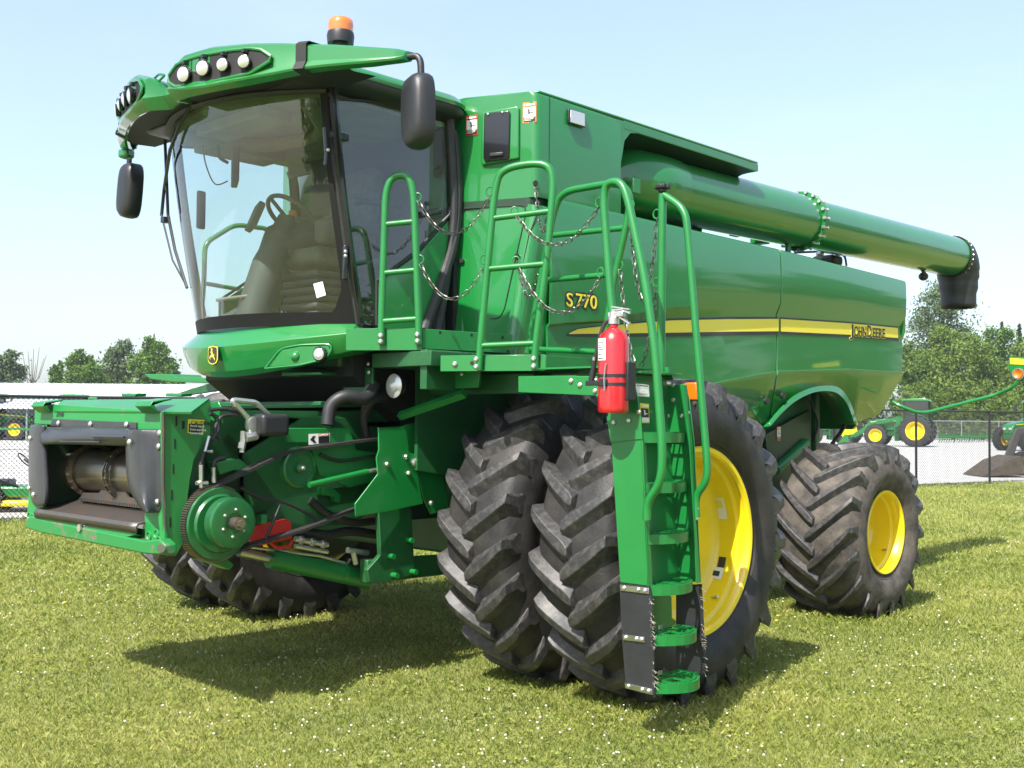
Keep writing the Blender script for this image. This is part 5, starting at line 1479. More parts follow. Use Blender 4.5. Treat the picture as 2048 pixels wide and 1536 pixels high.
# danger sticker
DX = .862
c4 = [PX(a_, b_, DX) for a_, b_ in ((617, 868), (660, 866), (660, 885), (617, 890))]
dd = MB().add(c4, [(0, 1, 2, 3)]).build('danger_decal', 'decal_white', H, smooth=0)
MB().add([PX(a_, b_, DX+.0015) for a_, b_ in ((637, 867.5), (659, 866.5), (659, 871.5), (637, 873))], [(0, 1, 2, 3)]).build('header', 'decal_red', dd, smooth=0)
MB().add([PX(a_, b_, DX+.0015) for a_, b_ in ((637, 873.5), (659, 872), (659, 885), (637, 887))], [(0, 1, 2, 3)]).build('field', 'decal_black', dd, smooth=0)
text('DANGER', .017, 'decal_white', PX(638.5, 872.3, DX+.003), c4[1]-c4[0], (0, 0, 1), dd, 'lettering')
MB().add([PX(a_, b_, DX+.0015) for a_, b_ in ((620, 880), (626, 872), (632, 872), (628, 878), (633, 886), (628, 886), (624, 882))], [tuple(range(7))]).build('pictogram', 'decal_black', dd, smooth=0)
# pulleys
def pulley(px, py, x, prof, m='paint_mid', name='pulley', seg=56):
    c = PX(px, py, x); return MB().lathe(prof, c, 'X', seg).build(name, m, H, smooth=35), c
big, bc_ = pulley(437, 1047, .92, [(-.10, 0), (-.10, .198), (-.085, .205), (-.08, .193), (.0, .193), (.005, .203), (.02, .198), (.02, .165), (.035, .155), (.035, .06), (.035, 0)])
b = MB(); nt_ = 96
for k in range(nt_):
    a = 2*PI*k/nt_
    if math.cos(a) < .55: b.box((bc_.x-.045, bc_.y+.207*math.cos(a), bc_.z+.207*math.sin(a)), (.085, .010, .007), Matrix.Rotation(a, 3, 'X'))
b.build('belt_teeth', 'steel_dark', big)
sm_, sc_ = pulley(466, 1046, 1.05, [(-.12, 0), (-.12, .135), (-.105, .142), (-.095, .115), (-.08, .115), (-.065, .140), (-.05, .115), (-.03, .115), (-.01, .142), (.01, .138), (.014, .12), (.012, .055), (.006, .052), (.004, 0)])
b = MB(); b.cyl((sc_.x, sc_.y, sc_.z), (sc_.x+.07, sc_.y, sc_.z), .034, 20); b.cyl((sc_.x+.05, sc_.y, sc_.z), (sc_.x+.09, sc_.y, sc_.z), .022, 6); b.build('drive_shaft', 'steel_dark', sm_)
b = MB()
for k in range(6):
    a = 2*PI*k/6+.4; b.bolt((sc_.x+.010, sc_.y+.075*math.cos(a), sc_.z+.075*math.sin(a)), (1, 0, 0), .010, .012)
b.split('bolt', 'zinc', sm_)
mid_, mc_ = pulley(601, 936, .92, [(-.05, 0), (-.05, .118), (-.03, .128), (-.005, .118), (.0, .106), (-.02, .10), (-.025, .03), (.005, .028), (.01, 0)])
b = MB(); b.bolt((mc_.x+.008, mc_.y, mc_.z), (1, 0, 0), .018, .03); b.split('bolt', 'zinc', mid_)
# belt runs
BX = .89
def beltrun(L_, wd=.075, th=.016, name='drive_belt'):
    pts = [PX(a_, b_, BX) for a_, b_ in L_]; b = MB(); rows = []
    for i, p in enumerate(pts):
        d = (pts[min(i+1, len(pts)-1)]-pts[max(i-1, 0)]).normalized(); n = Vector((0, -d.z, d.y))
        rows.append([p+Vector((-wd/2, 0, 0))+n*th/2, p+Vector((wd/2, 0, 0))+n*th/2, p+Vector((wd/2, 0, 0))-n*th/2, p+Vector((-wd/2, 0, 0))-n*th/2, p+Vector((-wd/2, 0, 0))+n*th/2])
    b.grid(rows); return b.build(name, 'belt', H)
beltrun([(392, 1005), (405, 990), (430, 972), (540, 918), (575, 903), (600, 898), (660, 890), (760, 876), (830, 868)])
beltrun([(395, 1085), (420, 1108), (455, 1108), (500, 1090), (600, 1060), (700, 1022), (760, 1000)])
b = MB(); a0 = math.atan2(1, -.9)
b.lathe([(-.09, .193), (.0, .193), (.0, .205), (-.09, .205)], (bc_.x, bc_.y, bc_.z), 'X', 40, R(100), R(262)); b.build('drive_belt', 'belt', H)
# belt shield
SH = 1.0
shield = MB().prism([PX(a_, b_, SH) for a_, b_ in ((757, 850), (800, 852), (812, 852), (818, 905), (838, 910), (843, 930), (836, 948), (846, 1008), (780, 1022), (712, 1033), (710, 1008), (756, 948), (753, 915), (758, 900))], (-.012, 0, 0)).build('belt_shield', 'paint', H, bevel=.003)
MB().prism([PX(a_, b_, SH-.03) for a_, b_ in ((808, 850), (828, 846), (868, 838), (898, 1018), (862, 1029), (848, 1000), (838, 950), (818, 900))], (-.012, 0, 0)).build('belt_shield', 'paint', H, bevel=.003)
b = MB()
for a_, b_, r in ((829, 925, .028), (811, 913, .016), (773, 928, .016), (816, 946, .016), (861, 1006, .018)): b.bolt(PX(a_, b_, SH+.001), (1, 0, 0), r, .018)
b.split('bolt', 'zinc', shield)
MB().prism([PX(a_, b_, SH+.004) for a_, b_ in ((735, 850), (800, 848), (800, 853), (760, 855), (735, 853))], (.0, .0, .02)).build('shield_edge', 'paint_flat', shield)
# turnbuckle rod
b = MB(); b.tube([PX(618, 970, .95), PX(735, 943, .95)], .018, 10); b.build('link_rod', 'paint_flat', H)
b = MB(); b.tube([PX(728, 945, .95), PX(760, 938, .95)], .014, 10); b.build('rod_end', 'zinc', H)
# hydraulic coupler handle block
b = MB(); g2 = lambda a_, b_, x=.90: PX(a_, b_, x)
b.tube(fillet([g2(500, 840), g2(465, 803), g2(468, 800), g2(512, 805), g2(545, 838)], .02), .016, 8); b.tube([g2(465, 803), g2(470, 812)], .016, 8)
b.lathe([(-.02, 0), (-.02, .05), (.02, .05), (.02, 0)], g2(508, 850), 'X', 18); b.box(g2(512, 862), (.04, .06, .05)); b.tube([g2(490, 875), g2(512, 870)], .03, 8); b.tube(fillet([g2(500, 872), g2(506, 880), g2(514, 876), g2(512, 866)], .03), .009, 6)
b.build('coupler_handle', 'zinc', H, smooth=40)
b = MB(); b.box(g2(540, 850, .92), (.14, .19, .13)); b.build('coupler_block', 'black_plastic', H, bevel=.025, seg=3)
b = MB(); b.tube([g2(486, 862), g2(484, 905)], .015, 8); b.tube([g2(485, 885), g2(483, 897)], .022, 8); b.tube([g2(402, 930), g2(402, 975)], .012, 8); b.tube([g2(427, 935), g2(428, 965)], .012, 8); b.tube([g2(418, 872), g2(410, 902), g2(424, 903)], .010, 6); b.tube([g2(392, 966), g2(415, 966)], .012, 6)
b.split('hydraulic_fitting', 'zinc', H)
b = MB()
for pts, r in (([(420, 820), (450, 818), (480, 826), (500, 838)], .011), ([(420, 826), (432, 835), (436, 860), (422, 880)], .013), ([(440, 880), (430, 860), (445, 832), (480, 830)], .011), ([(400, 935), (408, 905), (412, 890)], .012), ([(428, 940), (430, 922), (450, 915)], .014), ([(640, 908), (670, 920), (700, 920), (760, 910)], .010), ([(480, 975), (520, 995), (570, 1005), (620, 1030), (640, 1045)], .010), ([(560, 1010), (548, 1040), (530, 1080)], .009)):
    b.tube(smoothpoly([PX(a_, b_, .88) for a_, b_ in pts], 5), r, 8)
b.build('hose', 'black_rubber', H, smooth=50)
b = MB()
for off in (0, .05):
    b.tube(smoothpoly([PX(655, 850, .80+off), PX(662, 812, .80+off), PX(690, 793, .85+off), PX(730, 796, .88+off), PX(748, 770, .9)], 6), .042, 12)
b.tube(smoothpoly([PX(733, 875, .82), PX(728, 830, .84), PX(745, 800, .88), PX(770, 795, .88)], 6), .032, 12)
b.build('duct_hose', 'black_rubber', H, smooth=50)
# work lamp under the cab
p = PY(790, 772, -1.12)
lw = MB().lathe([(.07, 0), (.05, .05), (.0, .075), (-.012, .078)], p, 'Y', 28).build('work_lamp', 'black_plastic', H, smooth=50)
MB().lathe([(-.010, .076), (-.022, .05), (-.028, 0)], p, 'Y', 28).build('lens', 'lamp_lens', lw, smooth=60)
# panels left of lamp below platform
b = MB(); b.prism([PY(a_, b_, -1.2) for a_, b_ in ((672, 735), (745, 735), (745, 790), (712, 800), (672, 765))], (0, .02, 0)); b.prism([PY(a_, b_, -1.05) for a_, b_ in ((745, 703), (845, 703), (845, 735), (745, 735))], (0, .02, 0)); b.build('under_panel', 'paint_grimy_shaded', H, bevel=.004)
b = MB(); b.prism([PY(a_, b_, -.96) for a_, b_ in ((882, 742), (960, 742), (956, 775), (905, 778))], (0, .02, 0)); b.build('under_panel', 'paint_flat', H, bevel=.004)
b = MB()
for a_, b_, y in ((738, 745, -1.22), (737, 728, -1.22), (712, 738, -1.22), (924, 748, -.97)): b.bolt(PY(a_, b_, y), (0, -1, 0), .013, .012)
b.split('bolt', 'zinc', H)
# light green perforated bracket under bumper
MB().prism([PY(a_, b_, -1.45) for a_, b_ in ((565, 744), (640, 744), (645, 749), (562, 752))], (0, .12, 0)).build('step_bracket', 'paint_flat', H, bevel=.004)
# right-hand platform arm seen past the feeder
b = MB(); b.prism([(-1.55, -1.0, 2.12), (-.85, -1.15, 2.12), (-.85, -1.0, 2.12), (-1.55, -.85, 2.12)], (0, 0, -.05)); b.build('right_platform', 'paint_flat', H, bevel=.005)
pa = PY(288, 748, -1.0); pb = PY(350, 752, -1.0)
MB().prism([PY(a_, b_, -1.15) for a_, b_ in ((288, 748), (345, 748), (350, 754), (425, 756), (425, 766), (345, 764), (300, 758))], (0, .25, 0)).build('right_platform', 'paint_flat', H, bevel=.005)
MB().prism([PY(a_, b_, -1.2) for a_, b_ in ((345, 790), (420, 766), (440, 766), (440, 780), (352, 793))], (0, .05, 0)).build('right_brace', 'paint_grimy_shaded', H)
# lift cylinder and safety stop
b = MB(); b.tube([PX(540, 1116, .70), PX(735, 1158, .70)], .062, 20); b.tube([PX(680, 1143, .70), PX(686, 1145, .70)], .070, 20); b.build('lift_cylinder', 'paint_flat', H, smooth=50)
MB().tube([PX(478, 1103, .70), PX(545, 1118, .70)], .030, 16).build('cylinder_rod', 'steel', H, smooth=50)
MB().tube([PX(500, 1094, .72), PX(640, 1112, .72), PX(695, 1128, .72), PX(700, 1118, .72)], .010, 8).build('pipe', 'zinc', H)
b = MB(); b.prism([PX(a_, b_, .80) for a_, b_ in ((500, 1062), (510, 1052), (575, 1038), (584, 1045), (584, 1078), (520, 1092), (498, 1080))], (-.05, 0, 0)); b.build('safety_stop', 'red_dull', H, bevel=.006)
MB().tube(fillet([PX(540, 1084, .82), PX(552, 1096, .82), PX(580, 1093, .82), PX(584, 1080, .82)], .03), .010, 8).build('stop_handle', 'red_dull', H)
b = MB(); b.tube([PX(590, 1078, .75), PX(655, 1090, .75)], .018, 8); b.tube([PX(590, 1092, .75), PX(655, 1104, .75)], .015, 8)
for k in range(3): b.tube([PX(600+k*22, 1080+k*4, .76), PX(606+k*22, 1081+k*4, .76)], .026, 6)
b.tube([PX(706, 1100, .80), PX(712, 1128, .80)], .018, 8); b.tube([PX(695, 1100, .8), PX(735, 1106, .8)], .020, 8)
b.split('hydraulic_fitting', 'zinc', H)
b = MB(); b.tube(smoothpoly([PX(585, 1060, .7), PX(650, 1070, .7), PX(700, 1062, .7), PX(760, 1070, .7)], 5), .03, 10); b.tube(smoothpoly([PX(620, 1000, .75), PX(660, 1030, .75), PX(710, 1045, .75), PX(760, 1040, .75)], 5), .025, 10); b.build('hose', 'black_rubber', H)
b = MB(); b.prism([PX(a_, b_, .80) for a_, b_ in ((395, 1118), (450, 1112), (468, 1130), (460, 1140), (430, 1128))], (-.1, 0, 0)); b.build('pulley_guard', 'paint_flat', H, bevel=.004)
b = MB(); b.prism([PX(a_, b_, .80) for a_, b_ in ((645, 975), (668, 978), (682, 990), (680, 1005), (672, 1004), (668, 993), (645, 990))], (-.05, 0, 0)); b.tube([PX(480, 975, .86), PX(495, 985, .86), PX(505, 1010, .86)], .012, 6); b.box(PX(524, 1038, .86), (.05, .04, .05)); b.split('small_bracket', 'paint_flat', H, bevel=.003)
# wheel decals
p0 = Vector((2.365+.0, 0, .947))
def onrim(a_, b_): return PX(a_, b_, 2.365+.10)
for L_, cols in ((((1407, 998), (1436, 996), (1440, 1050), (1413, 1052)), 'decal_white'),):
    pts = [onrim(a_, b_) for a_, b_ in L_]
# stickers lie on the rim barrel: built as small curved strips
def rimdecal(a0, a1, x0, x1, rad0, rad1, m, off=.004, k=6):
    rows = []
    for t in np.linspace(a0, a1, k):
        rows.append([Vector((p0.x+x, p0.y+(r_-off)*math.cos(t), p0.z+(r_-off)*math.sin(t))) for x, r_ in ((x0, rad0), (x1, rad1))])
    return MB().grid(rows).build('rim_decal', m, H, smooth=60)
p0 = Vector((2.342+.025, 0, .953))
rimdecal(R(11), R(28), .02, .10, .498, .508, 'decal_white')
rimdecal(R(20), R(26), .04, .08, .500, .506, 'decal_yellow', .0065)
rimdecal(R(-34), R(-25), .02, .10, .498, .508, 'decal_white')
rimdecal(R(-25), R(-17), .05, .10, .501, .508, 'decal_black', .004)
rimdecal(R(-24), R(-16), .021, .038, .498, .500, 'decal_black', .004)
rimdecal(R(-32), R(-28), .035, .08, .4995, .506, 'far_dark', .0065)
HAZE = .0004
# ================================================================ GROUND AND BACKGROUND
FA, FB = Vector((-11.2, 1.56, 0)), Vector((-4.94, 25.3, 0))
fdir = (FB-FA).normalized(); fn = Vector((-fdir.y, fdir.x, 0))   # points away from the lawn
def ground_mat():
    m, t, b = nodes_of('lawn')
    tcn = t.nodes.new('ShaderNodeTexCoord')
    def noise(sc, det=6):
        n = t.nodes.new('ShaderNodeTexNoise'); n.inputs['Scale'].default_value = sc; n.inputs['Detail'].default_value = det; n.inputs['Roughness'].default_value = .65
        t.links.new(tcn.outputs['Object'], n.inputs['Vector']); return n
    a = noise(.6); c = noise(28)
    r1 = t.nodes.new('ShaderNodeValToRGB'); r1.color_ramp.elements[0].position = .35; r1.color_ramp.elements[0].color = (.095, .13, .025, 1); r1.color_ramp.elements[1].position = .68; r1.color_ramp.elements[1].color = (.31, .30, .10, 1)
    r2 = t.nodes.new('ShaderNodeValToRGB'); r2.color_ramp.elements[0].position = .35; r2.color_ramp.elements[0].color = (.07, .095, .018, 1); r2.color_ramp.elements[1].position = .7; r2.color_ramp.elements[1].color = (.36, .36, .12, 1)
    t.links.new(a.outputs[0], r1.inputs[0]); t.links.new(c.outputs[0], r2.inputs[0])
    mx = t.nodes.new('ShaderNodeMix'); mx.data_type = 'RGBA'; mx.inputs[0].default_value = .5
    t.links.new(r1.outputs[0], mx.inputs[6]); t.links.new(r2.outputs[0], mx.inputs[7]); t.links.new(mx.outputs[2], b.inputs['Base Color'])
    b.inputs['Roughness'].default_value = .9
    bp = t.nodes.new('ShaderNodeBump'); bp.inputs['Strength'].default_value = .6; bp.inputs['Distance'].default_value = .03
    t.links.new(c.outputs[0], bp.inputs['Height']); t.links.new(bp.outputs[0], b.inputs['Normal'])
ground_mat()
g = MB(); g.add([(-900, -900, 0), (900, -900, 0), (900, 900, 0), (-900, 900, 0)], [(0, 1, 2, 3)])
tag(g.build('ground', 'lawn', smooth=0), kind='structure')
# gravel yard beyond the fence, ragged near edge
edge = []
rg = random.Random(3)
for s in np.arange(-60, 170, .25):
    p = FA+fdir*float(s)+fn*(.25+rg.uniform(-.12, .12)+.10*math.sin(s*.7)); edge.append(p)
far_ = [FA+fdir*170+fn*120, FA-fdir*60+fn*120]
yard = MB(); n_ = len(edge); vs = [(p.x, p.y, .004) for p in edge]+[((p+fn*118).x, (p+fn*118).y, .004) for p in edge]
yard.add(vs, [(i+1, i, n_+i, n_+i+1) for i in range(n_-1)])
tag(yard.build('gravel_yard', 'gravel', smooth=0), kind='structure')

# grass blades (real geometry)
def fast_mesh(name, verts, faces_n, fverts, matname, attr=None):
    me = bpy.data.meshes.new(name)
    me.vertices.add(len(verts)); me.vertices.foreach_set('co', verts.astype(np.float32).ravel())
    nf = len(fverts)//faces_n
    me.loops.add(len(fverts)); me.loops.foreach_set('vertex_index', fverts.astype(np.int32))
    me.polygons.add(nf); me.polygons.foreach_set('loop_start', np.arange(nf, dtype=np.int32)*faces_n)
    me.polygons.foreach_set('loop_total', np.full(nf, faces_n, dtype=np.int32))
    me.update(calc_edges=True)
    if attr is not None:
        a = me.attributes.new('var', 'FLOAT', 'POINT'); a.data.foreach_set('value', attr.astype(np.float32))
    me.materials.append(MATS[matname]); me.validate()
    o = bpy.data.objects.new(name, me); COL.objects.link(o); return o
def vnoise(x, y, seed, sc):
    r_ = np.random.default_rng(seed); T = r_.random((64, 64))
    u, v = x*sc, y*sc; i, j = np.floor(u).astype(int), np.floor(v).astype(int); fu, fv = u-i, v-j
    fu = fu*fu*(3-2*fu); fv = fv*fv*(3-2*fv); i %= 64; j %= 64; i1, j1 = (i+1) % 64, (j+1) % 64
    return T[i, j]*(1-fu)*(1-fv)+T[i1, j]*fu*(1-fv)+T[i, j1]*(1-fu)*fv+T[i1, j1]*fu*fv
def scatter(n, dmin, dmax, power):
    """points on the lawn around the viewpoint; denser close by"""
    u = rng.random(n); dist = dmin*(dmax/dmin)**(u**power)
    ang = rng.uniform(-.74, .74, n)
    fx, fy = -math.sin(YAW), math.cos(YAW); rx, ry = math.cos(YAW), math.sin(YAW)
    dx = np.cos(ang)*fx+np.sin(ang)*rx; dy = np.cos(ang)*fy+np.sin(ang)*ry
    return CAMP.x+dx*dist, CAMP.y+dy*dist, dist
def lawn_side(x, y, m=.1): return ((x-FA.x)*fn.x+(y-FA.y)*fn.y) < -m
NB = 900000
x, y, d = scatter(NB, 3.4, 34, 1.0)
k = lawn_side(x, y, -.25); x, y, d = x[k], y[k], d[k]; n = len(x)
patch = vnoise(x+200, y+200, 5, .7)*.5+vnoise(x+90, y+90, 6, 2.6)*.3+vnoise(x+40, y+10, 16, 9.)*.2
h = (.016+.026*rng.random(n)**1.5)*(1+.6*(patch-.5))*np.clip(d/9, .85, 1.6)
# tall blades near wheels and the fence
near = np.exp(-((x-2.4)**2+(y+.0)**2)/1.0)+np.exp(-((x-1.8)**2+(y-3.5)**2)/.8)
fd = np.abs((x-FA.x)*fn.x+(y-FA.y)*fn.y)
h *= 1+.5*near+.8*np.exp(-(fd/.25)**2)
wd = .0017*np.clip(d/5.5, .9, 5.2)*(.7+.6*rng.random(n))
a = rng.uniform(0, 2*np.pi, n); lean = h*rng.uniform(.2, 1.1, n); la = rng.uniform(0, 2*np.pi, n)
V = np.zeros((n, 4, 3))
V[:, 0] = np.stack([x-np.cos(a)*wd, y-np.sin(a)*wd, np.zeros(n)-.002], -1)
V[:, 1] = np.stack([x+np.cos(a)*wd, y+np.sin(a)*wd, np.zeros(n)-.002], -1)
V[:, 2] = np.stack([x+np.cos(a)*wd*.7+np.cos(la)*lean*.45, y+np.sin(a)*wd*.7+np.sin(la)*lean*.45, h*.7], -1)
V[:, 3] = np.stack([x+np.cos(la)*lean, y+np.sin(la)*lean, h], -1)
var = np.clip(.18+.75*(patch-.25)+rng.normal(0, .16, n), 0, 1)
idx = np.arange(n)[:, None]*4
F_ = np.concatenate([idx+np.array([0, 1, 2]), idx+np.array([0, 2, 3])], 1).ravel()
gr = fast_mesh('grass', V.reshape(-1, 3), 3, F_, 'grass_blade', np.repeat(var, 4))
tag(gr, kind='stuff')
# broad clover / plantain leaves: small rosettes
NL = 19000
x, y, d = scatter(NL, 3.6, 18, 1.0)
cl = vnoise(x+30, y+50, 9, 1.1)*.6+vnoise(x+70, y+20, 19, 4.)*.4; k = (cl > .50) & lawn_side(x, y); x, y, d = x[k], y[k], d[k]; n = len(x)
V = []; F2 = []; A2 = []
q = 0
for i in range(n):
    s = rng.uniform(.010, .024)*max(.8, d[i]/8); z = rng.uniform(.018, .040); a0 = rng.uniform(0, 6.28)
    for kk in range(3):
        a_ = a0+kk*2.09; cx_, cy_ = x[i]+math.cos(a_)*s*.6, y[i]+math.sin(a_)*s*.6; t = rng.uniform(-.4, .4)
        V += [(x[i], y[i], z), (cx_-math.sin(a_)*s*.5, cy_+math.cos(a_)*s*.5, z+t*s), (cx_+math.cos(a_)*s*.6, cy_+math.sin(a_)*s*.6, z+.3*s), (cx_+math.sin(a_)*s*.5, cy_-math.cos(a_)*s*.5, z-t*s)]
        F2 += [q, q+1, q+2, q+3]; q += 4; A2 += [rng.uniform(.12, .5)]*4
tag(fast_mesh('clover_leaves', np.array(V), 4, np.array(F2), 'grass_blade', np.array(A2)), kind='stuff')
# white clover heads
NW = 4400
x, y, d = scatter(NW, 3.7, 32, .9)
cl = vnoise(x+130, y+70, 12, .7)*.6+vnoise(x+10, y+20, 13, 2.5)*.4; k = (cl+rng.normal(0, .06, NW) > .50) & lawn_side(x, y); x, y, d = x[k], y[k], d[k]; n = len(x)
ico = bmesh.new(); bmesh.ops.create_icosphere(ico, subdivisions=1, radius=1); iv = np.array([v.co[:] for v in ico.verts]); fi = np.array([[v.index for v in f.verts] for f in ico.faces]); ico.free()
r_ = rng.uniform(.0045, .0088, n)*np.clip(d/9, 1, 1.35)
V = iv[None]*r_[:, None, None]*np.array([1, 1, .8])+np.stack([x, y, rng.uniform(.035, .055, n)], -1)[:, None]
F2 = (fi[None]+(np.arange(n)*len(iv))[:, None, None]).ravel()
tag(fast_mesh('clover_flowers', V.reshape(-1, 3), 3, F2, 'flower_white'), kind='stuff')
# dandelions, one by one
dl = {(130, 1205): 'yellow dandelion in the sunlit grass at far left, below the feeder opening', (173, 1128): 'small yellow dandelion just under the bottom beam of the feeder', (1893, 1245): 'yellow dandelion right of the rear wheel, nearest the right edge', (1556, 1232): 'yellow dandelion beside the front of the rear tyre', (1553, 1242): 'lower of two yellow dandelions at the foot of the rear tyre', (2006, 985): 'yellow dandelion near the fence at the right edge', (1838, 1050): 'yellow dandelion right of the rear wheel, in the middle of the strip before the fence', (1925, 990): 'yellow dandelion just in front of the black fence post'}
for (a_, b_), lab in dl.items():
    p = PZ(a_, b_, .04); d_ = (p-CAMP).length; rr = .014 if d_ < 14 else .02
    dn = empty('dandelion', (p.x, p.y, 0)); tag(dn, lab, 'flower', 'dandelions in the lawn')
    MB().lathe([(0, rr*.3), (.004, rr*.8), (.010, rr), (.014, rr*.7), (.016, 0)], (0, 0, .035), 'Z', 10).build('flower_head', 'flower_yellow', dn)
    MB().tube([(0, 0, 0), (.002, 0, .036)], .0015, 5).build('stem', 'leaf_mid', dn)

# ---------------------------------------------------------------- chain link fence
fence = empty('chain_link_fence', FA); tag(fence, 'black chain link fence between the lawn and the gravel yard', 'fence')
def fence_mesh(A, d, s0, s1, h, pitch, r, z0=.03):
    b = []; F2 = []; q = 0
    L = s1-s0; n = int((L+h)/pitch)
    for sg in (1, -1):
        for k in range(n):
            s = s0-h+k*pitch if sg > 0 else s0+k*pitch
            e0, e1 = (s, z0), (s+sg*h, z0+h)
            # clip
            pts = []
            def cl(sv): return min(max(sv, s0), s1)
            a0, a1 = cl(e0[0]), cl(e1[0])
            if abs(a1-a0) < 1e-3: continue
            za = e0[1]+(a0-e0[0])*sg; zb_ = e0[1]+(a1-e0[0])*sg
            for (ss, zz_) in ((a0, za), (a1, zb_)):
                P0 = A+d*ss
                for t in (0, 2.09, 4.19):
                    off = Vector((-d.y, d.x, 0))*math.cos(t)*r+(d*(-sg)+Vector((0, 0, 1)))*.707*math.sin(t)*r
                    b.append((P0.x+off.x+(-d.y)*r*sg*.8, P0.y+off.y+d.x*r*sg*.8, zz_+off.z))
            for t in range(3): F2 += [q+t, q+(t+1) % 3, q+3+(t+1) % 3, q+3+t]
            q += 6
    return np.array(b), np.array(F2)
V, F2 = fence_mesh(FA, fdir, -8, 34, 1.93, .075, .0042)
fm = fast_mesh('fence_mesh', V, 4, F2, 'post_black'); fm.parent = fence; fm.location = -FA
b = MB(); L0 = FA*0
b.tube([fdir*-8+Vector((0, 0, 1.97)), fdir*34+Vector((0, 0, 1.97))], .024, 8); b.build('top_rail', 'post_black', fence)
MB().tube([fdir*-8+Vector((0, 0, .06)), fdir*34+Vector((0, 0, .06))], .004, 5).build('tension_wire', 'post_black', fence)
sp_ = (FB-FA).length
for k in range(-3, 4):
    s = sp_+k*3.05*(1 if k <= 0 else 1) if k <= 0 else sp_+k*3.05
    MB().tube([fdir*s, fdir*s+Vector((0, 0, 2.0))], .032, 10).build('fence_post', 'post_black', fence)
for s in (-6, -3, 1.1, 4.2, 6.4, 9.5, 12.5):
    MB().tube([fdir*s+fn*.03, fdir*s+Vector((0, 0, 2.0))+fn*.03], .032, 10).build('fence_post', 'post_black', fence)
MB().tube([fdir*(-2.9)+Vector((0, 0, 1.75)), fdir*.1+Vector((0, 0, .55))], .02, 8).build('brace', 'post_black', fence)

# far silver fence
def gp(a_, b_, dist): 
    p = PD(a_, b_, dist); return Vector((p.x, p.y, 0))
f1, f2 = gp(1780, 870, 100), gp(2250, 870, 92)
ff2 = empty('galvanised_fence', f1); tag(ff2, 'pale galvanised mesh fence far across the yard in front of the trees', 'fence')
dd_ = (f2-f1).normalized(); LL = (f2-f1).length
MB().tube([Vector((0, 0, 1.75)), dd_*LL+Vector((0, 0, 1.75))], .03, 6).build('top_rail', 'galv', ff2)
for k in range(int(LL/3)+1): MB().tube([dd_*3*k, dd_*3*k+Vector((0, 0, 1.8))], .04, 6).build('fence_post', 'galv', ff2)
V, F2 = fence_mesh(Vector((0, 0, 0)), dd_, 0, LL, 1.7, .14, .004)
fm2 = fast_mesh('fence_mesh', V, 4, F2, 'galv'); fm2.parent = ff2

# ---------------------------------------------------------------- trees
def crown(cs, nleaf, leaf, r):
    """cs: list of (centre, radii); leaf-sized quads gathered in clumps over the volume"""
    P_ = []; vr = []
    tot = sum(c[1][0]*c[1][1]*c[1][2] for c in cs)**.0
    for (c, rad, ncl) in cs:
        u = r.normal(size=(ncl, 3)); u /= np.linalg.norm(u, axis=1)[:, None]; rr = r.uniform(.45, 1.05, ncl)**.7
        cc = np.array(c)+u*rr[:, None]*np.array(rad)
        m = max(6, nleaf//(len(cs)*ncl))
        cr = np.mean(rad)*.23*r.uniform(.6, 1.4, ncl)
        q = cc[:, None]+r.normal(size=(ncl, m, 3))*cr[:, None, None]*np.array([1, 1, .75])
        P_.append(q.reshape(-1, 3)); vr.append(np.repeat(r.uniform(0, .55, ncl), m)+r.uniform(0, .45, ncl*m))
    P_ = np.concatenate(P_); vr = np.concatenate(vr); n = len(P_)
    a = r.normal(size=(n, 3)); a /= np.linalg.norm(a, axis=1)[:, None]; b_ = r.normal(size=(n, 3)); b_ -= a*(a*b_).sum(1)[:, None]; b_ /= np.linalg.norm(b_, axis=1)[:, None]
    s = leaf*r.uniform(.6, 1.35, n)[:, None]
    V = np.stack([P_-a*s, P_-b_*s*.55, P_+a*s, P_+b_*s*.55], 1)
    return V.reshape(-1, 3), np.arange(n*4), np.repeat(vr, 4)
def tree_meshes(kind, seed, hgt, wid, nleaf=7000, leaf=.22, base=.25, gap=1.0):
    r = np.random.default_rng(seed); rr = random.Random(seed)
    cs = []; limbs = []
    nl = rr.randint(7, 10)
    for k in range(nl):
        t = k/(nl-1); z = hgt*(base+(1-base)*(.12+.80*t)); w_ = wid*.5*math.sin(PI*(.30+.52*t))**.8*rr.uniform(.7, 1.05)
        a = k*2.4+rr.uniform(-.5, .5); o = w_*rr.uniform(.35, .62)
        c = (math.cos(a)*o, math.sin(a)*o, z)
        cs.append((c, (w_*.62*gap, w_*.62*gap, hgt*(1-base)*.17*gap), 26)); limbs.append(c)
    cs.append(((0, 0, hgt*(base+(1-base)*.5)), (wid*.36, wid*.36, hgt*(1-base)*.42), 30))
    V, F2, vr = crown(cs, nleaf, leaf, r)
    V[:, 2] = np.maximum(V[:, 2], .15)
    tb = MB(); th = .018*hgt+.08
    tb.tube(smoothpoly([(0, 0, -.1), (rr.uniform(-.1, .1), rr.uniform(-.1, .1), hgt*.3), (rr.uniform(-.3, .3), rr.uniform(-.3, .3), hgt*.65), (0, 0, hgt*.9)], 3), [th, th*.92, th*.86, th*.8, th*.7, th*.6, th*.5, th*.35, th*.25, th*.12], 8)
    for c in limbs:
        z0 = max(hgt*base*.7, c[2]-hgt*.22); tb.tube([(0, 0, z0), (c[0]*.5, c[1]*.5, (z0+c[2])/2+.2), c], [th*.4, th*.28, th*.1], 6)
    return (V, F2, vr), tb
def tree(name, loc, data, matn, label, group, rz=0, sc=1.):
    (V, F2, vr), tb = data
    T = empty(name, loc, rz); T.scale = (sc, sc, sc)
    tag(T, label, 'tree' if 'shrub' not in name else 'shrub', group)
    c = fast_mesh('crown', V, 4, F2, matn, vr); c.parent = T
    tb.build('trunk', 'bark', T)
    return T
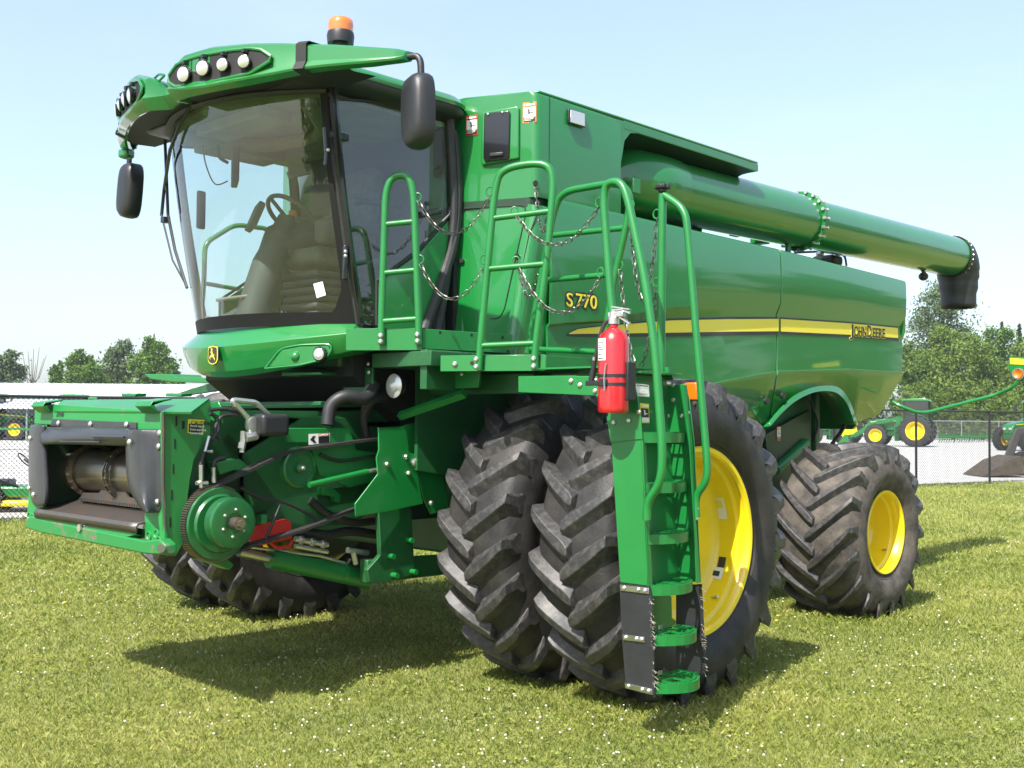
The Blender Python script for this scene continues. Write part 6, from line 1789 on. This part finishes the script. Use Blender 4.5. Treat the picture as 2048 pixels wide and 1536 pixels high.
GL = 'trees on the left skyline'
def TL(px, ptop, dist, wpx, seed, matn, label, nleaf=5200, base=.2, gap=1., name='leafy_tree', grp=GL, leaf=.2, pbase=None):
    loc = gp(px, 830, dist); dep = (loc-CAMP).dot(Fv)
    hgt = PD(px, ptop, dep).z; wid = wpx*dep/FPX
    return tree(name, loc, tree_meshes('b', seed, hgt, wid, nleaf, leaf, base, gap), matn, label, grp, rz=seed)
TL(8, 708, 120, 90, 21, 'leaf_silver', 'pale open tree at the far left edge of the skyline', 8000, .25, .95, leaf=.17)
TL(112, 730, 125, 40, 22, 'leaf_mid', 'lowest, narrow tree at the left end of the central clump behind the white roof', 4500, leaf=.17)
TL(168, 712, 122, 100, 23, 'leaf_mid', 'dark round tree left of centre in the clump behind the white roof', 12000, leaf=.165)
TL(232, 690, 126, 90, 24, 'leaf_silver', 'pale, taller feathery tree in the middle of the clump behind the white roof', 10000, .2, .9, leaf=.165)
TL(303, 688, 120, 105, 25, 'leaf_mid', 'tall dark tree at the right end of the clump, beside the cab', 14000, leaf=.165)
TL(345, 735, 118, 50, 26, 'leaf_mid', 'short dark tree touching the combine on the left skyline', 5000, leaf=.16)
loc = gp(64, 800, 118); db = empty('bare_tree', loc); tag(db, 'bare dead tree with thin upright branches left of the tree clump', 'tree', GL)
b = MB(); rr = random.Random(5); b.tube([(0, 0, 0), (.1, 0, 3), (.0, 0, 5)], [.12, .1, .06], 6)
for k in range(10):
    a = rr.uniform(0, 6.28); o = rr.uniform(.4, 1.4); zt_ = rr.uniform(6.3, 8.9); b.tube([(0, 0, rr.uniform(3, 5)), (math.cos(a)*o*.5, math.sin(a)*o*.5, 5.6), (math.cos(a)*o, math.sin(a)*o, zt_)], [.06, .045, .02], 5)
b.build('trunk', 'bark', db)
GR = 'trees behind the yard on the right'
TL(1885, 566, 125, 185, 31, 'leaf_silver', 'tallest, silvery open tree rising behind the black spout', 19000, .12, .95, grp=GR, leaf=.17)
TL(1905, 668, 112, 190, 32, 'leaf_bright', 'broad bright green tree in front of the tallest silvery tree', 20000, .05, 1.05, grp=GR, leaf=.15)
TL(1975, 668, 116, 150, 33, 'leaf_mid', 'dense mid green tree right of the broad bright tree', 16000, .05, 1.05, grp=GR, leaf=.15)
TL(1822, 700, 114, 90, 34, 'leaf_mid', 'dark tree partly hidden by the rear corner of the combine', 10000, .05, 1., grp=GR, leaf=.16)
TL(2060, 690, 108, 130, 35, 'leaf_bright', 'bright tree at the right edge behind the amber marker lamp', 14000, .05, 1.05, grp=GR, leaf=.15)
TL(1700, 740, 118, 160, 36, 'leaf_mid', 'tree hidden behind the rear wheel arch of the combine', 6000, .05, 1., grp=GR, leaf=.24)
for i, (px, pt, dist, wp, lab) in enumerate([(1842, 770, 104, 90, 'low yellow-green shrub just right of the combine above the far tractor'), (1905, 778, 103, 90, 'rounded yellow-green shrub behind the far fence, left of the white roof'), (1965, 770, 103, 80, 'yellow-green shrub behind the far fence above the black post'), (2010, 785, 102, 80, 'yellow-green shrub left of the tractor at the right edge')]):
    TL(px, pt, dist, wp, 41+i, 'leaf_bright', lab, 8000, .0, 1., 'shrub', 'shrubs along the far fence', .11)
# spruces
def spruce(px, ptop, dist, wpx, seed, lab):
    loc = gp(px, 830, dist); dep = (loc-CAMP).dot(Fv); hgt = PD(px, ptop, dep).z; wid = wpx*dep/FPX
    r = np.random.default_rng(seed); P_ = []
    n = 5200; t = r.random(n)**.75; tier = np.floor(t*13)/13; z = hgt*(1-t)*.98+.0; rad = wid*.5*(t*.9+.04)*(.55+.55*((t*13) % 1)); a = r.uniform(0, 6.28, n); rr = rad*r.random(n)**.45*(.75+.35*np.sin(a*5+seed+tier*20))
    P_ = np.stack([np.cos(a)*rr, np.sin(a)*rr, z-rr*.25], -1)
    dirv = np.stack([np.cos(a), np.sin(a), -.35+0*a], -1); s = .22*r.uniform(.6, 1.3, n)[:, None]; u = r.normal(size=(n, 3)); 
    V = np.stack([P_-dirv*s, P_-u*s*.2, P_+dirv*s, P_+u*s*.2], 1).reshape(-1, 3)
    T = empty('spruce_tree', loc); tag(T, lab, 'tree', GR)
    c = fast_mesh('crown', V, 4, np.arange(n*4), 'leaf_spruce', np.repeat(r.random(n), 4)); c.parent = T
    MB().tube([(0, 0, 0), (0, 0, hgt*.96)], [.2, .03], 7).build('trunk', 'bark', T)
spruce(2005, 638, 128, 70, 51, 'dark spruce, left of the two pointed tops at the right edge')
spruce(2040, 642, 128, 70, 52, 'dark spruce, right of the two pointed tops at the right edge')
spruce(1975, 655, 130, 60, 53, 'shorter dark spruce left of the two pointed tops')
# trees on the other side of the lawn (seen mirrored in the paint and glass)
for i, (x_, y_, h_, w_) in enumerate([(48, 62, 15, 16), (60, 52, 12, 15), (40, 78, 16, 16), (72, 40, 11, 14), (30, 92, 13, 16), (84, 26, 10, 14)]):
    tree('leafy_tree', (x_, y_, 0), tree_meshes('b', 60+i, h_, w_, 8000, .34, .08, 1.05), 'leaf_mid', 'leafy tree standing beyond the right side of the lawn, mirrored in the green paint', 'trees reflected in the paint')
for i, (x_, y_) in enumerate([(38, -30), (44, -22), (50, -12), (30, -42), (20, -50)]):
    tree('leafy_tree', (x_, y_, 0), tree_meshes('b', 70+i, 9+i % 3, 11, 2200, .45, .05, 1.), 'leaf_mid', 'leafy tree standing behind the viewpoint, mirrored in the cab glass', 'trees reflected in the glass')

# ---------------------------------------------------------------- buildings on the left
def slab(pa, pb, z0, z1, th):
    d = (pb-pa).normalized(); n = Vector((-d.y, d.x, 0))*th
    return [pa+Vector((0, 0, z0)), pb+Vector((0, 0, z0)), pb+n+Vector((0, 0, z0)), pa+n+Vector((0, 0, z0))], (0, 0, z1-z0)
dA = 95
pa, pb = gp(-150, 830, dA), gp(760, 830, dA)
s1 = empty('long_building', pa); tag(s1, 'long low building with white metal roof behind the yard on the left', 'building')
def zpx(a_, b_, dist):
    p = gp(a_, 830, dist); dep = (p-CAMP).dot(Fv); return PD(a_, b_, dep).z
zw0, zw1, zr1 = 0, zpx(150, 789, dA), zpx(150, 767, dA)
d_ = (pb-pa).normalized(); n_ = Vector((-d_.y, d_.x, 0)); LB = (pb-pa).length
if n_.dot(pa-CAMP) < 0: n_ = -n_
b = MB(); b.prism([Vector((0, 0, 0)), d_*LB, d_*LB+n_*14, n_*14], (0, 0, zw1-.02)); b.build('wall', 'wall_teal', s1)
b = MB(); ev = .5
pr_ = [-n_*ev+Vector((0, 0, zw1-.05)), n_*7+Vector((0, 0, zr1+.2)), n_*(14+ev)+Vector((0, 0, zw1-.05)), n_*(14+ev)+Vector((0, 0, zw1-.12)), n_*7+Vector((0, 0, zr1+.1)), -n_*ev+Vector((0, 0, zw1-.12))]
b.prism(pr_, d_*LB); rf = b.build('roof', 'roof_white', s1)
b = MB()
for k in range(int(LB/.9)): b.prism([-n_*ev+d_*(k*.9)+Vector((0, 0, zw1-.045)), n_*7+d_*(k*.9)+Vector((0, 0, zr1+.205)), n_*7+d_*(k*.9+.06)+Vector((0, 0, zr1+.205)), -n_*ev+d_*(k*.9+.06)+Vector((0, 0, zw1-.045))], (0, 0, .05))
b.build('roof_ribs', 'roof_white', rf)
# open shed with grey roof in front
dB = 70
pa, pb = gp(-140, 830, dB), gp(560, 830, dB)
s2 = empty('open_shed', pa); tag(s2, 'open machinery shed with pale grey roof and dark shade, in front of the long building', 'shed')
zt2, ze2 = zpx(100, 797, dB), zpx(100, 815, dB)
d_ = (pb-pa).normalized(); n_ = Vector((-d_.y, d_.x, 0)); LB = (pb-pa).length
if n_.dot(pa-CAMP) < 0: n_ = -n_
b = MB(); b.prism([Vector((0, 0, ze2)), n_*4+Vector((0, 0, zt2)), n_*9+Vector((0, 0, zt2-.1)), n_*9+Vector((0, 0, zt2-.2)), n_*4+Vector((0, 0, zt2-.12)), Vector((0, 0, ze2-.1))], d_*LB); b.build('roof', 'roof_white', s2)
for k in range(6): MB().tube([d_*(2+k*4)+n_*.3, d_*(2+k*4)+n_*.3+Vector((0, 0, ze2-.08))], .07, 8).build('post', 'wall_teal', s2)
MB().prism([n_*8, n_*8+d_*LB, n_*8.1+d_*LB, n_*8.1], (0, 0, zt2-.2)).build('back_wall', 'wall_teal', s2)

# ---------------------------------------------------------------- tractors and loaders in the yard
def bgwheel(par, x, y, r, w, name='wheel', rim='yellow', outer=1):
    W = empty(name, (x, y, r), parent=par)
    b = MB(); b.lathe([(-w/2, r*.58), (-w/2*1.02, r*.8), (-w/2*.9, r*.95), (w/2*.9, r*.95), (w/2*1.02, r*.8), (w/2, r*.58)], (0, 0, 0), 'X', 32)
    for k in range(20):
        for s in (-1, 1):
            a = 2*PI*(k+(.5 if s > 0 else 0))/20; c_ = Vector((s*w*.24, r*.97*math.cos(a), r*.97*math.sin(a))); M = Matrix.Rotation(a, 3, 'X') @ Matrix.Rotation(s*.7, 3, 'Y')
            b.box(c_, (w*.56, r*.09, r*.07), Matrix.Rotation(a-PI/2, 3, 'X') @ Matrix.Rotation(s*.6, 3, 'Z'))
    b.build('tyre', 'tyre', W, smooth=40)
    MB().lathe([(-w*.1, 0), (-w*.1, r*.3), (w*.25, r*.5), (w*.48, r*.54), (w*.5, r*.59)], (0, 0, 0), 'X', 32).build('rim', rim, W, smooth=40)
    MB().lathe([(w*.1, 0), (w*.1, r*.3), (-w*.25, r*.5), (-w*.48, r*.54), (-w*.5, r*.59)], (0, 0, 0), 'X', 32).build('rim', rim, W, smooth=40)
    MB().cyl((0, 0, 0), (w*.35, 0, 0), r*.13, 12).build('hub', rim, W)
    return W
def tractor(loc, rz, label, sc=1., loader=False, duals=False):
    """heading +Y locally"""
    T = empty('tractor', loc, rz); T.scale = (sc, sc, sc); tag(T, label, 'tractor', 'green tractors in the yard')
    b = MB(); prof = [(2.9, 1.0), (3.0, 1.35), (2.85, 1.55), (2.2, 1.72), (.6, 1.80), (.6, 1.0)]
    b.prism([(-.36, y, z) for y, z in prof], (.72, 0, 0)); b.build('hood', 'paint', T, bevel=.06, seg=3)
    b = MB(); b.prism([(-.365, .7, 1.62), (-.365, 2.7, 1.52), (-.365, 2.7, 1.56), (-.365, .7, 1.70)], (.73, 0, 0)); b.build('hood_stripe', 'decal_yellow', T)
    b = MB(); b.bx(-.28, .28, -.6, 3.0, .65, 1.02); b.bx(-.8, .8, 2.2, 2.4, .6, .8); b.bx(-.9, .9, -.15, .15, .85, 1.1); b.build('chassis', 'paint_grimy_shaded', T, bevel=.03)
    cab_ = MB(); cab_.prism([(-.72, -.9, 2.86), (-.72, -.9, 2.95), (-.72, -.6, 3.05), (-.72, .75, 3.0), (-.72, .85, 2.88)], (1.44, 0, 0)); cab_.build('cab_roof', 'paint', T, bevel=.04)
    b = MB()
    for (x_, y_) in ((-.68, -.75), (.68, -.75), (-.68, .62), (.68, .62)): b.bx(x_-.03, x_+.03, y_-.03, y_+.03, 1.35, 2.87)
    b.build('cab_pillars', 'black_plastic', T)
    b = MB(); b.bx(-.66, .66, -.72, .6, 1.40, 2.86); b.build('cab_glass', 'dark_glass', T)
    b = MB(); b.bx(-.6, .6, -.7, .55, 1.1, 1.4); b.build('cab_base', 'paint_grimy_shaded', T, bevel=.02)
    b = MB(); b.bx(-.25, .25, -.35, .1, 1.4, 1.8); b.bx(-.25, .25, -.45, -.33, 1.7, 2.35); b.build('seat', 'cab_grey', T, bevel=.04)
    for s in (-1, 1):
        rows = [[(s*.62, -.1+.98*math.cos(a), 1.05+.98*math.sin(a)), (s*1.05, -.1+.98*math.cos(a), 1.05+.98*math.sin(a))] for a in np.linspace(.25, 2.6, 12)]
        MB().grid([[Vector(p) for p in r] for r in rows]).build('fender', 'paint', T, solid=.03)
        bgwheel(T, s*.92, -.1, 1.0, .55); bgwheel(T, s*.86, 2.3, .70, .42)
        if duals: bgwheel(T, s*1.5, -.1, 1.0, .5)
        MB().tube([(s*.3, 1.0, 1.9), (s*.3, 1.0, 2.4)], .03, 8).build('exhaust', 'black_plastic', T) if s > 0 else None
        b = MB()
        for k in range(4): b.bx(s*.75, s*1.1, .95, 1.15, .4+k*.28, .44+k*.28)
        b.bx(s*.75, s*.78, .92, 1.18, .35, 1.4); b.build('steps', 'paint_flat', T)
        MB().tube([(s*.7, .65, 2.75), (s*1.15, .75, 2.7)], .02, 6).build('mirror_arm', 'black_plastic', T)
        MB().bx(s*1.1, s*1.28, .73, .80, 2.35, 2.75).build('mirror', 'black_plastic', T, bevel=.02)
        MB().box((s*.2, 3.0, 1.3), (.2, .05, .12)).build('headlight', 'lamp_lens', T, bevel=.02)
    if loader:
        for s in (-1, 1):
            MB().prism([(s*.55, .9, 1.9), (s*.55, 2.6, 1.5), (s*.55, 4.0, .6), (s*.55, 3.85, .5), (s*.55, 2.5, 1.3), (s*.55, .9, 1.7)], (s*.1, 0, 0)).build('loader_arm', 'paint_flat', T)
            MB().bx(s*.5, s*.7, .8, 1.1, .8, 1.9).build('loader_tower', 'paint_flat', T)
        MB().prism([(-1.0, 4.0, .1), (-1.0, 4.7, .05), (-1.0, 4.2, .7), (-1.0, 3.95, .7)], (2.0, 0, 0)).build('bucket', 'paint_flat', T, solid=0)
    return T
def yard_pt(a_, dist): return gp(a_, 830, dist)
back_yaw = YAW
p = yard_pt(1832, 74); tractor((p.x, p.y, 0), YAW+R(62), 'green tractor with loader and big yellow rear wheel parked across the yard beside the combine', 1.06, loader=True)
p = yard_pt(2082, 66); tractor((p.x, p.y, 0), YAW+R(118), 'green tractor at the right edge of the yard facing the combine', 1.0)
p = yard_pt(1690, 78); tractor((p.x, p.y, 0), YAW+R(80), 'green tractor seen through the rear wheel arch of the combine', 1.0, loader=True)
p = yard_pt(-20, 72); tractor((p.x, p.y, 0), YAW+R(-96), 'green tractor in the shade at the left edge behind the fence', 1.0)
p = yard_pt(150, 73); tractor((p.x, p.y, 0), YAW+R(-80), 'green tractor in the shade mostly hidden behind the feeder', 1.0)
# row of low green implements in front of the far fence
for i, px in enumerate((1895, 1925, 1955, 1990)):
    p = yard_pt(px, 88+i); T = empty('field_implement', (p.x, p.y, 0), YAW+.1)
    tag(T, ['low green implement frame nearest the big tractor wheel, before the far fence', 'second low green implement frame from the tractor, before the far fence', 'low green implement frame just left of the black fence post', 'low green implement frame just right of the black fence post'][i], 'farm implement', 'implements along the far fence')
    b = MB(); rr = random.Random(i)
    b.bx(-.62, .62, -.1, .1, .45, .55); b.bx(-.62, .62, .5, .6, .35, .45)
    for k in range(7): b.tube([(-.6+k*.2, 0, .5), (-.6+k*.2, .1, .1+rr.random()*.1), (-.6+k*.2, .25, .05)], .03, 6); b.tube([(-.6+k*.2, 0, .5), (-.6+k*.2, 0, .7+.2*rr.random())], .03, 6)
    b.build('frame', 'paint_flat', T)
# skid loader at right edge with rusty bucket
p = yard_pt(2058, 34.5); SL = empty('skid_loader', (p.x, p.y, 0), YAW+R(90)); tag(SL, 'skid loader cut off by the right edge with worn bucket resting on the gravel', 'loader')
# local +Y points left in the picture
b = MB(); b.prism([(-.8, .55, .12), (-.8, 1.75, .02), (-.8, 1.72, .06), (-.8, 1.10, .50), (-.8, .62, .66), (-.8, .5, .6)], (1.6, 0, 0)); b.build('bucket', 'bucket_rust', SL, bevel=.01)
b = MB()
for s in (-1, 1):
    b.prism([(s*.45, .30, .12), (s*.45, .62, .22), (s*.45, .66, .60), (s*.45, .40, .62)], (.12, 0, 0))
b.bx(-.5, .5, .42, .50, .15, .6); b.build('quick_hitch', 'loader_orange', SL, bevel=.01)
b = MB()
for s in (-1, 1):
    b.prism([(s*.75, .35, .30), (s*.75, .15, .55), (s*.75, -.1, 1.3), (s*.75, -1.6, 1.5), (s*.75, -1.6, 1.65), (s*.75, .05, 1.5), (s*.75, .45, .5)], (s*.12, 0, 0))
b.build('lift_arm', 'cab_grey', SL, bevel=.02)
b = MB(); b.bx(-.45, .45, -1.7, -.1, .35, 1.1); b.build('body', 'cab_grey', SL, bevel=.04)
b = MB(); b.bx(-.42, .42, -1.1, -.15, 1.1, 2.0); b.build('cage', 'black_plastic', SL, bevel=.03)
for s in (-1, 1):
    bgwheel(SL, s*.68, -.12, .38, .28, rim='loader_orange'); bgwheel(SL, s*.68, -1.3, .38, .28, rim='loader_orange')
# riding mower just beyond the fence on the left
p = PZ(30, 1022, 0); RM = empty('riding_mower', (p.x, p.y, 0), YAW+R(95)); RM.scale = (.9, .9, .9); tag(RM, 'green ride-on mower with yellow deck just beyond the fence at the left', 'mower')
b = MB(); b.prism([(-.25, -1.35, .35), (-.25, -.35, .35), (-.25, -.35, .85), (-.25, -1.25, .72)], (.5, 0, 0)); b.build('hood', 'paint', RM, bevel=.05, seg=3)
b = MB(); b.bx(-.35, .35, -.5, .6, .28, .5); b.build('body', 'paint', RM, bevel=.05)
b = MB(); b.bx(-.5, .5, -.6, .35, .12, .24); b.build('deck', 'yellow', RM, bevel=.04)
b = MB(); b.bx(-.22, .22, .05, .5, .5, .62); b.bx(-.22, .22, .42, .52, .6, .95); b.build('seat', 'black_plastic', RM, bevel=.04)
b = MB(); b.tube([(0, -.4, .8), (0, -.15, 1.0)], .02, 8); b.tube([(.17*math.cos(t), -.15+.1*math.sin(t), 1.0+.12*math.sin(t)) for t in np.linspace(0, 2*PI, 17)[:-1]], .015, 6, closed=True); b.build('steering_wheel', 'black_plastic', RM)
for s in (-1, 1):
    bgwheel(RM, s*.42, .35, .28, .22); bgwheel(RM, s*.38, -1.0, .18, .15)
# white trailer behind the left fence and white roof on the right
p = yard_pt(20, 52); TLR = empty('flat_trailer', (p.x, p.y, 0), YAW); tag(TLR, 'low green flat trailer bed standing on the gravel behind the left fence', 'trailer')
b = MB(); b.bx(-3, 2.2, -.5, .5, .95, 1.05); b.build('bed', 'paint_flat', TLR)
for s in (-1.8, 1.2): MB().bx(s-.05, s+.05, -.4, .4, 0, .95).build('stand', 'far_dark', TLR)
p = yard_pt(1942, 112); CR = empty('white_van', (p.x, p.y, 0), YAW); tag(CR, 'white vehicle roof showing between shrubs beyond the far fence', 'van')
zz0 = zpx(1942, 803, 112)
b = MB(); b.prism([(-2.2, -1, .5), (-2.2, -1, zz0-.25), (-1.8, -1, zz0), (2.2, -1, zz0), (2.2, -1, .5)], (0, 2, 0)); b.build('body', 'roof_white', CR, bevel=.12, seg=3)
b = MB(); b.bx(-1.9, 1.8, -1.03, -1.0, zz0-.95, zz0-.45); b.build('window', 'black_gloss', CR)
for s in (-1.4, 1.4): MB().cyl((s, -1.05, .35), (s, 1.05, .35), .35, 20).build('wheel', 'tyre', CR)

hz = nodes_of('haze')
t_ = hz[1]; t_.nodes.remove(hz[2]); pv = t_.nodes.new('ShaderNodeVolumePrincipled'); pv.inputs['Color'].default_value = (.86, .92, 1., 1); pv.inputs['Density'].default_value = HAZE; pv.inputs['Anisotropy'].default_value = .3
t_.links.new(pv.outputs[0], t_.nodes['Material Output'].inputs['Volume'])
b = MB(); b.bx(-260, 260, -120, 260, -1, 26); hb = b.build('haze', 'haze', smooth=0); hb['kind'] = 'stuff'
scene.cycles.volume_bounces = 0
# no chain deeper than thing > part > sub-part
def depth(o):
    k = 0
    while o.parent is not None: o = o.parent; k += 1
    return k
for o in list(bpy.data.objects):
    while depth(o) > 2:
        p = o.parent; o.matrix_basis = p.matrix_basis @ o.matrix_basis; o.parent = p.parent
bpy.context.view_layer.update()
